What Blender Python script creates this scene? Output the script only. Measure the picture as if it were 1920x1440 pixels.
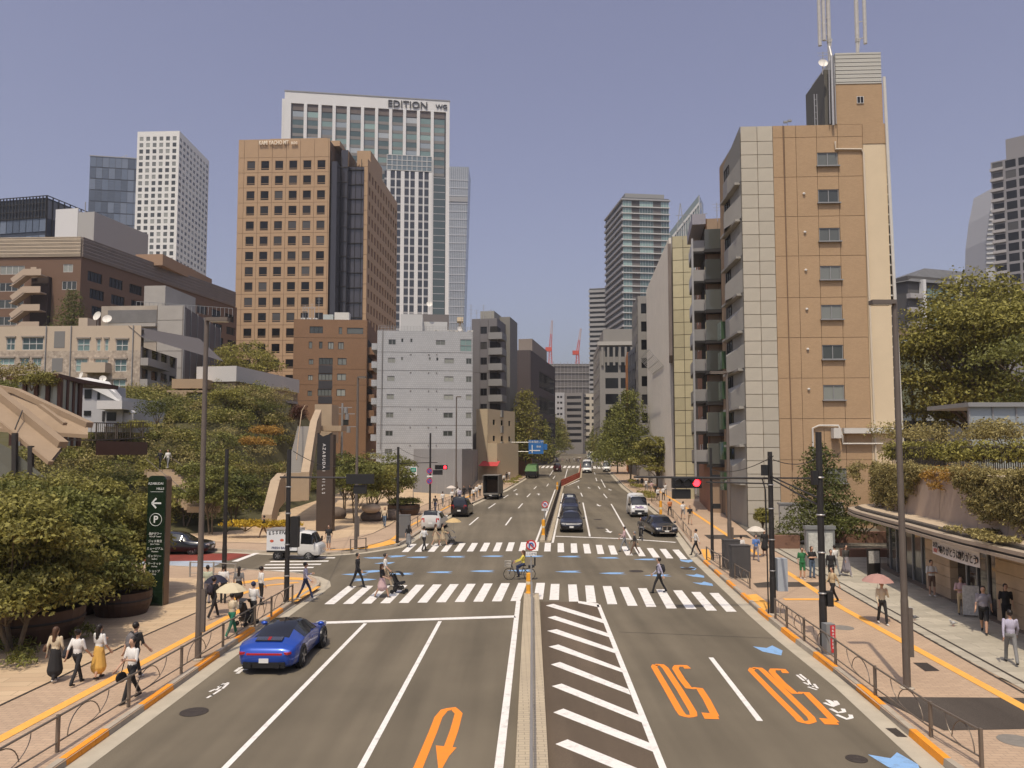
import bpy, math, random
import numpy as np
from mathutils import Vector, Matrix

R = math.radians
random.seed(7)
RNG = np.random.default_rng(11)
for _o in list(bpy.data.objects):
    bpy.data.objects.remove(_o)
SC = bpy.context.scene
COL = SC.collection

# ------------------------------------------------------------------ camera, sky, sun, exposure
CAM_H = 7.0
FPX = 1440.0
LENS_SHIFT = 32.0                 # photo pixels; the phone has straightened the uprights a little
PITCH = math.atan(94.0 / FPX)
cam_d = bpy.data.cameras.new('camera')
cam_d.sensor_width = 36.0
cam_d.lens = 27.0
cam_d.shift_y = LENS_SHIFT / 1920.0
cam_d.clip_start = 0.2
cam_d.clip_end = 6000.0
cam = bpy.data.objects.new('camera', cam_d)
cam.location = (0, 0, CAM_H)
cam.rotation_euler = (math.pi / 2 + PITCH, 0, 0)
COL.objects.link(cam)
SC.camera = cam

SUN_EL = R(64.0)
SUN_V = Vector((-0.245 * math.cos(SUN_EL), -0.97 * math.cos(SUN_EL), math.sin(SUN_EL))).normalized()
world = bpy.data.worlds.new('World')
SC.world = world
world.use_nodes = True
wn = world.node_tree
wn.nodes.clear()
sky = wn.nodes.new('ShaderNodeTexSky')
sky.sky_type = 'NISHITA'
sky.sun_disc = False
sky.sun_elevation = SUN_EL
sky.sun_rotation = R(192)
sky.altitude = 20
sky.air_density = 1.1
sky.dust_density = 3.6
sky.ozone_density = 4.0
hsv = wn.nodes.new('ShaderNodeHueSaturation')
hsv.inputs['Hue'].default_value = 0.532
hsv.inputs['Saturation'].default_value = 0.68
bg = wn.nodes.new('ShaderNodeBackground')
bg.inputs['Strength'].default_value = 0.106
wo = wn.nodes.new('ShaderNodeOutputWorld')
wn.links.new(sky.outputs[0], hsv.inputs['Color'])
wn.links.new(hsv.outputs[0], bg.inputs[0])
wn.links.new(bg.outputs[0], wo.inputs[0])
sun_d = bpy.data.lights.new('sun', 'SUN')
sun_d.energy = 2.65
sun_d.angle = R(0.55)
sun_d.color = (1.0, 0.87, 0.70)
sun = bpy.data.objects.new('sun', sun_d)
sun.rotation_euler = SUN_V.to_track_quat('Z', 'Y').to_euler()
sun.location = (0, -20, 60)
COL.objects.link(sun)
SC.view_settings.view_transform = 'Standard'
SC.view_settings.look = 'None'
SC.view_settings.exposure = 0.3
SC.view_settings.gamma = 1.0
SC.cycles.max_bounces = 6
SC.cycles.diffuse_bounces = 3
SC.cycles.glossy_bounces = 2
SC.cycles.transmission_bounces = 3
SC.cycles.transparent_max_bounces = 6
SC.cycles.caustics_reflective = False
SC.cycles.caustics_refractive = False

# ------------------------------------------------------------------ layout helpers
SLOPE = 0.0176
def gz(y):
    """height of the street surface: level by the bridge, then climbing gently"""
    y = min(y, 620.0)
    if y <= 40: return 0.0
    if y < 60: return SLOPE * (y - 40) ** 2 / 40.0
    return SLOPE * (y - 50)
CP, SP = math.cos(PITCH), math.sin(PITCH)
def ray(px, py):
    u = (px - 960.0) / FPX
    v = (720.0 + LENS_SHIFT - py) / FPX
    return u, CP - v * SP, SP + v * CP
def at(px, py, Y):
    """point of the view ray through a photo pixel at forward distance Y"""
    dx, dy, dz = ray(px, py)
    t = Y / dy
    return Vector((dx * t, Y, CAM_H + dz * t))
def G(px, py, h=0.0):
    """street-surface point (raised by h) seen at a photo pixel"""
    dx, dy, dz = ray(px, py)
    lo, hi = 1.0, 900.0
    for _ in range(50):
        m = (lo + hi) / 2
        if CAM_H + dz * m > gz(dy * m) + h: lo = m
        else: hi = m
    return Vector((dx * lo, dy * lo, gz(dy * lo) + h))
def ZT(px, py, Y):
    return at(px, py, Y).z

# ------------------------------------------------------------------ materials
MATS = {}
def mat(name, col, rough=0.75, metal=0.0, var=0.0, vscale=1.5, bump=0.0, bscale=40.0, spec=0.4, emit=None, island=0.0, orand=0.0, coat=0.0, trans=0.0):
    if name in MATS: return MATS[name]
    m = bpy.data.materials.new(name)
    m.use_nodes = True
    nt = m.node_tree
    b = nt.nodes['Principled BSDF']
    b.inputs['Base Color'].default_value = (*col, 1)
    b.inputs['Roughness'].default_value = rough
    b.inputs['Metallic'].default_value = metal
    b.inputs['Specular IOR Level'].default_value = spec
    if coat:
        b.inputs['Coat Weight'].default_value = coat
        b.inputs['Coat Roughness'].default_value = 0.04
    if emit:
        b.inputs['Emission Color'].default_value = (*emit[:3], 1)
        b.inputs['Emission Strength'].default_value = emit[3]
    src = None
    def mult(fac_socket, lo, hi, prev):
        mr = nt.nodes.new('ShaderNodeMapRange')
        mr.inputs['To Min'].default_value = lo
        mr.inputs['To Max'].default_value = hi
        nt.links.new(fac_socket, mr.inputs['Value'])
        mx = nt.nodes.new('ShaderNodeMix')
        mx.data_type = 'RGBA'; mx.blend_type = 'MULTIPLY'
        mx.inputs['Factor'].default_value = 1.0
        if prev is None: mx.inputs['A'].default_value = (*col, 1)
        else: nt.links.new(prev, mx.inputs['A'])
        nt.links.new(mr.outputs[0], mx.inputs['B'])
        return mx.outputs['Result']
    tc = None
    if var or bump:
        tc = nt.nodes.new('ShaderNodeTexCoord')
    if var:
        n = nt.nodes.new('ShaderNodeTexNoise')
        n.inputs['Scale'].default_value = vscale
        n.inputs['Detail'].default_value = 6
        n.inputs['Roughness'].default_value = 0.65
        nt.links.new(tc.outputs['Object'], n.inputs['Vector'])
        src = mult(n.outputs['Fac'], 1 - 1.8 * var, 1 + 1.8 * var, src)
    if island:
        g = nt.nodes.new('ShaderNodeNewGeometry')
        src = mult(g.outputs['Random Per Island'], 1 - island, 1 + island, src)
    if orand:
        oi = nt.nodes.new('ShaderNodeObjectInfo')
        src = mult(oi.outputs['Random'], 1 - orand, 1 + orand, src)
    if src is not None:
        nt.links.new(src, b.inputs['Base Color'])
    if bump:
        n2 = nt.nodes.new('ShaderNodeTexNoise')
        n2.inputs['Scale'].default_value = bscale
        n2.inputs['Detail'].default_value = 3
        nt.links.new(tc.outputs['Object'], n2.inputs['Vector'])
        bp = nt.nodes.new('ShaderNodeBump')
        bp.inputs['Strength'].default_value = bump
        bp.inputs['Distance'].default_value = 0.02
        nt.links.new(n2.outputs['Fac'], bp.inputs['Height'])
        nt.links.new(bp.outputs[0], b.inputs['Normal'])
    if trans:
        tl = nt.nodes.new('ShaderNodeBsdfTranslucent')
        if src is not None: nt.links.new(src, tl.inputs['Color'])
        else: tl.inputs['Color'].default_value = (*col, 1)
        ms = nt.nodes.new('ShaderNodeMixShader')
        ms.inputs[0].default_value = trans
        out = nt.nodes['Material Output']
        nt.links.new(b.outputs[0], ms.inputs[1]); nt.links.new(tl.outputs[0], ms.inputs[2])
        nt.links.new(ms.outputs[0], out.inputs[0])
    MATS[name] = m
    return m

def brick_mat(name, c1, c2, cm, scale, bw=0.5, rh=0.25, mortar=0.02, rough=0.85, rot=0.0, bump=0.3, bias=0.0, var=0.12, offset=0.5):
    """small paving or facade tiles, too small to build one by one"""
    if name in MATS: return MATS[name]
    m = mat(name, c1, rough)
    nt = m.node_tree
    b = nt.nodes['Principled BSDF']
    tc = nt.nodes.new('ShaderNodeTexCoord')
    mp = nt.nodes.new('ShaderNodeMapping')
    mp.inputs['Rotation'].default_value = rot if isinstance(rot, tuple) else (0, 0, rot)
    nt.links.new(tc.outputs['Object'], mp.inputs['Vector'])
    br = nt.nodes.new('ShaderNodeTexBrick')
    br.offset = offset
    br.inputs['Color1'].default_value = (*c1, 1)
    br.inputs['Color2'].default_value = (*c2, 1)
    br.inputs['Mortar'].default_value = (*cm, 1)
    br.inputs['Scale'].default_value = scale
    br.inputs['Mortar Size'].default_value = mortar
    br.inputs['Brick Width'].default_value = bw
    br.inputs['Row Height'].default_value = rh
    br.inputs['Bias'].default_value = bias
    nt.links.new(mp.outputs[0], br.inputs['Vector'])
    n = nt.nodes.new('ShaderNodeTexNoise')
    n.inputs['Scale'].default_value = 0.35
    n.inputs['Detail'].default_value = 7
    nt.links.new(tc.outputs['Object'], n.inputs['Vector'])
    mr = nt.nodes.new('ShaderNodeMapRange')
    mr.inputs['To Min'].default_value = 1 - 2 * var
    mr.inputs['To Max'].default_value = 1 + 2 * var
    nt.links.new(n.outputs['Fac'], mr.inputs['Value'])
    mx = nt.nodes.new('ShaderNodeMix')
    mx.data_type = 'RGBA'; mx.blend_type = 'MULTIPLY'; mx.inputs['Factor'].default_value = 1
    nt.links.new(br.outputs['Color'], mx.inputs['A'])
    nt.links.new(mr.outputs[0], mx.inputs['B'])
    nt.links.new(mx.outputs['Result'], b.inputs['Base Color'])
    bp = nt.nodes.new('ShaderNodeBump')
    bp.inputs['Strength'].default_value = bump
    bp.inputs['Distance'].default_value = 0.01
    bp.invert = True
    nt.links.new(br.outputs['Fac'], bp.inputs['Height'])
    nt.links.new(bp.outputs[0], b.inputs['Normal'])
    return m

def glass_mat(name, dark, light, share=0.3, rough=0.06, tint=None, spec=0.6):
    """window glass seen from outside: mostly dark room, on some panes a pale blind behind it"""
    if name in MATS: return MATS[name]
    m = mat(name, dark, rough, spec=spec)
    nt = m.node_tree
    b = nt.nodes['Principled BSDF']
    oi = nt.nodes.new('ShaderNodeObjectInfo')
    cr = nt.nodes.new('ShaderNodeValToRGB')
    cr.color_ramp.interpolation = 'LINEAR'
    e = cr.color_ramp.elements
    e[0].position = 0.0; e[0].color = (*[c * 0.6 for c in dark], 1)
    e[1].position = 1.0; e[1].color = (*light, 1)
    e2 = e.new(max(0.05, 1 - share)); e2.color = (*[c * 1.3 for c in dark], 1)
    nt.links.new(oi.outputs['Random'], cr.inputs[0])
    nt.links.new(cr.outputs[0], b.inputs['Base Color'])
    return m

# ------------------------------------------------------------------ mesh helpers
class MB:
    """collects shapes; build() links them as ONE mesh object"""
    def __init__(s):
        s.v = []; s.f = []; s.m = []; s.mi = 0
    def mat(s, i): s.mi = i; return s
    def add(s, verts, faces):
        o = len(s.v)
        s.v.extend([tuple(p) for p in verts])
        for f in faces:
            s.f.append(tuple(i + o for i in f)); s.m.append(s.mi)
        return s
    def poly(s, pts): return s.add(pts, [tuple(range(len(pts)))])
    def box(s, c, d, rz=0.0, M=None):
        x, y, z = d[0] / 2, d[1] / 2, d[2] / 2
        vs = [Vector((a * x, b * y, e * z)) for e in (-1, 1) for b in (-1, 1) for a in (-1, 1)]
        if M is not None: vs = [M @ p for p in vs]
        elif rz:
            q = Matrix.Rotation(rz, 3, 'Z'); vs = [q @ p for p in vs]
        c = Vector(c)
        return s.add([p + c for p in vs], [(0, 2, 3, 1), (4, 5, 7, 6), (0, 1, 5, 4), (2, 6, 7, 3), (1, 3, 7, 5), (0, 4, 6, 2)])
    def b2(s, x0, y0, z0, x1, y1, z1):
        return s.box(((x0 + x1) / 2, (y0 + y1) / 2, (z0 + z1) / 2), (abs(x1 - x0), abs(y1 - y0), abs(z1 - z0)))
    def bar(s, p, q, w, h=None):
        """square bar from p to q"""
        p, q = Vector(p), Vector(q)
        h = h or w
        d = q - p
        if d.length < 1e-6: return s
        M = d.to_track_quat('X', 'Z').to_matrix()
        return s.box((p + q) / 2, (d.length, w, h), M=M)
    def tube(s, pts, r, n=8, cap=True):
        """round tube along points; r a number or one radius per point"""
        pts = [Vector(p) for p in pts]
        k = len(pts)
        rs = r if isinstance(r, (list, tuple)) else [r] * k
        vs = []; fs = []
        prev = None
        for i, p in enumerate(pts):
            d = (pts[min(i + 1, k - 1)] - pts[max(i - 1, 0)])
            if d.length < 1e-9: d = Vector((0, 0, 1))
            d.normalize()
            ref = prev if prev is not None else (Vector((1, 0, 0)) if abs(d.x) < 0.9 else Vector((0, 1, 0)))
            a = ref - d * ref.dot(d)
            if a.length < 1e-5: a = d.orthogonal()
            a.normalize(); prev = a
            bb = d.cross(a)
            for j in range(n):
                t = 2 * math.pi * j / n
                vs.append(p + (a * math.cos(t) + bb * math.sin(t)) * rs[i])
        for i in range(k - 1):
            for j in range(n):
                j2 = (j + 1) % n
                fs.append((i * n + j, i * n + j2, (i + 1) * n + j2, (i + 1) * n + j))
        if cap:
            fs.append(tuple(range(n - 1, -1, -1)))
            fs.append(tuple((k - 1) * n + j for j in range(n)))
        return s.add(vs, fs)
    def cyl(s, p, q, r, r2=None, n=12): return s.tube([p, q], [r, r if r2 is None else r2], n)
    def sph(s, c, r, nu=10, nv=6, M=None):
        if not isinstance(r, (tuple, list)): r = (r, r, r)
        c = Vector(c)
        vs = []; fs = []
        for i in range(nv + 1):
            ph = math.pi * i / nv
            for j in range(nu):
                t = 2 * math.pi * j / nu
                p = Vector((r[0] * math.sin(ph) * math.cos(t), r[1] * math.sin(ph) * math.sin(t), r[2] * math.cos(ph)))
                if M is not None: p = M @ p
                vs.append(p + c)
        for i in range(nv):
            for j in range(nu):
                j2 = (j + 1) % nu
                fs.append((i * nu + j, (i + 1) * nu + j, (i + 1) * nu + j2, i * nu + j2))
        return s.add(vs, fs)
    def lathe(s, prof, c=(0, 0, 0), n=16):
        c = Vector(c); vs = []; fs = []
        for (r, z) in prof:
            for j in range(n):
                t = 2 * math.pi * j / n
                vs.append(c + Vector((r * math.cos(t), r * math.sin(t), z)))
        for i in range(len(prof) - 1):
            for j in range(n):
                j2 = (j + 1) % n
                fs.append((i * n + j, i * n + j2, (i + 1) * n + j2, (i + 1) * n + j))
        return s.add(vs, fs)
    def prism(s, pts, z0, z1):
        """closed outline (x,y) raised from z0 to z1"""
        n = len(pts)
        a = sum(pts[i][0] * pts[(i + 1) % n][1] - pts[(i + 1) % n][0] * pts[i][1] for i in range(n))
        if a < 0: pts = list(reversed(pts))
        vs = [(p[0], p[1], z0) for p in pts] + [(p[0], p[1], z1) for p in pts]
        fs = [tuple(range(n - 1, -1, -1)), tuple(range(n, 2 * n))]
        for i in range(n):
            j = (i + 1) % n
            fs.append((i, j, n + j, n + i))
        return s.add(vs, fs)
    def mesh(s, name, mats=None, smooth=False):
        me = bpy.data.meshes.new(name)
        me.from_pydata(s.v, [], s.f)
        for m in (mats if isinstance(mats, (list, tuple)) else [mats]):
            if m: me.materials.append(m)
        if len(set(s.m)) > 1 or (s.m and s.m[0] != 0): me.polygons.foreach_set('material_index', s.m)
        if smooth: me.polygons.foreach_set('use_smooth', [True] * len(s.f))
        me.update()
        return me
    def build(s, name, mats, parent=None, loc=None, rz=0.0, smooth=False):
        return link(name, s.mesh(name, mats, smooth), parent, loc, rz)

def link(name, data, parent=None, loc=None, rz=0.0):
    o = bpy.data.objects.new(name, data)
    COL.objects.link(o)
    if parent is not None: o.parent = parent
    if loc is not None: o.location = loc
    if rz: o.rotation_euler = (0, 0, rz)
    return o
def tag(o, label, cat, group=None):
    o['label'] = label; o['category'] = cat
    if group: o['group'] = group
    return o
def thing(name, label, cat, loc=(0, 0, 0), rz=0.0, group=None):
    o = link(name, None, None, loc, rz)
    o.empty_display_size = 0.2
    return tag(o, label, cat, group)
def struct(o):
    o['kind'] = 'structure'; return o
def stuff(o, label=None, cat=None):
    o['kind'] = 'stuff'
    if label: o['label'] = label; o['category'] = cat
    return o
def copy_tree(o, parent=None):
    c = o.copy(); COL.objects.link(c)
    if parent is not None: c.parent = parent
    for ch in list(o.children): copy_tree(ch, c)
    return c
_TXT = {}
def text(s, size, material, parent, loc, rot=(R(90), 0, 0), name='lettering', ext=0.004, align='CENTER', sx=1.0, bold=0.0, spacing=1.0):
    key = (s, size, material.name, ext, align, bold, spacing)
    if key not in _TXT:
        c = bpy.data.curves.new(name, 'FONT')
        c.body = s; c.size = size; c.align_x = align; c.align_y = 'CENTER'; c.extrude = ext; c.resolution_u = 3
        c.offset = bold; c.space_character = spacing
        t = bpy.data.objects.new(name, c)
        me = t.to_mesh().copy()
        t.to_mesh_clear(); bpy.data.objects.remove(t)
        me.materials.clear(); me.materials.append(material)
        _TXT[key] = me
    o = link(name, _TXT[key], parent, loc)
    o.rotation_euler = rot
    o.scale = (sx, 1, 1)
    o['kind'] = 'stuff'
    return o
def ribbon(pts, w):
    """outline of a stroke of width w along ground points"""
    L = []; Rr = []
    k = len(pts)
    for i, p in enumerate(pts):
        d = (pts[min(i + 1, k - 1)] - pts[max(i - 1, 0)]); d.z = 0; d.normalize()
        n = Vector((-d.y, d.x, 0))
        L.append(p + n * w / 2); Rr.append(p - n * w / 2)
    return L, Rr
# ------------------------------------------------------------------ ground, road, pavements
def asphalt(name, col, patch=0.26):
    m = mat(name, col, 0.88, spec=0.25)
    nt = m.node_tree; b = nt.nodes['Principled BSDF']
    tc = nt.nodes.new('ShaderNodeTexCoord')
    def noise(sc, det, rough=0.6, vec=None):
        n = nt.nodes.new('ShaderNodeTexNoise'); n.inputs['Scale'].default_value = sc; n.inputs['Detail'].default_value = det
        n.inputs['Roughness'].default_value = rough
        nt.links.new(vec or tc.outputs['Object'], n.inputs['Vector']); return n.outputs['Fac']
    mp = nt.nodes.new('ShaderNodeMapping'); mp.inputs['Scale'].default_value = (0.9, 0.05, 1)   # tyre-worn bands run along the lanes
    nt.links.new(tc.outputs['Object'], mp.inputs['Vector'])
    prev = None
    for fac, lo, hi in ((noise(0.10, 6), 1 - patch, 1 + patch), (noise(1.0, 3, 0.5, mp.outputs[0]), 0.74, 1.24), (noise(55, 2, 0.8), 0.55, 1.45)):
        mr = nt.nodes.new('ShaderNodeMapRange'); mr.inputs['From Min'].default_value = 0.25; mr.inputs['From Max'].default_value = 0.75
        mr.inputs['To Min'].default_value = lo; mr.inputs['To Max'].default_value = hi
        nt.links.new(fac, mr.inputs['Value'])
        mx = nt.nodes.new('ShaderNodeMix'); mx.data_type = 'RGBA'; mx.blend_type = 'MULTIPLY'; mx.inputs['Factor'].default_value = 1
        if prev is None: mx.inputs['A'].default_value = (*col, 1)
        else: nt.links.new(prev, mx.inputs['A'])
        nt.links.new(mr.outputs[0], mx.inputs['B']); prev = mx.outputs['Result']
    nt.links.new(prev, b.inputs['Base Color'])
    bp = nt.nodes.new('ShaderNodeBump'); bp.inputs['Strength'].default_value = 0.25; bp.inputs['Distance'].default_value = 0.008
    nt.links.new(noise(90, 2), bp.inputs['Height']); nt.links.new(bp.outputs[0], b.inputs['Normal'])
    return m
M_ASPH = asphalt('asphalt', (0.149, 0.126, 0.090))
M_BROWN = asphalt('brown_surfacing', (0.116, 0.088, 0.062), 0.2)
M_RED = asphalt('red_surfacing', (0.22, 0.05, 0.035), 0.1)
M_PALEBLUE = asphalt('pale_blue_surfacing', (0.33, 0.37, 0.42), 0.1)
M_PATCH = asphalt('dark_patch', (0.070, 0.058, 0.048), 0.1)
def paint(name, col, wear=0.25):
    m = mat(name, col, 0.6, spec=0.3)
    nt = m.node_tree; b = nt.nodes['Principled BSDF']
    tc = nt.nodes.new('ShaderNodeTexCoord')
    n = nt.nodes.new('ShaderNodeTexNoise'); n.inputs['Scale'].default_value = 3.5; n.inputs['Detail'].default_value = 9; n.inputs['Roughness'].default_value = 0.75
    nt.links.new(tc.outputs['Object'], n.inputs['Vector'])
    mr = nt.nodes.new('ShaderNodeMapRange'); mr.inputs['From Min'].default_value = 0.50; mr.inputs['From Max'].default_value = 0.72
    mr.inputs['To Max'].default_value = wear * 1.6
    nt.links.new(n.outputs['Fac'], mr.inputs['Value'])
    mx = nt.nodes.new('ShaderNodeMix'); mx.data_type = 'RGBA'
    mx.inputs['A'].default_value = (*col, 1); mx.inputs['B'].default_value = (0.13, 0.11, 0.09, 1)
    nt.links.new(mr.outputs[0], mx.inputs['Factor']); nt.links.new(mx.outputs['Result'], b.inputs['Base Color'])
    return m
P_WHITE = paint('white_road_paint', (0.78, 0.75, 0.70), 0.3)
P_ORANGE = paint('orange_road_paint', (0.86, 0.26, 0.03), 0.12)
P_KERB = paint('orange_kerb_paint', (0.88, 0.33, 0.03), 0.25)
P_BLUE = paint('blue_road_paint', (0.24, 0.42, 0.68), 0.35)
M_CONC = mat('kerb_concrete', (0.40, 0.345, 0.27), 0.9, var=0.12, vscale=2.0, bump=0.2, bscale=60, orand=0.08)
M_GUTTER = mat('gutter_concrete', (0.44, 0.39, 0.30), 0.9, var=0.16, vscale=1.2, bump=0.15, bscale=60)
M_PINK = brick_mat('pinkish_pavers', (0.47, 0.34, 0.23), (0.42, 0.30, 0.205), (0.29, 0.22, 0.16), 1.0, 0.30, 0.15, 0.008, rot=R(2), var=0.10)
M_TAN = brick_mat('tan_plaza_pavers', (0.56, 0.42, 0.27), (0.49, 0.355, 0.225), (0.33, 0.25, 0.16), 1.0, 1.8, 0.45, 0.012, rot=R(-6), var=0.12)
M_TACT = mat('yellow_tactile_paving', (0.80, 0.40, 0.08), 0.8, var=0.12, vscale=3, bump=0.5, bscale=22)
M_DARKMETAL = mat('dark_iron', (0.075, 0.062, 0.052), 0.6, metal=0.5, var=0.2, vscale=8, bump=0.5, bscale=30)

def sheet(name, rows, material, parent=None):
    mb = MB()
    n = len(rows[0])
    mb.v = [tuple(p) for r in rows for p in r]
    for i in range(len(rows) - 1):
        for j in range(n - 1):
            mb.f.append((i * n + j, i * n + j + 1, (i + 1) * n + j + 1, (i + 1) * n + j)); mb.m.append(0)
    return mb.build(name, material, parent)
ys = [-60, -10, 0, 10, 20, 30, 40, 44, 48, 52, 56, 60, 70, 100, 150, 200, 300, 400, 500, 620]
ground = struct(sheet('ground', [[(x, y, gz(y) - 0.03) for x in (-2600, -90, 140, 2600)] for y in ys + [4000]], mat('dull_ground', (0.16, 0.14, 0.115), 0.95, var=0.15, vscale=0.05)))
road = struct(sheet('road', [[(x, y, gz(y)) for x in (-90, -20, 20, 140)] for y in ys], M_ASPH))
NR = 0.0264
def RT(s, t, h=0.0): return Vector((t + NR * s, s, gz(s) + h))

def resample(pts, step):
    out = [pts[0].copy()]
    for a, b in zip(pts[:-1], pts[1:]):
        d = (b - a).length; k = max(1, int(round(d / step)))
        for i in range(1, k + 1): out.append(a.lerp(b, i / k))
    return out
def flat(name, pts, material, h, parent=None):
    """sheet with the given outline lying h above the street"""
    return MB().poly([(p[0], p[1], gz(p[1]) + h) for p in pts]).build(name, material, parent)
def strip(name, A, B, h, material, parent=None, n=40):
    def even(P):
        L = [0]
        for a, b in zip(P[:-1], P[1:]): L.append(L[-1] + (b - a).length)
        out = []
        for i in range(n + 1):
            s = L[-1] * i / n
            k = max(j for j in range(len(L)) if L[j] <= s + 1e-9); k = min(k, len(P) - 2)
            t = (s - L[k]) / max(1e-9, L[k + 1] - L[k])
            out.append(P[k].lerp(P[k + 1], t))
        return out
    a, b = even(A), even(B)
    return sheet(name, [[(p.x, p.y, gz(p.y) + h), (q.x, q.y, gz(q.y) + h)] for p, q in zip(a, b)], material, parent)

KH = 0.15
def px_path(l, h=0.0): return [G(x, y, h) for x, y in l]
K_LEFT = [RT(-8, -10.3), RT(5, -10.3), RT(15, -10.3)] + px_path([(303, 1310), (460, 1197), (545, 1138), (585, 1112), (601, 1100), (600, 1091), (585, 1084), (550, 1078), (450, 1071), (250, 1062), (-150, 1046)])
K_FARL = px_path([(-150, 1012), (150, 1022), (400, 1033), (540, 1040), (613, 1041), (680, 1036), (743, 1026), (765, 1015), (790, 997), (842, 966), (910, 934), (944, 921), (983, 898), (1017, 869), (1040, 854), (1056, 842)])
K_RIGHT = [RT(-8, 9.6), RT(8, 9.45)] + px_path([(1772, 1440), (1600, 1290), (1480, 1198), (1425, 1152), (1385, 1115), (1340, 1075), (1305, 1043), (1281, 1010), (1262, 985), (1217, 949), (1171, 914), (1151, 892), (1132, 872), (1118, 856), (1108, 844)])

# pavements are slabs one kerb-height above the road
def pavement(name, kerb, outer, material):
    return struct(strip(name, kerb, outer, KH, material, n=60))
D_LEFT = [RT(-8, -14.55), RT(10, -14.55)] + px_path([(0, 1323), (96, 1278), (271, 1192), (388, 1140), (440, 1112), (455, 1100), (440, 1092), (380, 1086), (250, 1080), (-150, 1062)], KH)
pav_left = pavement('pavement_left', K_LEFT, D_LEFT, M_PINK)
def left_outer(P): return [Vector((-60, p.y, 0)) if p.y < 34 else Vector((min(p.x, -60) , p.y, 0)) for p in P]
plaza_left = struct(flat('plaza_left', [(-60, -8), (D_LEFT[0].x, -8)] + [(p.x, p.y) for p in D_LEFT[1:]] + [(-60, D_LEFT[-1].y)], M_TAN, KH + 0.004))
D_FARL = px_path([(-150, 1000), (150, 1008), (400, 1016), (520, 1020), (600, 1019), (660, 1012), (700, 1000), (730, 985), (762, 963), (800, 945), (870, 922), (905, 908), (950, 890), (985, 868), (1010, 852), (1030, 842)], KH)
pav_farl = pavement('pavement_far_left', K_FARL, D_FARL, M_PINK)
plaza_farl = struct(sheet('plaza_far_left', [[(p.x, p.y, gz(p.y) + KH), (p.x * 0.5 - 30, max(p.y, 60) + 20, gz(p.y + 20) + KH), (-95, max(p.y, 60) + 60, gz(p.y + 60) + KH)] for p in resample(D_FARL, 4)], M_TAN))
D_RIGHT = [RT(-8, 14.3), RT(8, 14.2)] + px_path([(1920, 1300), (1700, 1175), (1500, 1060), (1430, 1020), (1390, 988), (1345, 955), (1300, 925), (1260, 903), (1225, 890), (1195, 876), (1160, 858), (1130, 842)], KH)
pav_right = pavement('pavement_right', K_RIGHT, D_RIGHT, M_PINK)
M_GREYSLAB = mat('grey_stone_slab', (0.43, 0.39, 0.31), 0.85, var=0.22, vscale=0.8, bump=0.15, bscale=30, orand=0.12)
M_JOINT = mat('paving_joint', (0.14, 0.125, 0.10), 0.95)
plaza_right = struct(sheet('plaza_right', [[(p.x, p.y, gz(p.y) + KH - 0.012), (p.x + 60, p.y + 10, gz(p.y + 10) + KH - 0.012)] for p in resample(D_RIGHT, 4)], M_JOINT))
# grey slabs of the right-hand plaza, one by one where they can be told apart
def slab_mesh(w, d):
    mb = MB(); c = 0.012
    mb.add([(0, 0, -.05), (w, 0, -.05), (w, d, -.05), (0, d, -.05), (0, 0, 0.004), (w, 0, 0.004), (w, d, 0.004), (0, d, 0.004), (c, c, .012), (w - c, c, .012), (w - c, d - c, .012), (c, d - c, .012)],
           [(0, 1, 5, 4), (1, 2, 6, 5), (2, 3, 7, 6), (3, 0, 4, 7), (4, 5, 9, 8), (5, 6, 10, 9), (6, 7, 11, 10), (7, 4, 8, 11), (8, 9, 10, 11)])
    return mb.mesh('paving_slab', M_GREYSLAB)
SLAB = slab_mesh(1.18, 0.58)
def xin(P, y):
    for a, b in zip(P[:-1], P[1:]):
        if a.y <= y <= b.y: return a.x + (b.x - a.x) * (y - a.y) / max(1e-6, b.y - a.y)
    return P[-1].x
far_slabs = MB(); nslab = 0
for r in range(0, 62):
    y = 19.0 + r * 0.6
    x0 = xin(D_RIGHT, y) + 0.12
    for k in range(0, 11):
        x = x0 + k * 1.2 + (0.6 if r % 2 else 0)
        if r % 2 and k == 0: far_slabs.b2(x0, y, gz(y) + KH - 0.05, x0 + .58, y + 0.58, gz(y) + KH)
        if x > x0 + 9.5 + (y > 48) * 3: continue
        if y < 48 and nslab < 300 and x < 0.705 * y + 1.5 and x < x0 + 7:
            o = link('paving_slab', SLAB, plaza_right, (x, y, gz(y) + KH - 0.012)); nslab += 1
        else:
            far_slabs.b2(x, y, gz(y) + KH - 0.05, x + 1.18, y + 0.58, gz(y) + KH)
stuff(far_slabs.build('paving_slabs_beyond', M_GREYSLAB, plaza_right))
# slot drains along the pavement edges
for P, nm, par, off in ((D_LEFT, 'slot_drain', plaza_left, 0.0), (D_RIGHT, 'slot_drain', plaza_right, 0.0), (D_RIGHT, 'slot_drain', plaza_right, 0.55), (D_FARL, 'slot_drain', plaza_farl, 0.0)):
    Q = [Vector((p.x + off, p.y, 0)) for p in P][0:-3]
    L, Rr = ribbon(resample(Q, 1.5), 0.09)
    mb = MB()
    for i in range(len(L) - 1):
        mb.poly([(q.x, q.y, gz(q.y) + KH + 0.010) for q in (L[i], L[i + 1], Rr[i + 1], Rr[i])])
    mb.build(nm, M_DARKMETAL, par)

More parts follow.
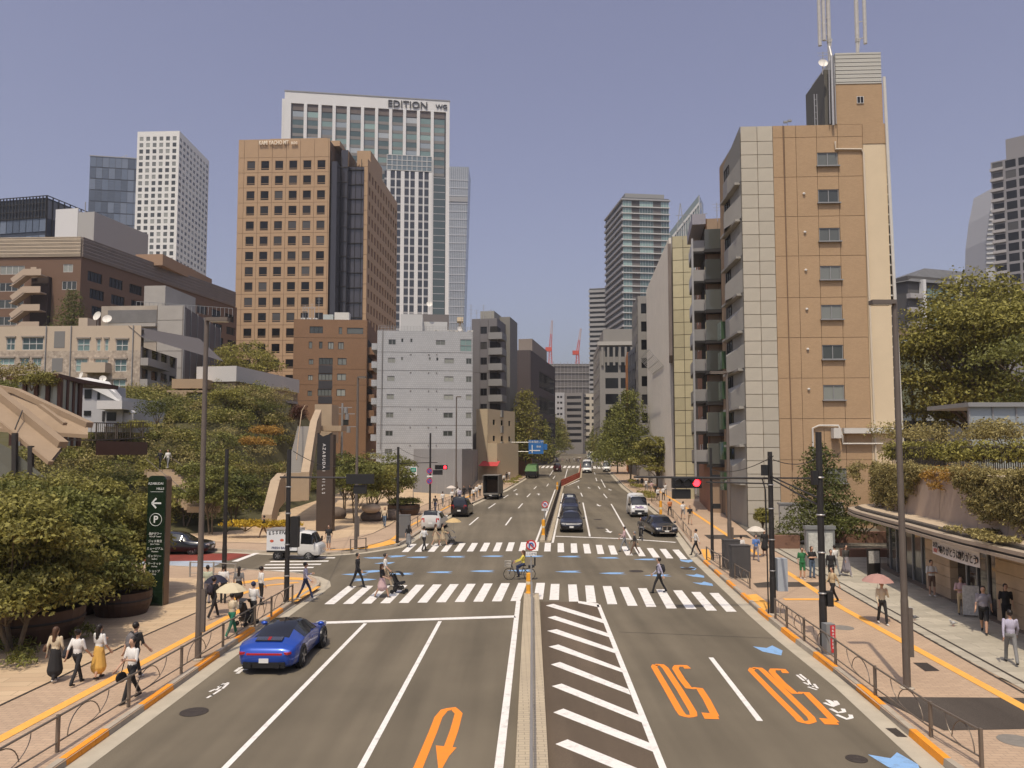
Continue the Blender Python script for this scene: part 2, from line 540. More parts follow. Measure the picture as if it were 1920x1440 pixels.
# kerb stones and gutters
def kerb_run(name, P, parent, paint_range, outward=1, piece=0.61, maxn=220):
    pts = resample(P, 0.2)
    L = [0]
    for a, b in zip(pts[:-1], pts[1:]): L.append(L[-1] + (Vector((b.x - a.x, b.y - a.y))).length)
    def pos(s):
        import bisect
        k = min(max(bisect.bisect_right(L, s) - 1, 0), len(pts) - 2)
        return pts[k].lerp(pts[k + 1], (s - L[k]) / max(1e-9, L[k + 1] - L[k]))
    s = 0.0; i = 0; rest = MB()
    while s < L[-1] - piece:
        a, b = pos(s), pos(s + piece - 0.012)
        mid = (a + b) / 2
        d = b - a; d.z = 0; d.normalize()
        n = Vector((-d.y, d.x, 0)) * outward
        orange = (i // 3) % 2 == 0 and paint_range[0] < mid.y < paint_range[1]
        w, h = 0.19, KH + 0.022
        base = [a - n * 0.0, b - n * 0.0, b + n * w, a + n * w]
        za, zb = gz(a.y), gz(b.y)
        vs = [(p.x, p.y, z - 0.05) for p, z in zip(base, (za, zb, zb, za))]
        tp = [a + n * 0.03, b + n * 0.03, b + n * w, a + n * w]
        vs += [(p.x, p.y, z + h) for p, z in zip(tp, (za, zb, zb, za))]
        fs = [(0, 1, 5, 4), (1, 2, 6, 5), (2, 3, 7, 6), (3, 0, 4, 7), (4, 5, 6, 7)]
        if mid.y < 62 and i < maxn:
            MB().add(vs, fs).build(name, P_KERB if orange else M_CONC, parent)
        else: rest.add(vs, fs)
        s += piece; i += 1
    if rest.v: stuff(rest.build('kerb_stones_beyond', M_CONC, parent))
    G2 = [p.copy() for p in resample(P, 0.8)]
    mb = MB()
    for i in range(len(G2) - 1):
        q = []
        for p, k in ((G2[i], i), (G2[i + 1], i + 1)):
            d = G2[min(k + 1, len(G2) - 1)] - G2[max(k - 1, 0)]; d.z = 0; d.normalize()
            n = Vector((-d.y, d.x, 0)) * outward
            q.append((p, p - n * 0.52))
        mb.poly([(v.x, v.y, gz(v.y) + 0.006) for v in (q[0][0], q[1][0], q[1][1], q[0][1])])
    mb.build('gutter', M_GUTTER, road)
kerb_run('kerb_stone', K_LEFT, pav_left, (5, 34), 1)
kerb_run('kerb_stone', K_FARL, pav_farl, (0, 0), 1)
kerb_run('kerb_stone', K_RIGHT, pav_right, (5, 50), -1)

# tactile paving
def tactile(path, w, par, h=KH + 0.012, name='tactile_strip'):
    L, Rr = ribbon(resample(path, 0.6), w)
    mb = MB()
    for i in range(len(L) - 1): mb.poly([(q.x, q.y, gz(q.y) + h) for q in (L[i], L[i + 1], Rr[i + 1], Rr[i])])
    return mb.build(name, M_TACT, par)
tactile([RT(10, -12.75), RT(34, -12.6)] + px_path([(440, 1118), (500, 1098), (560, 1092)], KH), 0.32, pav_left)
tactile(px_path([(430, 1096), (520, 1084), (575, 1086)], KH), 0.7, pav_left)
tactile(px_path([(545, 1128), (590, 1100)], KH), 0.6, pav_left)
tactile(px_path([(1985, 1362), (1920, 1327), (1689, 1201), (1577, 1139), (1487, 1080), (1443, 1053), (1363, 1003), (1310, 968), (1268, 940), (1225, 915)], KH), 0.32, pav_right)
tactile(px_path([(1470, 1124), (1575, 1124)], KH), 0.4, pav_right)
flat('tactile_pad', [(p.x, p.y) for p in px_path([(1398, 1116), (1418, 1114), (1448, 1137), (1432, 1146)], KH)], M_TACT, KH + 0.013, pav_right)
flat('tactile_pad', [(p.x, p.y) for p in px_path([(1314, 1030), (1328, 1030), (1336, 1052), (1322, 1052)], KH)], M_TACT, KH + 0.013, pav_right)
tactile(px_path([(600, 1032), (690, 1028), (735, 1012), (770, 985), (850, 945), (900, 920)], KH), 0.32, pav_farl)
flat('tactile_pad', [(p.x, p.y) for p in px_path([(690, 1022), (738, 1014), (744, 1019), (690, 1030)], KH)], M_TACT, KH + 0.013, pav_farl)
# dark asphalt patches and covers in the right pavement
for l in ([(1640, 1307), (1920, 1309), (1985, 1366), (1770, 1370)], [(1412, 1094), (1440, 1091), (1545, 1092), (1532, 1100), (1420, 1102)], [(1320, 1003), (1400, 1003), (1410, 1010), (1330, 1011)]):
    flat('asphalt_patch', [(p.x, p.y) for p in px_path(l, KH)], M_PATCH, KH + 0.008, pav_right)
flat('access_cover', [(p.x, p.y) for p in px_path([(1712, 1243), (1738, 1243), (1762, 1258), (1735, 1259)], KH)], M_DARKMETAL, KH + 0.009, pav_right)
def cover(px, py, r, par, h, m=None, name='manhole_cover'):
    c = G(px, py, h)
    mb = MB(); mb.lathe([(r, 0), (r, .008), (r * .93, .010), (r * .90, .006), (r * .6, .006), (r * .58, .010), (r * .3, .010), (r * .28, .006), (0.001, .006)], (c.x, c.y, gz(c.y) + h), 24)
    return mb.build(name, m or M_DARKMETAL, par)
M_GREYIRON = mat('grey_iron', (0.24, 0.22, 0.19), 0.7, metal=0.2, var=0.15, vscale=6, bump=0.4, bscale=30)
cover(364, 1335, 0.37, road, 0.003); cover(1606, 1423, 0.24, road, 0.003); cover(1193, 1071, 0.42, road, 0.003); cover(1290, 1066, 0.42, road, 0.003)
cover(1580, 1177, 0.42, pav_right, KH, M_GREYIRON); cover(1907, 1389, 0.42, pav_right, KH, M_GREYIRON); cover(1121, 974, 0.4, road, 0.003); cover(1125, 990, 0.4, road, 0.003)
flat('gutter_grate', [(p.x, p.y) for p in px_path([(1660, 1366), (1680, 1366), (1702, 1383), (1682, 1382)])], M_DARKMETAL, 0.011, road)

# ------------------------------------------------------------------ road markings, each its own sheet
def mark(name, pts, m=P_WHITE, h=0.005):
    return MB().poly([(p.x, p.y, gz(p.y) + h) for p in pts]).build(name, m, road)
def pmark(name, l, m=P_WHITE, h=0.005): return mark(name, px_path(l), m, h)
def line(name, a, b, w=0.15, m=P_WHITE, h=0.005):
    a, b = G(*a), G(*b)
    return wline(name, a, b, w, m, h)
def wline(name, a, b, w=0.15, m=P_WHITE, h=0.005):
    mb = MB(); P = resample([a, b], 6.0); L, Rr = ribbon(P, w)
    for i in range(len(L) - 1): mb.poly([(q.x, q.y, gz(q.y) + h) for q in (L[i], L[i + 1], Rr[i + 1], Rr[i])])
    return mb.build(name, m, road)
def stripe(bx, by, tx, ty, w=0.45):
    a, b = G(bx, by), G(tx, ty)
    mark('crosswalk_stripe', [a, a + Vector((w, 0, 0)), b + Vector((w, 0, 0)), b])
for i in range(11):
    t = i / 10
    stripe(608 + 349 * t, 1133 - 6 * t, 652 + 320 * t, 1099 - 6 * t)
stripe(1000, 1124, 1006, 1093)
for b, t in zip([(1030, 1125), (1067, 1128), (1100, 1130), (1139, 1133), (1177, 1136), (1212, 1138), (1250, 1141), (1287, 1142), (1325, 1145), (1362, 1147)],
                [(1033, 1095), (1065, 1096), (1097, 1098), (1130, 1099), (1162, 1101), (1196, 1103), (1230, 1105), (1262, 1107), (1296, 1110), (1330, 1112)]):
    stripe(*b, *t)
for i in range(11):
    t = i / 8
    stripe(753 + 195 * t, 1035 - 1.5 * t, 770 + 184 * t, 1020 - 3 * t)
for b, t in zip([(1020, 1034), (1045.6, 1035.5), (1070.7, 1036.6), (1096, 1037.7), (1120.6, 1038.8), (1145.8, 1039.8), (1174, 1041.4), (1198, 1043), (1224.5, 1045.3), (1249.7, 1047), (1276, 1048.6)],
                [(1022, 1018), (1045.6, 1018.4), (1070, 1019), (1093, 1020), (1117, 1021.7), (1140, 1023), (1164, 1024.5), (1188, 1026), (1212.5, 1027.8), (1236.6, 1029.3), (1260.6, 1030.7)]):
    stripe(*b, *t)
for i, (xa, xb, y) in enumerate([(517, 628, 1047), (507, 616, 1053), (497, 602, 1059), (487, 588, 1065), (476, 572, 1071)]):
    line('crosswalk_stripe', (xa, y), (xb, y - 1), 0.45)
line('stop_line', (600, 1168), (966, 1156), 0.42)
line('stop_line', (1042, 1005.5), (1169, 1010), 0.36); line('stop_line', (1169, 1010), (1267, 1017), 0.36)
line('lane_line', (685, 1169), (300, 1565)); line('lane_line', (825, 1165), (610, 1562)); line('median_edge_line', (972, 1127), (921, 1560), 0.2)
line('lane_line', (1333, 1233), (1425, 1352), 0.16)
line('hatch_border_line', (1122, 1134), (1290, 1560), 0.17, h=0.009); pmark('hatch_border_line', [(1084, 1127), (1122, 1132), (1124, 1139), (1084, 1131)], h=0.009)
pmark('brown_surfacing', [(1014, 1128), (1084, 1129), (1122, 1136), (1290, 1560), (1022, 1560)], M_BROWN, 0.004)
Z5 = lambda l: [(900 + x * 0.3125, 1080 + y * 0.3125) for x, y in l]
for q in ([(395, 178), (440, 168), (740, 262), (745, 285)], [(405, 250), (450, 240), (770, 345), (780, 370)], [(403, 330), (460, 320), (805, 440), (812, 465)], [(412, 425), (470, 412), (845, 555), (855, 580)],
          [(425, 532), (480, 517), (890, 680), (905, 715)], [(430, 662), (490, 647), (955, 835), (970, 880)], [(440, 820), (500, 797), (1035, 1010), (1060, 1065)], [(452, 1010), (525, 982), (1130, 1232), (1165, 1305)]):
    pmark('hatch_stripe', Z5(q), h=0.008)
def stroke(name, l, w, m, closed=False, h=0.005):
    P = px_path(l); mb = MB()
    if closed: P = P + [P[0], P[1]]
    P = [Vector((p.x, p.y, 0)) for p in P]
    Q = []
    for i in range(len(P) - 1):                      # rounded corners
        for t in (0, .5): Q.append(P[i].lerp(P[i + 1], t))
    Q.append(P[-1])
    if closed: Q = Q[2:]
    L, Rr = ribbon(Q, w)
    for i in range(len(L) - 1): mb.poly([(q.x, q.y, gz(q.y) + h) for q in (L[i], L[i + 1], Rr[i + 1], Rr[i])])
    return mb.build(name, m, road)
stroke('speed_limit_numeral', Z5([(1044, 545), (1052, 533), (1090, 534), (1112, 552), (1200, 685), (1278, 815), (1282, 838), (1250, 843), (1216, 835), (1196, 808), (1120, 675)]), 0.20, P_ORANGE, True)
stroke('speed_limit_numeral', Z5([(1246, 556), (1232, 540), (1180, 540), (1172, 556), (1210, 618), (1252, 672), (1318, 676), (1362, 745), (1412, 842)]), 0.21, P_ORANGE)
pmark('speed_limit_numeral', Z5([(1328, 820), (1420, 828), (1436, 860), (1348, 858)]), P_ORANGE, 0.0065)
Z6 = lambda l: [(1380 + x * 0.28125, 1080 + y * 0.28125) for x, y in l]
stroke('speed_limit_numeral', Z6([(100, 630), (112, 614), (160, 616), (185, 636), (345, 790), (500, 942), (512, 968), (475, 980), (430, 968), (412, 945), (260, 795)]), 0.20, P_ORANGE, True)
stroke('speed_limit_numeral', Z6([(332, 648), (315, 625), (245, 623), (240, 640), (310, 715), (390, 782), (468, 778), (560, 870), (662, 975)]), 0.21, P_ORANGE)
pmark('speed_limit_numeral', Z6([(552, 948), (652, 955), (688, 993), (592, 990)]), P_ORANGE, 0.0065)
stroke('u_turn_arrow', [(757, 1500), (785, 1437), (812, 1372), (822, 1345), (833, 1332), (850, 1328), (860, 1338), (852, 1368), (840, 1402)], 0.21, P_ORANGE)
pmark('u_turn_arrow', [(817, 1398), (856, 1402), (842, 1418), (823, 1452)], P_ORANGE, 0.0065)
# bicycle symbols and chevrons
Z4 = lambda l: [(x * 0.29167, 1080 + y * 0.29167) for x, y in l]
for l in ([(1330, 785), (1370, 762)], [(1358, 770), (1420, 730)], [(1345, 745), (1385, 728)], [(1390, 735), (1440, 690)], [(1400, 715), (1470, 685)], [(1430, 725), (1468, 690)]):
    stroke('bicycle_symbol', Z4(l), 0.075, P_WHITE)
for l in ([(1512, 615), (1545, 590), (1590, 580)], [(1525, 628), (1560, 600), (1592, 603)]): stroke('bicycle_chevron', Z4(l), 0.12, P_WHITE)
for l in ([(405, 660), (455, 700)], [(425, 655), (475, 695)], [(450, 710), (520, 740)], [(475, 690), (500, 735)], [(480, 740), (540, 760)], [(520, 720), (545, 750)]):
    stroke('bicycle_symbol', Z6(l), 0.075, P_WHITE)
for l in ([(588, 845), (640, 868), (680, 855), (660, 832)], [(630, 885), (680, 912), (722, 905), (712, 885)], [(670, 925), (740, 955), (770, 945), (762, 925)]): stroke('bicycle_chevron', Z6(l), 0.11, P_WHITE)
pmark('bicycle_chevron', Z6([(595, 825), (625, 828), (685, 858), (650, 875)]), h=0.0065)
def chev(px, py, ang, L=1.55, W=0.62, m=P_BLUE):
    c = G(px, py); ca, sa = math.cos(R(ang)), math.sin(R(ang))
    pts = [(L / 2, 0), (0.05 * L, W / 2), (-L / 2, W / 2), (-0.28 * L, 0), (-L / 2, -W / 2), (0.05 * L, -W / 2)]
    mark('blue_arrow', [Vector((c.x + x * ca - y * sa, c.y + x * sa + y * ca, 0)) for x, y in pts], m)
for x, y in [(701, 1046), (782, 1045), (851, 1044), (923, 1043), (998, 1043), (1067, 1043.6), (1140, 1046), (1210, 1049)]: chev(x, y, 180)
for x, y in [(665, 1077), (751, 1076), (824, 1073), (903, 1071), (975, 1070), (1065, 1072), (1148, 1075), (1232, 1079)]: chev(x, y, 180)
for x, y, a in [(745, 1043, 25), (724, 1056, 40), (702, 1071, 30), (684, 1087, 10), (1288, 1052, -95), (1294, 1066, -80), (1308, 1080, -70), (1323, 1095, -68), (1447, 1220, -80), (1690, 1434, -80)]: chev(x, y, a, 1.3, 0.75)
# far roadway: dashes, arrows, junction
for a, b in [((880, 984.6), (897, 970)), ((948, 985), (959, 970)), ((916, 953), (929, 944)), ((972, 953), (980, 944)), ((988, 932), (994.5, 925.5)), ((1001, 917), (1006, 912)), ((944, 934), (953, 928)), ((963, 921), (969, 917)),
             ((1025, 912), (1028.5, 907)), ((1037, 898), (1041, 892)), ((1058, 902), (1064, 879)), ((1030, 893), (1037, 882)), ((1089, 924), (1092, 931)), ((1131.6, 926), (1138, 934)), ((1083.6, 911), (1085.6, 916)),
             ((1121.7, 912), (1125, 917)), ((1117, 896), (1119, 902)), ((1114, 886), (1116, 890))]:
    line('lane_dash', a, b, 0.15)
line('lane_line', (1093, 942.5), (1106, 1006), 0.15); line('lane_line', (1146, 945), (1183, 1010), 0.15); line('lane_line', (1127, 899), (1135, 914), 0.15)
def road_arrow(px, py, s=1, away=False):
    c = G(px, py); k = 1 if away else -1
    pts = [(-.08, -1.3), (.08, -1.3), (.08, .5), (.32, .5), (0, 1.6), (-.32, .5), (-.08, .5)]
    mark('lane_arrow', [Vector((c.x + x * s, c.y + k * y * s, 0)) for x, y in pts])
road_arrow(1140, 995); road_arrow(1121.7, 947); road_arrow(1104, 914.5); road_arrow(1010, 927, 1, True); road_arrow(969, 927, 1, True); road_arrow(1143, 918)
for i in range(9): stripe(1014 + i * 8.2, 877.5, 1018 + i * 8, 873.5, 0.7)
for i in range(5): stripe(1097 + i * 8, 878.5, 1096 + i * 8, 874, 0.7)
# the side street: red and pale blue surfacing
pmark('red_surfacing', [(-200, 1045), (480, 1037), (465, 1041), (430, 1051), (-200, 1062)], M_RED, 0.004)
flat('pale_blue_surfacing', [(p.x, p.y) for p in px_path([(-200, 1064), (436, 1053), (385, 1070), (240, 1062), (-200, 1052)])], M_PALEBLUE, 0.0085, road) if False else None
pmark('pale_blue_surfacing', [(-200, 1056), (120, 1055), (426, 1051), (392, 1066), (250, 1060.5), (-150, 1046.5)], M_PALEBLUE, 0.0085)
line('side_stop_line', (482, 1037), (440, 1053), 0.4, h=0.0095)
# thin dark seam across the near lanes on the right
line('road_seam', (1160, 1185), (1478, 1198), 0.05, M_PATCH, 0.004)

# ------------------------------------------------------------------ median strips
M_MEDIAN = brick_mat('median_blocks', (0.46, 0.385, 0.27), (0.42, 0.35, 0.25), (0.27, 0.23, 0.17), 1.0, 0.3, 0.15, 0.01, var=0.1)
def median(path, w, h, name):
    P = resample(path, 3.0); L, Rr = ribbon(P, w); mb = MB()
    n = len(L)
    vs = []
    for i in range(n):
        for q, dz in ((L[i], -0.02), (L[i], h), (Rr[i], h), (Rr[i], -0.02)): vs.append((q.x, q.y, gz(q.y) + dz))
    fs = []
    for i in range(n - 1):
        for j in range(3): fs.append((i * 4 + j, i * 4 + j + 1, (i + 1) * 4 + j + 1, (i + 1) * 4 + j))
    fs += [(0, 1, 2, 3), (n * 4 - 1, n * 4 - 2, n * 4 - 3, n * 4 - 4)]
    mb.add(vs, fs)
    return struct(mb.build(name, M_MEDIAN))
med_path = [(G(982, 1118) + G(1011, 1118)) / 2, RT(17, -0.02), RT(-6, -0.1)]
median_near = median([Vector((p.x, p.y, 0)) for p in med_path], 0.72, 0.16, 'median_strip')
far_med = [(G(1015, 1017) + G(1031, 1017)) / 2, (G(1043, 928) + G(1053, 928)) / 2, G(1052, 914), G(1086.5, 897), G(1089, 877)]
median_far = median([Vector((p.x, p.y, 0)) for p in far_med], 0.85, 0.16, 'median_strip_far')
island = struct(MB().prism([(p.x, p.y) for p in px_path([(1079, 866), (1094, 849), (1101, 847), (1101, 853)])], gz(300) - 1.0, gz(300) + 0.25).build('median_island', M_GUTTER))
line('median_edge_line', (1005, 1016), (1041, 918), 0.16); line('median_edge_line', (1036, 1018), (1056, 925), 0.16); line('median_edge_line', (1055, 914), (1086, 901), 0.3)
# ------------------------------------------------------------------ building kit
G_DARK = glass_mat('dark_window_glass', (0.018, 0.018, 0.02), (0.10, 0.095, 0.085), 0.25, spec=.3)
G_OFFICE = glass_mat('office_window_glass', (0.012, 0.012, 0.013), (0.11, 0.105, 0.10), 0.25, spec=.25)
G_HOME = glass_mat('flat_window_glass', (0.05, 0.055, 0.05), (0.34, 0.35, 0.31), 0.55)
G_TEAL = glass_mat('teal_window_glass', (0.07, 0.11, 0.11), (0.28, 0.40, 0.37), 0.5, 0.05)
G_BLUE = glass_mat('blue_curtain_glass', (0.09, 0.115, 0.155), (0.16, 0.19, 0.24), 0.5, 0.08)
G_PALE = glass_mat('pale_curtain_glass', (0.20, 0.235, 0.26), (0.42, 0.45, 0.46), 0.6, 0.12)
G_GREEN = glass_mat('green_shaded_glass', (0.14, 0.155, 0.10), (0.30, 0.30, 0.13), 0.6, 0.08)
M_FRAME_W = mat('white_window_frame', (0.62, 0.61, 0.58), 0.5)
M_FRAME_G = mat('grey_window_frame', (0.30, 0.30, 0.295), 0.5, metal=0.3)
M_FRAME_D = mat('dark_window_frame', (0.035, 0.032, 0.03), 0.5, metal=0.2)
M_ROOFGREY = mat('roof_grey', (0.30, 0.285, 0.26), 0.9, var=0.15, vscale=0.4)
M_WHITEBOX = mat('white_plant_box', (0.60, 0.58, 0.53), 0.7, var=0.08, vscale=2)
M_STEEL = mat('galvanised_steel', (0.42, 0.41, 0.39), 0.45, metal=0.6, var=0.1, vscale=5)
_WM = {}
def window_mesh(w, h, kind, gm, fm):
    k = (round(w, 2), round(h, 2), kind, gm.name, fm.name)
    if k in _WM: return _WM[k]
    g = MB().poly([(0, 0, 0), (w, 0, 0), (w, 0, h), (0, 0, h)]).mesh('window', gm)
    f = MB(); t = min(0.07, 0.06 * max(w, h)); dy = -0.05
    f.b2(0, dy, 0, t, .03, h); f.b2(w - t, dy, 0, w, .03, h); f.b2(t, dy, 0, w - t, .03, t); f.b2(t, dy, h - t, w - t, .03, h)
    if 's' in kind: f.b2(w / 2 - t / 2, dy - .01, t, w / 2 + t / 2, .02, h - t)
    if 't' in kind: f.b2(t, dy - .008, h * .5 - t * .6, w - t, .02, h * .5 + t * .6)
    if '3' in kind:
        for q in (1, 2): f.b2(w * q / 3 - t / 2, dy - .01, t, w * q / 3 + t / 2, .02, h - t)
    if '4' in kind:
        for q in (1, 2, 3): f.b2(w * q / 4 - t / 2, dy - .01, t, w * q / 4 + t / 2, .02, h - t)
    if 'l' in kind: f.b2(t, dy - .01, h * .14, w - t, .02, h * .2)
    if 'c' in kind:
        n = max(2, int(round(w / 1.5)))
        for q in range(1, n): f.b2(w * q / n - .04, dy - .02, 0, w * q / n + .04, .02, h)
    if 'o' in kind: f.b2(-.12, -.34, -.10, w + .12, .0, -.002)
    fmesh = f.mesh('frame', fm)
    _WM[k] = (g, fmesh)
    return _WM[k]
_PM = {}
def panel_mesh(w, h, ops, rec, m):
    k = (round(w, 3), round(h, 3), tuple(ops), rec, m.name)
    if k in _PM: return _PM[k]
    xs = sorted({0.0, w} | {o[0] for o in ops} | {o[2] for o in ops})
    zs = sorted({0.0, h} | {o[1] for o in ops} | {o[3] for o in ops})
    mb = MB()
    for i in range(len(xs) - 1):
        for j in range(len(zs) - 1):
            cx, cz = (xs[i] + xs[i + 1]) / 2, (zs[j] + zs[j + 1]) / 2
            if any(o[0] < cx < o[2] and o[1] < cz < o[3] for o in ops): continue
            mb.poly([(xs[i], 0, zs[j]), (xs[i + 1], 0, zs[j]), (xs[i + 1], 0, zs[j + 1]), (xs[i], 0, zs[j + 1])])
    for a, b, c, d in ops:
        mb.poly([(a, 0, b), (a, rec, b), (c, rec, b), (c, 0, b)]); mb.poly([(a, 0, d), (c, 0, d), (c, rec, d), (a, rec, d)])
        mb.poly([(a, 0, b), (a, 0, d), (a, rec, d), (a, rec, b)]); mb.poly([(c, 0, b), (c, rec, b), (c, rec, d), (c, 0, d)])
    e = 0.12
    mb.poly([(0, 0, 0), (0, 0, h), (0, e, h), (0, e, 0)]); mb.poly([(w, 0, 0), (w, e, 0), (w, e, h), (w, 0, h)])
    mb.poly([(0, 0, h), (w, 0, h), (w, e, h), (0, e, h)]); mb.poly([(0, 0, 0), (0, e, 0), (w, e, 0), (w, 0, 0)])
    _PM[k] = mb.mesh('wall', m)
    return _PM[k]
class Bld:
    """a building: an Empty at the front left corner; x runs along the front, y away from the camera"""
    def __init__(s, name, label, pl, pr, top, D, core, base=None, cat='building', base_at=None, group=None):
        A, B = at(*pl), at(*pr)
        s.rz = math.atan2(B.y - A.y, B.x - A.x)
        s.W = math.hypot(B.x - A.x, B.y - A.y)
        s.D = D
        s.z0 = gz(A.y) if base is None else base
        s.H = at(top[0], top[1], A.y if len(top) < 3 else top[2]).z - s.z0
        s.root = thing(name, label, cat, (A.x, A.y, s.z0), s.rz, group)
        s.t = 0.14
        c = MB(); t = s.t
        c.b2(t, t, 0, s.W - t, D, s.H - 0.5)
        s.core = c.build('inner_wall', core, s.root)
    def frame(s, side):
        return {'front': ((0, 0, 0), 0.0, s.W), 'right': ((s.W, 0, 0), R(90), s.D), 'left': ((0, s.D, 0), R(-90), s.D)}[side]
    def loc(s, side, x, y, z):
        O, r, _ = s.frame(side)
        return (O[0] + x * math.cos(r) - y * math.sin(r), O[1] + x * math.sin(r) + y * math.cos(r), O[2] + z), r
    def wall(s, side, m, ops=(), xb=None, zb=None, gap=0.03, rec=0.10, name='wall', win='s', gm=None, fm=None, frames=True, z0=0.0, z1=None, x0=0.0, x1=None, wins=True):
        L = s.frame(side)[2]
        z1 = s.H if z1 is None else z1
        x1 = L if x1 is None else x1
        xb = xb or [x0, x1]; zb = zb or [z0, z1]
        pn = name if len(xb) * len(zb) == 4 else (name if name != 'wall' else 'wall_panel')
        for i in range(len(xb) - 1):
            for j in range(len(zb) - 1):
                a, b, c, d = xb[i], zb[j], xb[i + 1], zb[j + 1]
                g = gap / 2 if len(xb) * len(zb) > 4 else 0
                a2, b2, c2, d2 = a + g, b + g, c - g, d - g
                po = tuple(tuple(round(v, 3) for v in (max(o[0], a2) - a2, max(o[1], b2) - b2, min(o[2], c2) - a2, min(o[3], d2) - b2)) for o in ops if o[0] < c2 - .01 and o[2] > a2 + .01 and o[1] < d2 - .01 and o[3] > b2 + .01)
                lc, r = s.loc(side, a2, 0, b2)
                link(pn, panel_mesh(round(c2 - a2, 3), round(d2 - b2, 3), po, rec, m), s.root, lc, r)
        if wins:
            for o in ops: s.window(side, o, rec, o[4] if len(o) > 4 else win, o[5] if len(o) > 5 else (gm or G_OFFICE), fm or M_FRAME_D, frames)
    def window(s, side, o, rec, kind, gm, fm, frames=True):
        gme, fme = window_mesh(o[2] - o[0], o[3] - o[1], kind, gm, fm)
        lc, r = s.loc(side, o[0], rec - 0.01, o[1])
        wnd = link('window', gme, s.root, lc, r)
        if frames: link('frame', fme, wnd)
        return wnd
    def roof(s, m, over=0.0, h=0.35, name='roof', z=None):
        mb = MB(); z = s.H if z is None else z
        mb.b2(-over, -over, z - 0.6, s.W + over, s.D + over, z - 0.4) if over else mb.b2(.16, .16, z - .499, s.W - .16, s.D - .01, z - .3)
        return mb.build(name, m, s.root)
    def box(s, name, m, x0, y0, z0, x1, y1, z1):
        return MB().b2(x0, y0, z0, x1, y1, z1).build(name, m, s.root)
    def back(s, m, side='right'):
        pass
def grid(x0, dx, nx, z0, dz, nz, w, h, *extra):
    return [(x0 + i * dx, z0 + j * dz, x0 + i * dx + w, z0 + j * dz + h, *extra) for j in range(nz) for i in range(nx)]

def ac_unit(B, x, y, z, w=0.9, n=1):
    for i in range(n):
        mb = MB(); mb.mat(0).b2(x + i * (w + .2), y, z, x + i * (w + .2) + w, y + .35, z + .7); mb.mat(1).tube([(x + i * (w + .2) + w * .4, y - .02, z + .35), (x + i * (w + .2) + w * .4, y + .02, z + .35)], .26, 14)
        mb.build('air_conditioner', [M_WHITEBOX, M_FRAME_G], B.root)
def antenna(B, x, y, z, h, dish=False):
    mb = MB(); mb.tube([(x, y, z), (x, y, z + h)], 0.04, 6)
    for k in range(3): mb.bar((x - .5 + k * .1, y, z + h * (.95 - .12 * k)), (x + .5 - k * .1, y, z + h * (.95 - .12 * k)), .03)
    if dish: mb.lathe([(0.02, 0), (.3, .06), (.5, .2)], (x, y - .2, z + h * .5), 14)
    mb.build('antenna', M_STEEL, B.root)
def dish(root, p, r, aim=(0, -1, .35), name='satellite_dish', m=None):
    M = Vector(aim).normalized().to_track_quat('Z', 'Y').to_matrix()
    mb = MB(); t = MB(); t.lathe([(0.01, 0), (r * .5, r * .05), (r * .8, r * .14), (r, r * .24)], n=18)
    mb.add([M @ Vector(v) + Vector(p) for v in t.v], t.f)
    mb.tube([Vector(p) + Vector((0, .05, 0)), Vector(p) + Vector((0, .1, -r * 2.2))], .04, 6)
    mb.tube([Vector(p) + M @ Vector((0, -r, .2 * r)), Vector(p) + M @ Vector((0, 0, r * .9))], .025, 5)
    return mb.build(name, m or mat('dish_white', (0.72, 0.69, 0.63), 0.5), root)

# ------------------------------------------------------------------ right: tall beige tiled building
M_BEIGETILE = brick_mat('beige_wall_tile', (0.46, 0.315, 0.185), (0.42, 0.285, 0.165), (0.33, 0.225, 0.135), 1.0, 0.24, 0.07, 0.006, rot=(R(90), 0, 0), bump=0.2, var=0.08)
M_CREAMPANEL = mat('cream_stone_panel', (0.46, 0.42, 0.34), 0.7, var=0.10, vscale=0.6, orand=0.05)
M_CREAMPLAIN = mat('cream_plaster', (0.66, 0.54, 0.37), 0.85, var=0.05, vscale=0.5)
M_JOINTD = mat('facade_joint', (0.10, 0.08, 0.06), 0.95)
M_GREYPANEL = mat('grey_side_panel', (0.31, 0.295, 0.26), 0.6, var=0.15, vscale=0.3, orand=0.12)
b = Bld('beige_tile_tower', 'tall beige tiled building with pale panel corner and rooftop antennas', (1395, 600, 66.8), (1681, 600, 66.2), (1395, 237), 9.0, mat('tile_joint', (.30, .21, .13), .9))
W, H = b.W, b.H
sx = W / 286.0                     # metres for one photo pixel across the front
def bx(px): return (px - 1395) * sx
def bz(py): return at(1395, py, 66.6).z - b.z0
zpan = [0] + [bz(y) for y in range(964, 230, -25)]
zpan = [z for z in zpan if z < H - .4] + [H]
b.wall('front', M_CREAMPANEL, xb=[0, bx(1427), bx(1457)], zb=zpan, gap=0.05, name='stone_panel')
wy = [(287, 312), (356, 381), (428, 453), (499, 525), (572, 599), (647, 674), (722, 750), (878, 905)]
ops = [(bx(1541), bz(y1), bx(1580), bz(y0)) for y0, y1 in wy]
zt = [0] + [bz(y) for y in (862, 785, 709, 633, 558, 480, 406, 332, 258)] + [H]
b.wall('front', M_BEIGETILE, ops, xb=[bx(1457), bx(1479), bx(1501), bx(1540.5), bx(1580.5), bx(1628)], zb=zt, gap=0.035, rec=0.11, win='so', gm=G_HOME, fm=M_FRAME_G, name='tiled_panel')
b.wall('front', M_CREAMPLAIN, x0=bx(1628) + .02, x1=bx(1672), z0=0, z1=bz(272), name='plain_panel')
b.box('tiled_lintel', M_BEIGETILE, bx(1628), -.05, bz(272), bx(1672), .3, H)
b.box('louvre_strip', M_FRAME_D, bx(1672), .1, bz(900), bx(1676), .5, bz(272))
for z in np.arange(4, bz(275), 0.9): b.box('louvre', M_WHITEBOX, bx(1672), -.02, z, bx(1677), .12, z + .12)
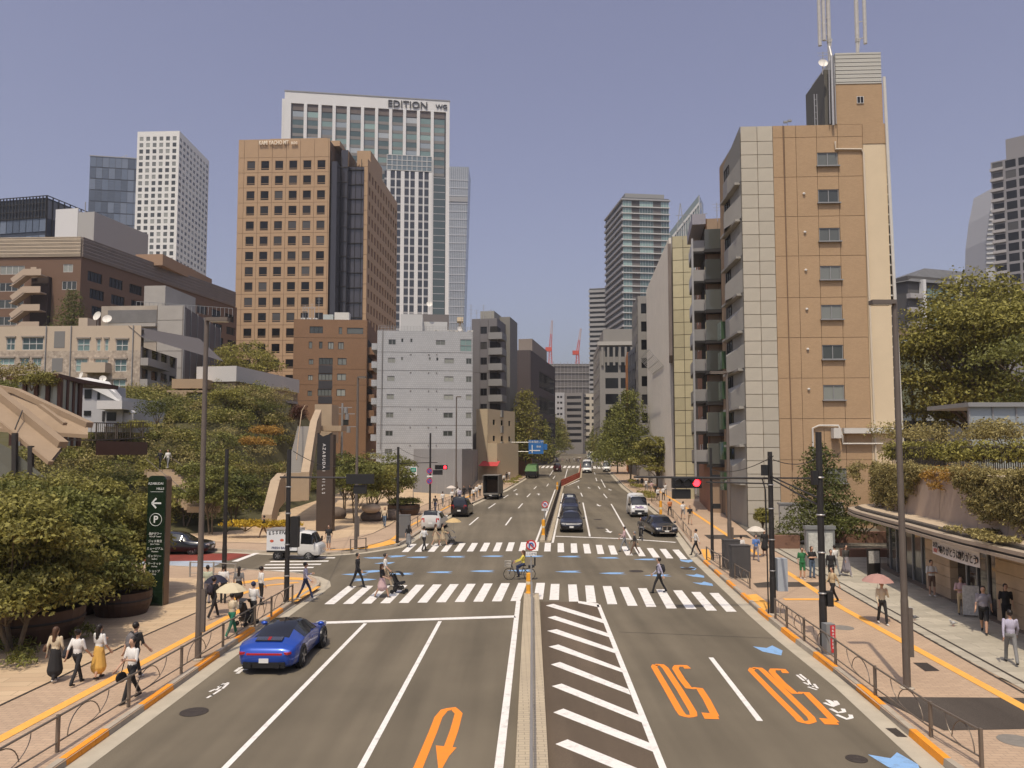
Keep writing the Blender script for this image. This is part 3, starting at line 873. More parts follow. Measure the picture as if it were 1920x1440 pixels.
b.box('side_wall', M_BEIGETILE, W - .3, .5, 0, W, 9, H)
b.roof(M_ROOFGREY)
# stair tower on the roof
tz = bz(160); tt = bz(102)
b.box('roof_tower', M_BEIGETILE, bx(1580), .0, H, bx(1668), 6, tz)
rw = b.window('front', (bx(1619), bz(197), bx(1632), bz(184)), -.02, 's', G_DARK, M_FRAME_W)
mbl = MB()
n = 16
for i in range(n): mbl.b2(bx(1580), -.05 - .03 * (i % 2), tz + (tt - tz) * i / n, bx(1667), 6, tz + (tt - tz) * (i + .86) / n)
mbl.build('louvre_screen', mat('pale_louvre', (0.50, 0.49, 0.44), 0.6), b.root)
b.box('tower_side', mat('dark_tower_side', (0.12, 0.115, 0.10), 0.8), bx(1563), .6, H - .3, bx(1580) - .01, 5.5, tt - 1.2)
def mast(x, y, hb, ht, off):
    mb = MB()
    mb.tube([(x, y, hb), (x, y, hb + (ht - hb) * .35)], .16, 8); mb.tube([(x, y, hb + (ht - hb) * .33), (x, y, ht)], .2, 8)
    for dx, dz in off: mb.tube([(x + dx, y - .3, hb + dz), (x + dx, y - .3, ht + .2)], .17, 8); mb.bar((x, y, hb + dz + .6), (x + dx, y - .3, hb + dz + .6), .06); mb.bar((x, y, hb + dz + 2.2), (x + dx, y - .3, hb + dz + 2.2), .06)
    for a in range(5):
        mb.tube([(x + .25 * math.cos(a), y + .25 * math.sin(a), hb), (x + .1 * math.cos(a + 2), y + .2 * math.sin(a + 2), hb + 1.3), (x + .22 * math.cos(a + 4), y - .2, hb + 2.6)], .03, 5)
    return mb.build('phone_mast', mat('mast_grey', (0.47, 0.455, 0.43), 0.6, var=.15, vscale=4), b.root)
mast(bx(1590), 2.5, tt, bz(-40), [(-.55, 2.4), (-.95, 1.9)]); mast(bx(1646), 2.5, tt, bz(-40), [(.6, 2.0)])
dish(b.root, (bx(1554), -.3, bz(124)), .42); antenna(b, bx(1565), 1.0, tt - 1.5, 2.2)
mb = MB()
for p in (1546, 1551): mb.tube([(bx(p), 1, H), (bx(p), 1, bz(168))], .04, 6)
for z in np.arange(H + .4, bz(170), .6): mb.bar((bx(1546), 1, z), (bx(1551), 1, z), .03)
mb.build('roof_ladder', M_STEEL, b.root)
mb = MB(); xx = bx(1571)
mb.tube([(xx, -.3, H - .2), (xx, -.3, tt - .4), (xx + .1, .4, tt + .8)], .12, 8); mb.tube([(xx - .25, -.2, H), (xx - .2, -.2, tt)], .05, 6); mb.tube([(xx + .3, -.15, H), (xx + .25, -.2, tt - 1)], .05, 6)
mb.build('cable_riser', M_STEEL, b.root)
b.box('lift_housing', M_WHITEBOX, bx(1428), 2, H - .3, bx(1474), 5, bz(224)); b.box('lift_housing_cap', M_FRAME_G, bx(1427), 1.9, bz(224), bx(1475), 5.1, bz(222))
mb = MB(); mb.tube([(bx(1493), 1, H), (bx(1493), 1, H + .6)], .03, 6); mb.box((bx(1489), 1, H + .75), (.35, .2, .16)); mb.box((bx(1497), 1, H + .85), (.35, .2, .16)); mb.build('roof_horn', M_FRAME_G, b.root)
# drain pipes, gas pipe and bracketed duct near the foot
mb = MB()
mb.tube([(bx(1575), -.12, bz(268)), (bx(1575), -.12, bz(282)), (bx(1624), -.12, bz(283)), (bx(1628), -.12, bz(290)), (bx(1630), -.12, bz(500)), (bx(1634), -.12, bz(880))], .09, 8)
mb.build('drain_pipe', mat('cream_pipe', (0.62, 0.54, 0.42), 0.5), b.root)
mb = MB(); mb.tube([(bx(1671), -.15, bz(150)), (bx(1678), -.15, bz(560)), (bx(1683), -.15, bz(830))], .14, 8); mb.build('drain_pipe', M_WHITEBOX, b.root)
mb = MB(); mb.tube([(bx(1477), -.04, bz(236)), (bx(1479.5), -.04, bz(880))], .05, 6); mb.build('drain_pipe', mat('brown_pipe', (0.20, .13, .08), .6), b.root)
mb = MB()
mb.b2(bx(1572), -.7, bz(813), bx(1680), -.2, bz(803)); mb.b2(bx(1552), -.8, bz(822), bx(1566), -.1, bz(803))
mb.tube([(bx(1518), -.15, bz(865)), (bx(1518), -.15, bz(803)), (bx(1530), -.15, bz(798)), (bx(1566), -.15, bz(798)), (bx(1572), -.3, bz(818)), (bx(1572), -.3, bz(832)), (bx(1645), -.3, bz(832))], .08, 6)
mb.build('wall_duct', M_WHITEBOX, b.root)
for y0, _ in wy[1:7]:
    MB().sph((bx(1513.5), -.08, bz(y0 + 8)), (.13, .1, .12), 8, 5).build('vent_cap', M_WHITEBOX, b.root)
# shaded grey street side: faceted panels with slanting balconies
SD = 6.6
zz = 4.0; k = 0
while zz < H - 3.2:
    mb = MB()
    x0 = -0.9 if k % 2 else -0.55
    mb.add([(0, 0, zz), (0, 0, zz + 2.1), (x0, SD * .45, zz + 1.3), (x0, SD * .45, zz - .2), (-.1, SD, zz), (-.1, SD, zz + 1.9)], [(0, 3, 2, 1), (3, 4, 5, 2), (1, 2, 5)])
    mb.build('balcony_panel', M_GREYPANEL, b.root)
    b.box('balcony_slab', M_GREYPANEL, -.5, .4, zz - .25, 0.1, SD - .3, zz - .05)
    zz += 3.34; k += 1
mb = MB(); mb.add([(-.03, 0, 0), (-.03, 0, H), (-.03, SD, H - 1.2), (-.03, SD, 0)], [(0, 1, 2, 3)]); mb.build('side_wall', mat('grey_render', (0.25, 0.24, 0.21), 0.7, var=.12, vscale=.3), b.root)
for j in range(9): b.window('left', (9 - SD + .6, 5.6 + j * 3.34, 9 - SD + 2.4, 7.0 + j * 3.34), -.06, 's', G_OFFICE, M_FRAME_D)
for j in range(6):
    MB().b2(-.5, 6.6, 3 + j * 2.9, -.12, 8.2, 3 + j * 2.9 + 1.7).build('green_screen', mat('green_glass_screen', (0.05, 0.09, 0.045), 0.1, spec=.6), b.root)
beige = b

# street fronts further up on the right, near to far
def street_line(px, d):                         # building line of the right-hand side
    return at(px, 846, d)
b = Bld('balcony_block', 'brick red apartment block with glazed grey balconies up the street', (1326, 600, 80), (1372, 600, 79.6), (1340, 410), 14, M_JOINTD)
M_BRICKRED = brick_mat('red_brown_tile', (0.29, 0.15, 0.095), (0.26, 0.13, 0.08), (0.18, 0.09, 0.06), 1, .24, .07, .006, rot=(R(90), 0, 0), var=.06)
M_TANWALL = mat('tan_wall', (0.33, 0.235, 0.16), 0.8, var=.08, vscale=.5)
b.wall('front', M_TANWALL, xb=[0, b.W * .5, b.W], zb=[0, b.H - 9, b.H - 6, b.H - 3, b.H], gap=.04, name='tiled_panel')
ops = []
nfl = int((b.H - 4) / 3.2)
for j in range(nfl):
    z = b.H - 3.1 - j * 3.2
    for k in range(2): ops.append((1.0 + k * 3.0, z, 3.2 + k * 3.0, z + 1.7))
b.wall('left', M_BRICKRED, ops, rec=.12, win='3', gm=G_DARK, fm=M_FRAME_W)
for j in range(nfl):
    z = b.H - 3.3 - j * 3.2
    b.box('balcony', mat('glazed_balcony', (0.32, 0.31, 0.30), .3, orand=.15), -1.35, 1.0, z, -.02, 6.6, z + 1.25)
    b.box('balcony_slab', M_FRAME_D, -1.3, .6, z - .25, -.02, 7, z - .02)
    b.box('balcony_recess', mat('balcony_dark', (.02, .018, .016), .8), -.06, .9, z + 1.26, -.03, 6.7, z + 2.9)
    b.box('bay_window', mat('green_grey_glass', (.085, .088, .08), .08, orand=.4), -.2, -.9, z - .2, 2.2, -.02, z + 1.9)
    b.box('bay_slab', M_FRAME_D, -.3, -1.0, z - .55, 2.25, -.02, z - .25)
b.box('corner_post', M_STEEL, -1.5, .3, 2, -1.3, .5, b.H - 2)
b.box('parapet', mat('lavender_fascia', (.30, .29, .33), .7), -1.4, -.1, b.H - .6, 0, 8, b.H + .5)
for j in range(3): antenna(b, 1.5 + j, 3, b.H - .4, 3.0)
b.roof(M_ROOFGREY)

M_YELTILE = mat('yellow_stone_tile', (0.46, 0.41, 0.26), 0.6, var=.10, vscale=.8, orand=.12)
b = Bld('yellow_tile_building', 'narrow building clad in pale yellow square stone tiles', (1261, 600, 98), (1298, 600, 97.5), (1262, 443), 12, M_JOINTD)
zb = list(np.arange(0, b.H - 1, 1.62)) + [b.H]
b.wall('front', M_YELTILE, xb=[0, b.W * .58, b.W], zb=zb, gap=.07, name='stone_tile')
b.wall('left', mat('billboard_dark', (.12, .10, .09), .7, var=.2, vscale=.3), rec=.1)
b.box('billboard', mat('billboard_sheet', (.20, .165, .145), .6, var=.25, vscale=.2), -.5, 2, b.H * .55, -.05, 11, b.H - .4)
mb = MB()
for x0 in (.6, 3.2): mb.bar((x0, 1, b.H), (x0 + .6, 1, b.H + 4.6), .09); mb.bar((x0 + 1.2, 1, b.H), (x0 + .6, 1, b.H + 4.6), .09)
for z in (1, 2, 3): mb.bar((.6, 1, b.H + z), (4.6, 1, b.H + z), .06)
mb.build('roof_frame', M_FRAME_G, b.root); b.roof(M_ROOFGREY)

b = Bld('ribbed_white_building', 'white vertically ribbed building with small wire canopies over the street', (1217, 600, 137), (1290, 600, 134), (1219, 540), 10, M_JOINTD)
H2 = at(1262, 443, 108).z - b.z0
# its street side is a long ribbed wall that rises towards us
A = at(1262, 700, 109); B2 = at(1217, 700, 135)
dv = Vector((B2.x - A.x, B2.y - A.y, 0)); Ld = dv.length; ang = math.atan2(dv.y, dv.x)
mb = MB(); zA = at(1262, 446, 109).z - gz(109); zB = at(1217, 545, 135).z - gz(109)
nr = 46
for i in range(nr):
    t0, t1 = i / nr, (i + .72) / nr
    za = zA + (zB - zA) * t0
    mb.b2(t0 * Ld, 0, 0, t1 * Ld, .35, za)
b2 = mb.build('ribbed_wall', mat('white_rib', (.66, .61, .53), .7, var=.06, vscale=.4), b.root)
q = b.root.matrix_basis.copy()
from mathutils import Matrix as _M
wm = _M.Translation((A.x, A.y, gz(109))) @ _M.Rotation(ang, 4, 'Z')
bpy.context.view_layer.update()
b2.matrix_basis = b.root.matrix_world.inverted() @ wm
mb = MB(); mb.b2(0, -.4, 0, Ld, -.02, zB - 1); o = mb.build('rear_wall', mat('grey_back', (.3, .28, .25), .8), b.root); o.matrix_basis = b2.matrix_basis.copy()
for z in (7.5, 20.5):
    mb = MB()
    for i in range(10):
        t = .25 + .05 * i
        mb.bar((Ld * t, .3, z - 1.8), (Ld * t, 2.6, z + .9), .06)
    for k in range(4): mb.bar((Ld * .25, .4 + .7 * k, z - 1.7 + .85 * k), (Ld * .72, .4 + .7 * k, z - 1.7 + .85 * k), .06)
    o = mb.build('wire_canopy', M_STEEL, b.root); o.matrix_basis = b2.matrix_basis.copy()
b.roof(M_ROOFGREY)

def simple(name, label, pl, pr, top, D, wallm, cols, fh, ww, wh, gm=G_OFFICE, left=None, right=None, base=None, win='s', z0=3.5, roofm=None, marg=.8, frames=False, rec=.12, fm=None, sm=None, group=None, wz=.9):
    """plain block with a grid of windows on the front and, if asked, on a side"""
    b = Bld(name, label, pl, pr, top, D, M_JOINTD, base, group=group)
    nz = max(1, int((b.H - z0 - .6) / fh))
    if cols: dx = (b.W - 2 * marg) / cols; ops = grid(marg + (dx - ww) / 2, dx, cols, b.H - .8 - nz * fh + wz, fh, nz, ww, wh)
    else: ops = []
    b.wall('front', wallm, ops, win=win, gm=gm, frames=frames, rec=rec, fm=fm)
    for side, n in (('left', left), ('right', right)):
        if n is None: continue
        if n: dx = (D - 2 * marg) / n; o2 = grid(marg + (dx - ww) / 2, dx, n, b.H - .8 - nz * fh + wz, fh, nz, min(ww, dx * .8), wh)
        else: o2 = []
        b.wall(side, sm or wallm, o2, win=win, gm=gm, frames=False, rec=rec)
    b.roof(roofm or M_ROOFGREY)
    return b
M_GREYSTONE = mat('grey_stone_cladding', (.25, .235, .21), .7, var=.08, vscale=.15)
simple('grey_pilaster_building', 'slim grey building beside the ribbed white one', (1196, 700, 150), (1232, 700, 149.7), (1205, 555), 14, M_GREYSTONE, 2, 3.6, 1.2, 2.0, left=4)
b = simple('orange_balcony_building', 'small orange building with open balcony floors', (1176, 700, 172), (1212, 700, 171.5), (1190, 660), 12, mat('orange_wall', (.50, .20, .06), .8, var=.08, vscale=.4), 2, 3.3, 1.6, 1.7, G_DARK, left=3)
simple('dark_glass_shop_block', 'dark glazed block behind the street trees', (1192, 780, 156), (1212, 780, 156), (1200, 650), 10, mat('dark_cladding', (.10, .10, .105), .4), 2, 3.4, 1.0, 2.4, G_DARK, left=4)
b = simple('stone_podium_block', 'broad grey stone block with colonnaded top below the glass tower', (1124, 700, 250), (1228, 700, 249), (1124, 640), 40, M_GREYSTONE, 3, 5.2, 4.2, 3.4, G_OFFICE, left=6, marg=1.5)
for i in range(9): b.box('column', M_GREYSTONE, .6 + i * 1.9, -.7, b.H - 8, 1.3 + i * 1.9, -.1, b.H - 2)
b.box('cornice', mat('pale_cornice', (.42, .40, .36), .8), -.6, -.9, b.H - 1.4, b.W + .3, 1, b.H - .2)
b.box('upper_storey', M_GREYSTONE, 1.5, 3, b.H - .5, b.W, 30, b.H + 4.5)
for i in range(4): ac_unit(b, 12 + i * 2.2, 2, b.H - .3, 1.8)
# tall glass tower of the right side
b = Bld('balcony_glass_tower', 'tall slab tower with pale green glass and white floor bands', (1168, 500, 400), (1256, 500, 403), (1168, 368), 38, mat('tower_core', (.06, .065, .07), .6))
nf = 36; fh = (b.H - 8) / nf
M_BAND = mat('white_floor_band', (.52, .52, .50), .6); M_BANDG = mat('grey_floor_band', (.34, .34, .345), .7)
xs = np.array([0, .2, .36, .66, .82, 1.0]) * b.W
for j in range(nf):
    z = 6 + j * fh
    b.box('floor_band', M_BAND, -.5, -.7, z - .25, b.W + .3, .16, z + .25)
    for i in range(5):
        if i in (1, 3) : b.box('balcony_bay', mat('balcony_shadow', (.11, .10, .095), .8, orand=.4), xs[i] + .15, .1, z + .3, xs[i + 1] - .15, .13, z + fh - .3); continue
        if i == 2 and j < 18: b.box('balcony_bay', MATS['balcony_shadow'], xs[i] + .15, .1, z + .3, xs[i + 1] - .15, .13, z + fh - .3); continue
        b.window('front', (xs[i] + .15, z + .26, xs[i + 1] - .15, z + fh - .26), .0, 'c', G_TEAL, M_FRAME_W, frames=True)
    b.box('side_band', M_BANDG, -.7, -.65, z - .45, .3, 38, z + .75)
b.box('roof', M_BANDG, -.8, -.8, b.H - 2, b.W + .5, 38, b.H - 1.2); b.box('crown', mat('tower_crown', (.27, .27, .26), .6), 2, 2, b.H - 1.2, b.W - 2, 36, b.H + 2.4)
b = Bld('grey_slab_tower', 'lower grey tower with close floor lines beside the glass tower', (1105, 600, 442), (1138, 600, 440), (1137, 540), 30, mat('tower_core', (.06, .065, .07), .6))
nf = 34; fh = b.H / nf
for j in range(nf): b.box('floor_band', M_BANDG, -.3, -.5, j * fh, b.W + .2, .2, j * fh + fh * .52)
b.roof(M_ROOFGREY)
b = Bld('slant_top_tower', 'glass tower with a slanting top behind the slab tower', (1252, 430, 520), (1312, 430, 512), (1256, 440), 40, mat('tower_core2', (.20, .24, .24), .3))
mb = MB(); hh = at(1310, 368, 515).z - b.z0
mb.add([(0, -.3, 0), (b.W, -.3, 0), (b.W, -.3, hh), (0, -.3, b.H), (0, 20, 0), (b.W, 20, 0), (b.W, 20, hh), (0, 20, b.H)], [(0, 1, 2, 3), (1, 5, 6, 2), (3, 2, 6, 7), (4, 0, 3, 7)])
mb.build('glass_front', mat('pale_green_glass', (.17, .205, .205), .1, var=.1, vscale=.1), b.root)
for i in range(15):
    t = i / 14
    b.box('mullion', M_BAND, t * b.W - .2, -.8, b.H * .3, t * b.W + .2, -.28, b.H + (hh - b.H) * t - (1 if i in (0, 14) else 5))
for j in range(12): b.box('floor_line', M_BANDG, 0, -.7, b.H - 6 - j * 4, b.W, -.31, b.H - 5.4 - j * 4)
mb = MB(); mb.add([(0, -.9, b.H - 5), (b.W, -.9, hh - 5), (b.W, -.9, hh - 7), (0, -.9, b.H - 7)], [(3, 2, 1, 0)]); mb.build('slanting_band', M_BAND, b.root)
# far end of the street
M_CONSTR = mat('scaffold_netting', (.15, .14, .138), .9, var=.15, vscale=.08)
b = Bld('netted_construction_block', 'wide dark building wrapped in construction netting under two cranes', (1031, 700, 560), (1112, 700, 560), (1035, 681), 30, M_CONSTR)
for j in range(11): b.box('scaffold_rail', mat('scaffold_grey', (.30, .29, .28), .7), -.3, -.6, b.H - 2 - j * 5.2, b.W + .3, -.2, b.H - 1.6 - j * 5.2)
for i in range(13): b.box('scaffold_post', MATS['scaffold_grey'], b.W * i / 12 - .15, -.55, 0, b.W * i / 12 + .15, -.25, b.H + (1.2 if i % 2 else 0))
def crane(px, label, pb, pt, lean):
    Y = 570; base = at(px, pb, Y); top = at(px + lean, pt, Y); mid = at(px, pb - (pb - pt) * .42, Y)
    t = thing('tower_crane', label, 'crane', base)
    def lattice(a, c, w, name, m):
        mb = MB(); a, c = a - base, c - base; n = 10; d = c - a
        for s1, s2 in ((-1, -1), (-1, 1), (1, -1), (1, 1)): mb.bar(a + Vector((s1 * w, s2 * w, 0)), c + Vector((s1 * w * .6, s2 * w * .6, 0)), .35)
        for i in range(n):
            p, q = a + d * (i / n), a + d * ((i + 1) / n); s = 1 if i % 2 else -1
            mb.bar(p + Vector((s * w, -w, 0)), q + Vector((-s * w, -w, 0)), .25)
        mb.build(name, m, t)
    red = mat('crane_red', (.60, .10, .07), .6); wht = mat('crane_pale', (.55, .42, .40), .6)
    lattice(base, mid, 1.3, 'crane_mast', red); q = mid.lerp(top, .5)
    lattice(mid, q, .9, 'crane_jib', red); lattice(q, top, .7, 'crane_jib_end', wht)
    MB().box(mid - base + Vector((-1.5, 0, -1)), (4.5, 3, 3)).build('crane_cab', red, t)
crane(1032, 'red lattice crane with upright jib on the netted building', 690, 601, 3)
crane(1083, 'red lattice crane with leaning jib on the netted building', 690, 616, 6)
b = simple('cream_far_block', 'small cream apartment block at the far end of the street', (1093, 780, 380), (1122, 780, 380), (1095, 738), 15, mat('cream_far', (.50, .45, .36), .8), 2, 3.2, 2.0, 1.4, G_DARK)
b = simple('striped_far_block', 'grey far block with long horizontal window bands', (1060, 780, 372), (1093, 780, 370), (1075, 737), 16, mat('grey_far', (.22, .205, .19), .8), 1, 3.0, 7.0, 1.4, G_DARK, right=1)
b = simple('pale_narrow_far_block', 'thin pale block left of the street end', (1041, 780, 430), (1058, 780, 430), (1045, 736), 16, mat('pale_far', (.40, .40, .41), .8), 2, 3.2, 1.2, 1.2, G_DARK)
b = simple('white_striped_far_block', 'far building with a bright vertical fin and balconies', (1006, 760, 330), (1024, 760, 330), (1012, 692), 30, mat('fin_grey', (.33, .31, .28), .8), 1, 3.3, 2.4, 1.3, G_DARK, right=5)
b.box('fin', M_BAND, b.W + .05, 8, 3, b.W + .9, 9.6, b.H - 4)
b.box('roof_garden', mat('roof_plants', (.16, .14, .03), .9), 0, 1, b.H - .3, b.W * .9, 6, b.H + 2.0)
# ------------------------------------------------------------------ left side buildings
M_BROWNDARK = mat('dark_brown_cladding', (.075, .058, .055), .7, var=.06, vscale=.2)
b = simple('dark_brown_block', 'dark brown windowless block with banded side windows', (960, 720, 205), (995, 720, 204), (965, 657), 46, M_BROWNDARK, 0, 4, 1, 1, right=None, sm=M_BROWNDARK)
b.wall('right', M_BROWNDARK, [(14, b.H - 9 - j * 7, 44, b.H - 4.2 - j * 7, 'c') for j in range(5)], gm=G_DARK, rec=.1)
b.box('roof_house', mat('brown_roof_house', (.24, .20, .17), .8), 1, 4, b.H - .4, b.W * .95, 30, b.H + 3.6)
b = simple('grey_office_slice', 'grey office building with regular small windows before the dark block', (938, 720, 174), (946, 720, 174), (938, 655), 28, mat('olive_grey', (.20, .19, .17), .8), 1, 3.5, .6, 1.7, G_DARK, right=8)
M_DKGREY = mat('dark_grey_panel', (.16, .15, .15), .7, var=.06, vscale=.3)
b = Bld('balcony_grey_tower', 'dark grey apartment tower with stacked street balconies', (884, 700, 148), (932, 700, 147), (893, 598), 16, M_JOINTD)
n = int((b.H - 4) / 3.0)
b.wall('front', M_DKGREY, [(b.W * .35, b.H - 3 - j * 3.0, b.W * .35 + 1.3, b.H - 1.6 - j * 3.0) for j in range(n)], xb=[0, b.W * .33, b.W * .66, b.W], zb=[0, b.H * .33, b.H * .66, b.H], gap=.05, gm=G_DARK)
for j in range(n):
    b.box('balcony', mat('grey_balcony', (.235, .23, .22), .7), b.W - 1.5, -1.0, b.H - 4.2 - j * 3.0, b.W + 1.2, 3.2, b.H - 2.9 - j * 3.0)
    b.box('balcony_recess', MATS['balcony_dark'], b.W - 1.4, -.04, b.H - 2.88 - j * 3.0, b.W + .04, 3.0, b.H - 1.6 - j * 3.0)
b.wall('right', M_DKGREY); b.roof(M_ROOFGREY)
b.box('roof_house', mat('roof_house_grey', (.29, .28, .25), .8), 1.0, 3, b.H - .4, b.W * .75, 10, b.H + 2.0)
b.box('rear_tower', mat('rear_tower_grey', (.21, .20, .18), .8), b.W * .4, 8, 0, b.W + .9, 15.9, b.H + 1.6)
for j in range(3): antenna(b, .5 + j * 1.4, 2, b.H - .4, 2.5 + j % 2)
# white tiled apartment block
M_WHITETILE = brick_mat('white_mosaic_tile', (.43, .44, .45), (.40, .41, .42), (.30, .31, .32), 1, .34, .34, .022, rot=(R(90), 0, 0), var=.05)
b = Bld('white_tile_block', 'white tiled apartment block with small paired windows and rooftop plant', (706, 740, 124), (887, 740, 125.5), (712, 619), 15, M_JOINTD)
s = b.W / 181.0
def wx(p): return (p - 706) * s
def wz(p): return at(706, p, 124).z - b.z0
ops = []
for j in range(7):
    y = 641 + 34.3 * j
    x0 = 727 - j * .8
    ops.append((wx(x0), wz(y + 5), wx(x0 + 14), wz(y - 5), 's'))
    if j: ops.append((wx(833 - j * .5), wz(y + 5), wx(851 - j * .5), wz(y - 5), 's')); ops.append((wx(873.5), wz(y + 5.5), wx(884), wz(y - 5.5), 's'))
    else: ops.append((wx(816), wz(y + 4.5), wx(834), wz(y - 5), 's')); ops.append((wx(862), wz(657), wx(884), wz(634), 'st', G_TEAL))
ops += [(wx(751), wz(641), wx(755), wz(634), 'p'), (wx(768), wz(641), wx(772), wz(634), 'p'), (wx(751), wz(675), wx(755), wz(669), 'p'), (wx(803), wz(675), wx(807), wz(669), 'p'), (wx(817), wz(675), wx(821), wz(669), 'p')]
b.wall('front', M_WHITETILE, ops, xb=[0, wx(717), b.W], zb=[0, wz(831)] + [wz(797 - 34.3 * k) for k in range(5)] + [b.H], gap=.06, rec=.1, gm=G_HOME, fm=M_FRAME_G, name='tiled_panel')
b.wall('right', mat('grey_tile_side', (.22, .22, .22), .8)); b.roof(M_ROOFGREY)
for j in range(7):
    b.box('balcony', M_WHITETILE, -.9, .4, wz(655 + 34.3 * j), -.02, 8, wz(643 + 34.3 * j))
    for px in (769, 803, 818):
        MB().sph((wx(px), -.06, wz(663 + 34.3 * j)), (.1, .1, .16), 6, 4).build('vent_cap', M_FRAME_G, b.root)
b.box('roof_house', mat('white_roof_house', (.50, .50, .49), .8), wx(748), 2.5, b.H - .35, wx(790), 9, wz(583)); b.box('roof_house', MATS['white_roof_house'], wx(790) + .02, 4, b.H - .35, wx(838), 9, wz(594))
b.box('rear_block', mat('dark_rear', (.15, .135, .13), .8), wx(770), 9.2, b.H - .4, wx(842), 14.9, wz(569))
mb = MB()
for i in range(30): mb.tube([(wx(708 + 6 * i), .5, b.H - .3), (wx(708 + 6 * i), .5, b.H + .8)], .03, 5)
for z in (.2, .5, .8): mb.bar((wx(708), .5, b.H + z), (wx(884), .5, b.H + z), .04)
mb.build('roof_railing', M_STEEL, b.root)
for px in (812, 838, 846, 877): ac_unit(b, wx(px), 1.2, b.H - .3, .9)
dish(b.root, (wx(803), 3, wz(562)), .5); dish(b.root, (wx(861), 2, wz(611)), .45, (.5, -1, .3))
antenna(b, wx(866), 5, b.H, 6.2); antenna(b, wx(885), 5, b.H, 5.5)
mb = MB(); mb.b2(wx(858), 6, wz(588), wx(870), 8, wz(580)); [mb.bar((wx(x), 7, b.H), (wx(864), 7, wz(586)), .12) for x in (856, 864, 872)]; mb.build('roof_tank', M_CREAMPLAIN, b.root)
mb = MB(); mb.tube([(wx(716), -.12, b.H), (wx(714), -.12, wz(840))], .07, 6); mb.build('drain_pipe', M_STEEL, b.root)
# brown tiled block left of it
M_BROWNTILE = brick_mat('brown_mosaic_tile', (.265, .155, .085), (.235, .135, .075), (.18, .105, .06), 1, .24, .07, .006, rot=(R(90), 0, 0), var=.07)
b = Bld('brown_tile_block', 'mid brown tiled block with dark central windows and rooftop plant', (549, 700, 140), (688, 700, 141), (552, 598), 18, M_JOINTD, base=2)
s = b.W / 139.0
def wx(p): return (p - 549) * s
def wz(p): return at(549, p, 140).z - b.z0
Z = lambda x, y: (400 + x * .2604, 500 + y * .2604)
ops = []
for (x0, y0, x1, y1, k) in [(687, 428, 783, 478, '3'), (898, 432, 922, 482, 'p'), (957, 435, 1075, 480, 'p'), (683, 538, 708, 588, 'p'), (757, 538, 782, 588, 'p'), (822, 540, 862, 592, 's'), (895, 540, 935, 592, 's'), (685, 665, 718, 703, 's'), (757, 655, 858, 705, '4'), (893, 655, 957, 705, 's'),
                            (682, 780, 715, 817, 's'), (755, 768, 856, 817, '4'), (890, 768, 955, 817, 's'), (680, 893, 712, 930, 's'), (752, 880, 853, 930, '4'), (888, 880, 952, 930, 's'), (930, 1100, 978, 1142, 's')]:
    a, c = Z(x0, y0), Z(x1, y1); ops.append((wx(a[0]), wz(c[1]), wx(c[0]), wz(a[1]), k))
b.wall('front', M_BROWNTILE, ops, zb=[0] + [wz(500 + v * .2604) for v in (965, 850, 735, 510)] + [b.H], xb=[0, b.W], gap=.05, rec=.11, gm=G_HOME, fm=M_FRAME_D, name='tiled_panel')
for (y0, y1) in ((707, 766), (819, 878), (932, 985)):
    a, c = Z(757, y0), Z(857, y1); b.box('spandrel_panel', mat('dark_spandrel', (.05, .048, .05), .4), wx(a[0]), -.03, wz(c[1]), wx(c[0]), .02, wz(a[1]))
b.wall('right', M_BROWNTILE); b.roof(M_ROOFGREY)
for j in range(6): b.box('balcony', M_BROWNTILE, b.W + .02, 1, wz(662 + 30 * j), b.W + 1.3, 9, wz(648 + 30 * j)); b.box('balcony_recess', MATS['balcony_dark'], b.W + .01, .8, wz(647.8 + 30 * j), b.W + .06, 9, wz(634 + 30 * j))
for px in (560, 571, 583): ac_unit(b, wx(px), 1, b.H - .3, .8)
b.box('roof_plant', M_WHITEBOX, wx(622), 2, b.H - .3, wx(650), 4, wz(581)); b.box('roof_plant', mat('pale_green_plant', (.42, .46, .44), .6), wx(601), 1.6, b.H - .3, wx(620), 3, wz(586))
antenna(b, wx(592), 2, b.H, 5.0); antenna(b, wx(566), 2, b.H, 3, True); antenna(b, wx(578), 2.5, b.H, 3.4)
mb = MB(); [mb.bar((wx(x), 2, b.H), (wx(x), 2, wz(572)), .1) for x in (562, 572, 584)]; mb.bar((wx(560), 2, wz(573)), (wx(586), 2, wz(573)), .1); mb.build('roof_frame', M_STEEL, b.root)

# the tan gridded office tower
M_TANPANEL = brick_mat('tan_precast_panel', (.45, .305, .185), (.43, .29, .175), (.37, .25, .15), 1, .3, .1, .006, rot=(R(90), 0, 0), var=.05, bump=.1)
b = Bld('tan_office_tower', 'tan office tower with square windows and a dark glass notch', (444.5, 400, 194), (617, 400, 193), (449, 262), 16, mat('tan_joint', (.16, .09, .05), .9))
s = b.W / 172.5
fh = 29.05 / 1440 * 194 * 1.012
cw = b.W / 6.42
ztop = b.H - 35.5 / 1440 * 197
nrow = 18
rows = [ztop - fh * (i) for i in range(nrow + 1)]
rows = [r for r in rows if r > 0]
xb = [.28] + [.28 + .55 + cw * (i + .0) for i in range(1)]
xb = [.0] + [b.W - cw * (6 - i) * .985 - .35 for i in range(6)] + [b.W - .35, b.W]
xb = sorted(set(round(v, 3) for v in xb))
ops = []
pan_x = xb[1:-1]
for zt_ in rows[:-1]:
    for i in range(len(pan_x) - 1):
        c = (pan_x[i] + pan_x[i + 1]) / 2
        ops.append((c - 1.07, zt_ - fh + .68, c + 1.07, zt_ - fh + 3.1, 'l'))
b.wall('front', M_TANPANEL, ops, xb=xb, zb=sorted([0, b.H] + rows), gap=.07, rec=.12, gm=G_OFFICE, fm=mat('tan_window_frame', (.28, .185, .105), .6), name='precast_panel')
b.roof(M_ROOFGREY)
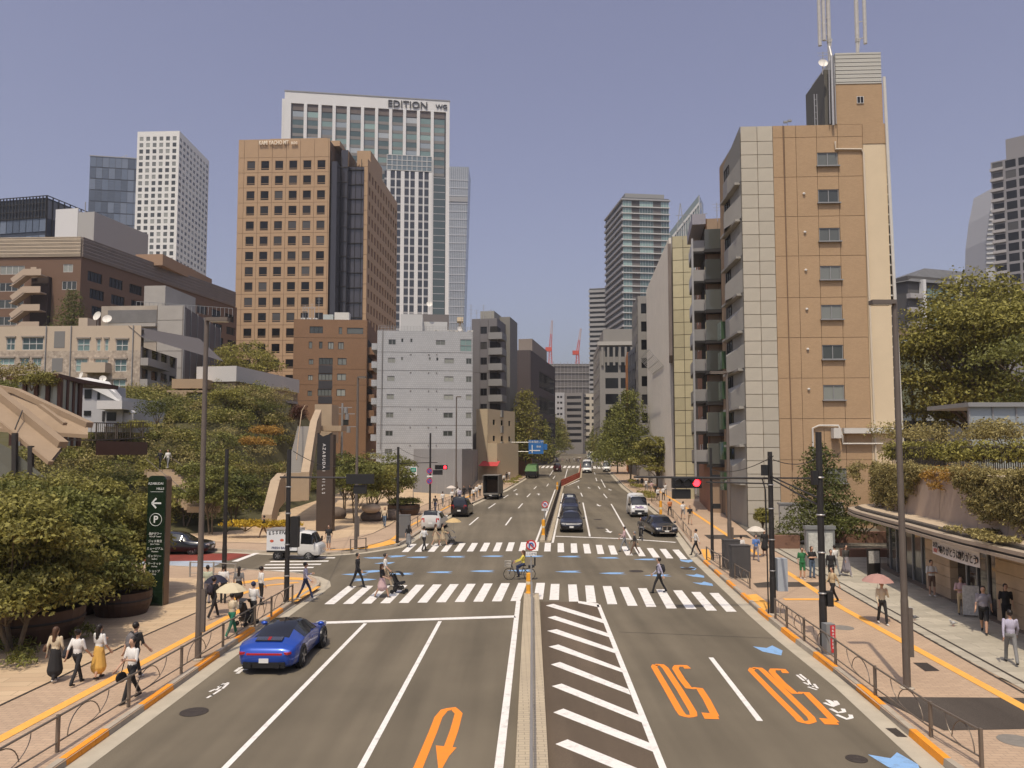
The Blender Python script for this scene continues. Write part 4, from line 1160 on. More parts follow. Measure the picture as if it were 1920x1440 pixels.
sgn = mat('pale_gold_letters', (.88, .78, .62), .4)
text('KAMI YACHO MT', 1.5, sgn, b.root, (b.W * .39, -.4, b.H - 1.15), ext=.12, bold=.02, sx=.66)
text('BLDG', .9, sgn, b.root, (b.W * .615, -.4, b.H - 1.3), ext=.12, bold=.02, sx=.7)
M_TANW = mat('tan_wall_plain', (.43, .29, .175), .8, var=.05, vscale=.2)
b.box('upper_storey', M_TANW, b.W * .27, 5, b.H - .45, b.W * .90, 15.9, b.H + 2.2); b.box('upper_storey', M_TANW, b.W * .55, 4, b.H - .45, b.W * 1.06, 14, b.H + 1.0)
for (x0, x1, d, zt_) in ((b.W + .02, b.W + 1.6, 5, 300), (b.W + 1.62, b.W + 3.4, 9, 268), (b.W + 3.42, b.W + 7.2, 11, 295)):
    b.box('dark_glass_bay', mat('notch_glass', (.045, .04, .045), .07, spec=.7, orand=.3), x0, d - 4, 0, x1, 20, at(640, zt_ + 8, 196).z - b.z0)
mb = MB()
for i in range(5): mb.b2(b.W + .1 + i * 1.6, (1.0 if i == 0 else 4.9 if i < 3 else 6.9) - .12, 5, b.W + .22 + i * 1.6, (1.0 if i == 0 else 4.9 if i < 3 else 6.9), b.H - 3)
mb.build('glass_mullions', M_FRAME_D, b.root)
for j in range(20):
    zz = b.H - 6 - j * fh
    if zz > 0: b.box('glass_transom', MATS['dark_window_frame'], b.W + .1, 4.7, zz, b.W + 3.3, 4.85, zz + .22); b.box('glass_transom', M_FRAME_D, b.W + 3.5, 6.6, zz, b.W + 7.1, 6.9, zz + .22)
# right-hand wing of the tower with its shaded side
A0 = at(672, 500, 200); wing_h = at(672, 297, 200).z - b.z0
def tloc(p): return b.root.matrix_world.inverted() @ p
bpy.context.view_layer.update()
lp = b.root.matrix_world.inverted() @ Vector((A0.x, A0.y, b.z0))
A1 = b.root.matrix_world.inverted() @ Vector((at(687.5, 500, 200).x, 200, b.z0)); A2 = b.root.matrix_world.inverted() @ Vector((at(743, 500, 236).x, 236, b.z0))
ww_ = A1.x - lp.x
zbs = sorted([0, wing_h] + [wing_h - 2.2 - i * fh * 1.0 for i in range(17)])
for i in range(len(zbs) - 1):
    MB().b2(lp.x, lp.y, zbs[i] + .04, A1.x, lp.y + .5, zbs[i + 1] - .04).build('precast_panel', M_TANPANEL, b.root)
sv = A2 - A1; sl = math.hypot(sv.x, sv.y); sa = math.atan2(sv.y, sv.x)
M_TANSIDE = M_TANPANEL
ops = []
nside = 11; dxs = sl / nside
for zt_ in [wing_h - 2.2 - i * fh for i in range(1, 17)]:
    for i in range(nside): ops.append((i * dxs + .8, zt_ + .75, i * dxs + dxs - .7, zt_ + 3.05))
pm = panel_mesh(round(sl, 3), round(wing_h, 3), tuple(tuple(round(v, 3) for v in o) for o in ops), .3, M_TANW)
link('side_wall', pm, b.root, (A1.x, A1.y + .52, 0), sa)
gme, _ = window_mesh(dxs - 1.5, 2.3, 'p', G_OFFICE, M_FRAME_D)
for o in ops: link('window', gme, b.root, (A1.x + math.cos(sa) * o[0] - math.sin(sa) * .28, A1.y + .52 + math.sin(sa) * o[0] + math.cos(sa) * .28, o[1]), sa)
mb = MB(); mb.prism([(lp.x, lp.y + .51), (A1.x - .1, A1.y + .6), (A2.x - .4, A2.y), (A2.x - 20, A2.y)], 0, wing_h - 1); mb.build('wing_body', mat('tan_joint', (.16, .09, .05), .9), b.root)
mb = MB(); mb.prism([(lp.x - 1.5, lp.y + 3), (A1.x, A1.y + 3), (A1.x + (A2.x - A1.x) * .45, A1.y + (A2.y - A1.y) * .45), (lp.x - 1.5, A2.y * .5)], wing_h - 1, wing_h + 3.3); mb.build('wing_top', M_TANW, b.root)

# white framed hotel tower behind
M_WHITEPIER = mat('white_pier', (.66, .655, .64), .6, var=.03, vscale=.1)
M_SPAN = mat('grey_spandrel', (.20, .19, .18), .7)
b = Bld('white_pier_tower', 'very tall white framed tower with vertical piers and roof lettering', (530, 400, 360), (842, 400, 371), (531, 172), 42, mat('tower_core_grey', (.05, .055, .06), .4))
s = b.W / 312.0
def wx(p): return (p - 530) * s
def wz(p): return at(530, p, 361).z - b.z0
H = b.H
b.box('top_beam', M_WHITEPIER, .0, -.6, wz(195), b.W, 2, H); b.box('roof_cap', mat('cap_grey', (.25, .25, .25), .6), -.2, -.8, H, b.W + .2, 40, H + .5)
b.box('left_pier', M_WHITEPIER, 0, -.6, 0, wx(542), .1, wz(195)); b.box('right_pier', M_WHITEPIER, wx(835), -.6, 0, b.W, .1, wz(195)); b.box('left_return', M_WHITEPIER, -1.5, 1, 0, -.02, 40, H - 3)
fh = 4.1
nf = int((wz(215) - 60) / fh)
bays = [542 + (835 - 542) * i / 11 for i in range(12)]
for i in range(1, 11): b.box('pier', M_WHITEPIER, wx(bays[i]) - .75, -.9, 60, wx(bays[i]) + .75, .1, wz(195))
for i in range(11):
    x0, x1 = wx(bays[i]) + .75, wx(bays[i + 1]) - .75
    b.box('louvre_head', mat('brown_louvre', (.13, .105, .095), .7), x0, .0, wz(207), x1, .13, wz(195.1)); 
    for j in range(nf):
        z = wz(209) - (j + 1) * fh
        b.window('front', (x0, z + 1.5, x1, z + fh), .08, 'c', G_TEAL if (i * 7 + j * 3) % 4 else G_PALE, M_FRAME_G, frames=False)
        b.box('spandrel', M_SPAN, x0, -.02, z, x1, .06, z + 1.5)
b.box('sky_lobby', mat('lobby_glass', (.14, .18, .20), .06, spec=.7), wx(722), -1.3, wz(312), wx(808), -.95, wz(283))
for i in range(10): b.box('lobby_mullion', M_BAND, wx(722 + 9.5 * i), -1.5, wz(312), wx(722 + 9.5 * i) + .3, -1.31, wz(283))
for zz in (283.5, 293, 303, 312): b.box('lobby_transom', M_BAND, wx(722), -1.45, wz(zz), wx(808), -1.32, wz(zz) + .3)
for i in range(7): b.box('lower_pier', M_WHITEPIER, wx(726 + 13.3 * i) - (.9 if i % 2 == 0 else .35), -1.4, 0, wx(726 + 13.3 * i) + (.9 if i % 2 == 0 else .35), -.92, wz(313))
b.box('lower_glass', mat('lower_tower_glass', (.03, .035, .045), .08, spec=.6), wx(718), -1.0, 0, wx(808), -.925, wz(313))
for j in range(22): b.box('lower_floor_line', M_BANDG, wx(718), -1.06, wz(330) - j * 4.1, wx(808), -1.001, wz(330) - j * 4.1 + .9)
b.box('corner_glass', mat('corner_teal', (.06, .085, .085), .06, spec=.7), wx(809), -.5, 0, wx(834), -.1, wz(320))
for j in range(26): b.box('corner_floor_line', M_BANDG, wx(809), -.56, wz(322) - j * 3.6, wx(834), -.501, wz(322) - j * 3.6 + .3)
let = mat('dark_letters', (.04, .04, .045), .5)
text('EDITION', 4.6, let, b.root, (wx(761), -.85, H - 3.1), ext=.3, sx=1.08, bold=.04)
text('WG', 3.0, let, b.root, (wx(826), -.85, H - 3.1), ext=.3, sx=1.1)
b.box('crown_box', M_WHITEPIER, -1.6, 2, H - 8, 0, 40, H - 5)
# slim pale tower behind it, wider at the top
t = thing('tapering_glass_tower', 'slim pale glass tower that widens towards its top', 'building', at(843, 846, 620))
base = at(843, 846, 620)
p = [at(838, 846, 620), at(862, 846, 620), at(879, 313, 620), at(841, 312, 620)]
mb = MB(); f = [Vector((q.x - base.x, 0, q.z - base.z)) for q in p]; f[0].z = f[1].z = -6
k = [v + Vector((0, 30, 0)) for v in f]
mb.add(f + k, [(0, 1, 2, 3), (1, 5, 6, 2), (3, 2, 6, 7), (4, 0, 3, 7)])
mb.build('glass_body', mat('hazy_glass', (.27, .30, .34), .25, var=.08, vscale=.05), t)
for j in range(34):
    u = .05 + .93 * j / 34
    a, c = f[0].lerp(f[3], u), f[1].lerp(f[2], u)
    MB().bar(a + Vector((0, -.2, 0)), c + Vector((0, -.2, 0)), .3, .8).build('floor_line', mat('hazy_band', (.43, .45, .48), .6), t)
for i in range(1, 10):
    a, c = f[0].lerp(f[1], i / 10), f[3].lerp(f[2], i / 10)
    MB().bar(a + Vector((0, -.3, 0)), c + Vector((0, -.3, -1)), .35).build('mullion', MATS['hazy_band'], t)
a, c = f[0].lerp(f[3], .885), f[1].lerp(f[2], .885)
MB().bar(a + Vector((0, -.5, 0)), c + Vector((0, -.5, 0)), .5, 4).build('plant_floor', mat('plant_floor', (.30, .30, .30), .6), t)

# white gridded tower and dark glass tower far left
M_WHITEGRID = mat('white_grid_wall', (.74, .73, .69), .7, var=.03, vscale=.1)
b = Bld('white_grid_tower', 'white residential tower with a tight grid of square windows', (255, 340, 366), (334, 340, 365), (257, 247), 1, mat('grid_core', (.1, .1, .1), .8))
fh = 12.25 / 1440 * 366 * 1.015; nf = 21; dx = b.W / 6.35
ops = grid(dx * .35, dx, 6, b.H - 2.0 - nf * fh + .5, fh, nf, 1.9, 2.05, 'p')
b.wall('front', M_WHITEGRID, ops, rec=.13, gm=G_HOME, frames=False)
bpy.context.view_layer.update()
A2 = b.root.matrix_world.inverted() @ Vector((at(391, 340, 404).x, 404, b.z0))
sv = Vector((A2.x - b.W, A2.y, 0)); sl = sv.length; sa = math.atan2(sv.y, sv.x)
nsd = 9; ds = sl / nsd
ops = [(i * ds + .7, b.H - 2.0 - nf * fh + .5 + j * fh, i * ds + ds - .9, b.H - 2.0 - nf * fh + 2.2 + j * fh) for j in range(nf) for i in range(nsd)]
link('side_wall', panel_mesh(round(sl, 3), round(b.H, 3), tuple(tuple(round(v, 3) for v in o) for o in ops), .2, M_WHITEGRID), b.root, (b.W, .02, 0), sa)
gme, _ = window_mesh(ds - 1.6, 2.1, 'p', G_HOME, M_FRAME_D)
for o in ops: link('window', gme, b.root, (b.W + math.cos(sa) * o[0] - math.sin(sa) * .18, .02 + math.sin(sa) * o[0] + math.cos(sa) * .18, o[1]), sa)
mb = MB(); mb.prism([(.3, .3), (b.W - .3, .5), (A2.x - .5, A2.y), (.3, A2.y)], 0, b.H - .4); mb.build('tower_body', mat('grid_core', (.1, .1, .1), .8), b.root)
b = Bld('dark_blue_glass_tower', 'dark blue glass tower behind the white gridded tower', (166, 370, 455), (262, 370, 460), (168, 291), 30, mat('blue_core', (.04, .05, .07), .5))
nf = 17; fh = (b.H - 60) / nf
for j in range(nf):
    for i in range(8): b.window('front', (b.W * i / 8 + .1, 60 + j * fh + .1, b.W * (i + 1) / 8 - .1, 60 + (j + 1) * fh - .5), .0, 'c', G_BLUE, M_FRAME_G, frames=False)
b.box('roof', M_BANDG, -.3, -.3, b.H - .5, b.W, 28, b.H); mb = MB(); mb.bar((b.W * .5, 3, b.H), (b.W * .7, 3, b.H + 2.6), .3); mb.build('roof_crane', M_STEEL, b.root)

# grey glass block and white plant box at the far left
b = Bld('grey_glass_block', 'grey glazed building with an open rooftop frame', (-60, 420, 205), (86, 420, 200), (60, 378), 30, mat('blue_core', (.04, .05, .07), .5))
for j in range(4):
    for i in range(12): b.window('front', (b.W * i / 12 + .1, b.H - 6 - j * 4.4 - 3.6, b.W * (i + 1) / 12 - .1, b.H - 6 - j * 4.4 - .2), .0, 'c', G_BLUE, M_FRAME_G, frames=False)
mb = MB()
for i in range(25): mb.bar((b.W * i / 24, -.2, b.H - 6), (b.W * i / 24, -.2, b.H), .22)
for z in (-5.8, -4, -2, -.1): mb.bar((0, -.2, b.H + z), (b.W, -.2, b.H + z), .2)
for i in range(14): mb.bar((b.W + .1, i * 2, b.H - 12), (b.W + .1, i * 2, b.H), .22)
mb.bar((b.W + .1, 0, b.H), (b.W + .1, 28, b.H), .2); mb.build('rooftop_frame', M_FRAME_D, b.root)
b.box('rooftop_wall', mat('rooftop_glass', (.14, .15, .16), .2), 0, .5, b.H - 6, b.W, 25, b.H - 1)
b = Bld('white_plant_tower', 'plain white rooftop block behind the brown building', (105, 420, 165), (146, 420, 164), (106, 393), 14, M_WHITEPIER, base=20)
b.box('front_wall', M_WHITEPIER, -.1, -.1, 0, b.W, .12, b.H); b.box('side_wall', mat('plant_side', (.40, .39, .37), .8), b.W + .01, 0, 0, b.W + 4, 18, b.H - 1.0)
mb = MB(); mb.bar((b.W, 2, b.H - 1), (b.W, 2, b.H + 2), .15); mb.build('rod', M_STEEL, b.root)
# ------------------------------------------------------------------ foliage kit
def leaf_m(name, col, island=.5, trans=.3): return mat(name, col, .6, island=island, trans=trans, spec=.3)
L_DEEP = leaf_m('leaf_deep_green', (.105, .115, .030)); L_OLIVE = leaf_m('leaf_olive', (.235, .215, .055)); L_MID = leaf_m('leaf_mid_green', (.175, .178, .046))
L_YEL = leaf_m('leaf_yellow_green', (.255, .232, .055)); L_DRY = leaf_m('leaf_dry_olive', (.30, .25, .095)); L_ORANGE = leaf_m('leaf_orange', (.36, .21, .045)); L_GINKGO = leaf_m('leaf_ginkgo', (.185, .190, .048))
L_RED = leaf_m('leaf_dark_red', (.09, .035, .02)); L_FLOWER = leaf_m('yellow_flowers', (.48, .33, .03))
M_BARK = mat('bark', (.15, .115, .075), .9, var=.25, vscale=6, bump=.6, bscale=25)
def leaf_mesh(name, clumps, size, m, rng, up=0.35, aspect=.5, droop=0.0, solid=False):
    """clumps: (centre, (rx, ry, rz), count): every leaf a small diamond of its own"""
    P = []; N = []
    for c, r, n in clumps:
        d = rng.normal(size=(n, 3)); d /= np.linalg.norm(d, axis=1)[:, None]
        d[:, 2] = np.where(d[:, 2] < -.3, d[:, 2] * -.6, d[:, 2]) if not solid else d[:, 2]
        rad = 1 - .55 * rng.random(n) ** 1.7
        lump = 1 + .18 * np.sin(d[:, 0] * 5 + c[0] * 3) * np.cos(d[:, 1] * 6 + c[1]) + .12 * np.sin(d[:, 2] * 9 + c[2] * 2)
        P.append(np.asarray(c) + d * (rad * lump)[:, None] * np.asarray(r))
        nn = d * .7 + rng.normal(size=(n, 3)) * .65; nn[:, 2] += up
        N.append(nn)
    P = np.concatenate(P); N = np.concatenate(N); n = len(P)
    N /= np.linalg.norm(N, axis=1)[:, None]
    a = rng.normal(size=(n, 3)); a[:, 2] -= droop
    a -= N * np.sum(a * N, axis=1)[:, None]; a /= np.linalg.norm(a, axis=1)[:, None] + 1e-9
    b = np.cross(N, a)
    s = size * (.6 + .8 * rng.random(n))[:, None]
    V = np.stack([P - a * s * .5, P + b * s * aspect * .5 + N * s * .08, P + a * s * .5, P - b * s * aspect * .5 + N * s * .08], 1).reshape(-1, 3)
    me = bpy.data.meshes.new(name)
    me.vertices.add(4 * n); me.vertices.foreach_set('co', V.astype(np.float32).ravel())
    me.loops.add(4 * n); me.loops.foreach_set('vertex_index', np.arange(4 * n, dtype=np.int32))
    me.polygons.add(n); me.polygons.foreach_set('loop_start', np.arange(0, 4 * n, 4, dtype=np.int32))
    me.materials.append(m)
    me.update(calc_edges=True)
    return me
def make_tree(name, label, base, H, spread, seed, lm, leaf=.16, leaves=9000, trunk=.11, stems=1, group=None, shape='round', clear=.28, cat='tree', nclump=22):
    rng = np.random.default_rng(seed)
    t = thing(name, label, cat, base, group=group)
    tr = MB(); cl = []
    tops = []
    for k in range(nclump):
        if shape == 'cone':
            u = (k + .5) / nclump; z = H * (clear + (1 - clear) * u)
            rr = spread * (1 - u) ** .75 * (.55 + .45 * rng.random()); a = k * 2.4 + rng.random()
            c = (rr * math.cos(a) * .75, rr * math.sin(a) * .75, z); r0 = spread * (.30 + .30 * (1 - u))
            cl.append((c, (r0, r0, r0 * .75)))
        else:
            a = k * 2.4 + rng.random(); u = rng.random() ** .5; w = rng.random()
            c = (spread * u * math.cos(a) * .78, spread * u * math.sin(a) * .78, H * (clear + .12 + (1 - clear - .22) * w * (1 - .35 * u)))
            r0 = spread * (.24 + .2 * rng.random())
            cl.append((c, (r0, r0, r0 * .62)))
    tot = sum(c[1][0] ** 2 for c in cl)
    cl2 = [(c, r, max(40, int(leaves * r[0] ** 2 / tot))) for c, r in cl]
    crown = link('crown', leaf_mesh('crown', cl2, leaf, lm, rng), t)
    for sidx in range(stems):
        a0 = sidx * 2.1 + rng.random(); bend = .06 if stems == 1 else .22
        top = Vector((spread * bend * math.cos(a0), spread * bend * math.sin(a0), H * (clear + (.55 if shape == 'cone' else .3))))
        st = Vector((.12 * math.cos(a0) * (stems > 1), .12 * math.sin(a0) * (stems > 1), -.1))
        mid = st.lerp(top, .5) + Vector((rng.normal() * .1, rng.normal() * .1, 0))
        r = trunk / (1 if stems == 1 else 1.5)
        tr.tube([st, mid, top], [r, r * .8, r * .45], 7)
        for k in range(sidx, len(cl), stems):
            c = Vector(cl[k][0]); s = st.lerp(top, min(.95, max(.35, c.z / max(.1, H) * .9)))
            if shape == 'cone' and k % 2: continue
            tr.tube([s, s.lerp(c, .5) + Vector((0, 0, .12 * H * .3)), c], [r * .4, r * .25, r * .1], 5)
    tr.build('trunk', M_BARK, t)
    return t
def shrub(name, label, c, r, seed, lm, leaf=.12, n=1500, group=None, cat='shrub', droop=0.0, k=6):
    rng = np.random.default_rng(seed)
    t = thing(name, label, cat, c, group=group)
    cl = [((rng.normal() * r[0] * .4, rng.normal() * r[1] * .4, r[2] * (.35 + .35 * rng.random())), (r[0] * .6, r[1] * .6, r[2] * .55), n // k) for _ in range(k)]
    link('foliage', leaf_mesh('foliage', cl, leaf, lm, rng, droop=droop), t)
    st = MB()
    for i in range(4): st.tube([(0, 0, -.1), (r[0] * .4 * math.cos(i * 1.6), r[1] * .4 * math.sin(i * 1.6), r[2] * .7)], [.05, .015], 5)
    st.build('stem', M_BARK, t)
    return t

# ------------------------------------------------------------------ left: brown corner block with louvred crown
M_BROWNCLAD = mat('brown_cladding', (.165, .100, .066), .8, var=.07, vscale=.3)
M_LOUV = mat('pale_louvre_slat', (.48, .40, .30), .7, var=.1, vscale=.5); M_LOUVD = mat('grey_brown_slat', (.24, .20, .175), .7, var=.1, vscale=.5)
b = Bld('brown_louvred_block', 'long brown building with pale louvred crown and zigzag outside stair', (-80, 520, 131), (151, 520, 130), (151, 444, 130), 1, M_JOINTD)
s = b.W / 231.0
def wx(p): return (p + 80) * s
def wz(p): return at(151, p, 130).z - b.z0
ops = []
for y in (505, 537, 569, 601): ops += [(wx(-30), wz(y + 8), wx(-8), wz(y - 8), '4'), (wx(0), wz(y + 8), wx(46), wz(y - 8), '4')]
ops += [(wx(118), wz(510), wx(136), wz(495), 's'), (wx(117), wz(543), wx(144), wz(527), '3')]
b.wall('front', M_BROWNCLAD, ops, z1=wz(481), rec=.11, gm=G_HOME, fm=M_FRAME_W)
for i in range(17): b.box('louvre_slat', M_LOUV, 0, -.25 - .05 * (i % 3), wz(481) + (b.H - wz(481)) * i / 17, b.W, -.05, wz(481) + (b.H - wz(481)) * (i + .8) / 17)
b.box('crown_wall', M_LOUV, 0, -.04, wz(481), b.W - .2, .13, b.H)
bpy.context.view_layer.update()
A2 = b.root.matrix_world.inverted() @ Vector((at(440, 560, 176).x, 176, b.z0)); sv = Vector((A2.x - b.W, A2.y, 0)); sl = sv.length; sa = math.atan2(sv.y, sv.x)
hs = wz(481)
ops = []
for j, z in enumerate((wz(511), wz(543), wz(575))):
    for i in range(9): ops.append((1.6 + i * sl / 9 + j * .6, z - 1.0, 1.6 + i * sl / 9 + j * .6 + sl / 9 * .66, z + .75))
link('side_wall', panel_mesh(round(sl, 3), round(hs, 3), tuple(tuple(round(v, 3) for v in o) for o in ops), .2, M_BROWNCLAD), b.root, (b.W, .02, 0), sa)
gme, fme = window_mesh(sl / 9 * .66, 1.75, '4', G_DARK, M_FRAME_D)
for o in ops: w_ = link('window', gme, b.root, (b.W + math.cos(sa) * o[0] - math.sin(sa) * .18, .02 + math.sin(sa) * o[0] + math.cos(sa) * .18, o[1]), sa); link('frame', fme, w_)
for i in range(17):
    mb = MB(); zz = hs + (b.H - hs) * i / 17; mb.b2(0, -.2 - .05 * (i % 3), zz, sl, .1, zz + (b.H - hs) / 17 * .8); mb.build('louvre_slat', M_LOUVD, b.root, (b.W + .05, .02, 0), sa)
mb = MB(); mb.prism([(.3, .3), (b.W - .3, .4), (A2.x - 1, A2.y), (.3, A2.y)], 0, b.H - .6); mb.build('inner_block', M_BROWNCLAD, b.root)
b.box('roof_house', mat('tan_roof_house', (.34, .22, .14), .8), b.W * .98, 18, b.H - .6, b.W + 5, 40, b.H + 1.6)
# zigzag stair
M_STAIR = mat('stair_beige', (.46, .36, .27), .8)
for i, y in enumerate((523, 555, 588, 620)):
    z = wz(y); mb = MB()
    mb.b2(wx(68), -3.0, z, wx(99), -1.4, z + .18); mb.b2(wx(68), -3.05, z, wx(99), -2.98, z + 1.1)
    mb.bar((wx(70), -2.2, z + .1), (wx(46), -2.2, z - 1.6), 1.5, .25); mb.bar((wx(70), -3.0, z + .8), (wx(46), -3.0, z - .9), .06, .9)
    mb.bar((wx(46), -1.0, z - 1.6), (wx(70), -1.0, z - 2.9), 1.5, .22); mb.b2(wx(42), -3.0, z - 1.75, wx(47), -.3, z - 1.6)
    mb.build('stair_flight', M_STAIR, b.root)
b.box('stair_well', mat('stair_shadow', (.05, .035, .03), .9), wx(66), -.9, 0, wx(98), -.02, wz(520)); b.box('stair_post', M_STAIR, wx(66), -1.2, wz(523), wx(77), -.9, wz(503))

# scaffolded grey block
M_NET = mat('grey_sheeting', (.36, .34, .31), .8, var=.15, vscale=.25); M_NETD = mat('dark_sheeting', (.15, .13, .125), .85, var=.15, vscale=.3)
b = Bld('sheeted_grey_block', 'grey block under repair with stained wall and scaffold sheeting', (188, 640, 119), (343, 640, 118), (343, 572, 118), 1, M_NET, base=6)
s = b.W / 155.0
def wx(p): return (p - 188) * s
def wz(p): return at(343, p, 118).z - b.z0
b.wall('front', mat('stained_concrete', (.38, .33, .27), .9, var=.3, vscale=.25), x1=wx(294) - .05, rec=.1)
zs_ = [0] + [wz(y) for y in (690, 658, 629, 600)] + [b.H]
b.wall('front', M_NET, xb=[wx(294), b.W], zb=zs_, gap=.08, name='sheeting_panel')
b.box('window_recess', mat('recess_grey', (.17, .165, .16), .7, var=.2, vscale=.5), wx(201), -.06, wz(604), wx(293), -.01, wz(580)); b.box('window_ledge', M_NET, wx(199), -.5, wz(612), wx(294), -.02, wz(606)); b.box('window_recess', MATS['recess_grey'], wx(250), -.06, wz(640), wx(293), -.01, wz(614))
bpy.context.view_layer.update()
A2 = b.root.matrix_world.inverted() @ Vector((at(412, 640, 140).x, 140, b.z0)); sv = Vector((A2.x - b.W, A2.y, 0)); sl = sv.length; sa = math.atan2(sv.y, sv.x)
MB().prism([(.3, .3), (b.W - .3, .5), (A2.x - .4, A2.y), (.3, A2.y)], 0, b.H - .3).build('rear_block', M_NET, b.root)
MB().b2(0, 0, 0, sl, .2, b.H - .2).build('side_sheeting', M_NETD, b.root, (b.W + .02, .02, 0), sa)
for i in range(7): MB().b2(sl * i / 6 - .05, -.12, 0, sl * i / 6 + .05, -.02, b.H).build('scaffold_post', M_FRAME_G, b.root, (b.W + .02, .02, 0), sa)
for j in range(7): MB().b2(0, -.1, 1.8 * j + .6, sl, -.03, 1.8 * j + .68).build('scaffold_rail', M_FRAME_G, b.root, (b.W + .02, .02, 0), sa)
mb = MB(); mb.b2(wx(241), 4, b.H - .5, wx(282), 14, wz(524)); mb.build('roof_tower', M_NET, b.root)
mb = MB()
for i in range(24): mb.bar((wx(240) + i * .55, 2 + i * .3, b.H - .3), (wx(240) + i * .55, 2 + i * .3, b.H + 1.1), .05)
mb.bar((wx(240), 2, b.H + 1.1), (wx(240) + 12.6, 8.9, b.H + 1.1), .06); mb.build('roof_railing', M_FRAME_G, b.root)
dish(b.root, (wx(193), -1.5, wz(594)), .75, (-.3, -1, .35)); dish(b.root, (wx(211), -1.5, wz(600)), .7, (.2, -1, .5))

# beige patterned apartment house
M_BEIGEW = mat('beige_render', (.50, .41, .31), .85, var=.06, vscale=.3)
M_MOSAIC = brick_mat('diagonal_mosaic', (.52, .44, .35), (.30, .245, .195), (.40, .33, .26), 1, .34, .34, .03, rot=(R(90), 0, R(45)), var=.04, bump=.05)
b = Bld('beige_mosaic_house', 'beige apartment house with chequered lower wall and white cross-bar windows', (-40, 700, 101), (262, 700, 100), (240, 610, 100), 1, M_JOINTD, base=4)
s = b.W / 302.0
def wx(p): return (p + 40) * s
def wz(p): return at(240, p, 100).z - b.z0
ZZ = lambda x, y: (x / 4.0, 360 + y / 4.0)
ops = []
for (x0, y0, x1, y1, k) in [(40, 1085, 105, 1180, 'st'), (160, 1085, 318, 1180, '3t'), (575, 1097, 668, 1190, 'st'), (720, 1100, 748, 1190, 't'), (780, 1100, 808, 1190, 't'), (865, 1105, 955, 1195, 'st'), (-60, 1240, 105, 1290, '4'), (150, 1240, 215, 1305, 's'), (245, 1240, 310, 1305, 's'),
                            (567, 1248, 655, 1345, 'st'), (710, 1250, 808, 1345, 's'), (860, 1253, 948, 1345, 'st'), (850, 1405, 945, 1500, 'st'), (690, 1405, 790, 1480, 's')]:
    a, c = ZZ(x0, y0), ZZ(x1, y1); ops.append((wx(a[0]), wz(c[1]), wx(c[0]), wz(a[1]), k))
zmid = wz(652)
b.wall('front', M_BEIGEW, [o for o in ops if o[1] > zmid - .6], z0=wz(657), rec=.12, gm=G_TEAL, fm=M_FRAME_W)
b.wall('front', M_MOSAIC, [o for o in ops if o[1] <= zmid - .6], z1=wz(657), rec=.12, gm=G_TEAL, fm=M_FRAME_W)
for (x0, y0, x1, y1) in ((400, 1040, 480, 1165), (390, 1243, 470, 1345)):
    a, c = ZZ(x0, y0), ZZ(x1, y1); b.box('stair_opening', mat('opening_grey', (.20, .195, .185), .8), wx(a[0]), -.03, wz(c[1]), wx(c[0]), .02, wz(a[1]))
a, c = ZZ(655, 1285), ZZ(835, 1360); b.box('balcony', M_BEIGEW, wx(a[0]), -1.4, wz(c[1]), wx(c[0]), -.02, wz(a[1]))
for px in (85, 132, 248):
    mb = MB(); mb.tube([(wx(px), -.1, b.H), (wx(px), -.1, 0)], .07, 6); mb.build('drain_pipe', M_FRAME_G, b.root)
for o in ops: b.box('lintel', mat('lintel_grey', (.30, .26, .22), .8), o[0] - .12, -.16, o[3] + .01, o[2] + .12, -.01, o[3] + .2)
mb = MB(); h = b.H
mb.add([(wx(238), -.1, h), (b.W + .2, -.1, h - 1.6), (b.W + 6.0, 12, h - 3.4), (wx(238) + 4, 12, h)], [(0, 1, 2, 3)]); mb.build('sloping_roof', mat('slate_roof', (.11, .10, .10), .8), b.root)
bpy.context.view_layer.update()
A2 = b.root.matrix_world.inverted() @ Vector((at(331, 700, 113).x, 113, b.z0)); sv = Vector((A2.x - b.W, A2.y, 0)); sl = sv.length; sa = math.atan2(sv.y, sv.x)
ops = [(sl * i / 4 + .5, z, sl * (i + 1) / 4 - .5, z + 1.6) for i in range(4) for z in (wz(755), wz(712), wz(672))]
link('side_wall', panel_mesh(round(sl, 3), round(h - 3.0, 3), tuple(tuple(round(v, 3) for v in o) for o in ops), .2, mat('grey_side_wall', (.33, .31, .285), .85)), b.root, (b.W, .02, 0), sa)
MB().prism([(.3, .3), (b.W - .3, .5), (A2.x - .4, A2.y), (.3, A2.y)], 0, h - 3.1).build('rear_block', M_BEIGEW, b.root)
gme, _ = window_mesh(sl / 4 - 1, 1.6, 's', G_DARK, M_FRAME_D)
for o in ops: link('window', gme, b.root, (b.W + math.cos(sa) * o[0] - math.sin(sa) * .18, .02 + math.sin(sa) * o[0] + math.cos(sa) * .18, o[1]), sa)
for z in (wz(722), wz(682)): MB().b2(0, -1.0, z - .2, sl * .6, -.03, z + .8).build('balcony', MATS['grey_side_wall'], b.root, (b.W, .02, 0), sa)
b.roof(M_ROOFGREY); b.box('chimney_box', M_BEIGEW, wx(127), 2, h - .3, wx(144), 4, wz(590))
dish(b.root, (wx(168), -1.6, wz(705)), .45, (-.6, -1, .3)); dish(b.root, (wx(207), -1.6, wz(712)), .42, (.5, -1, .4))

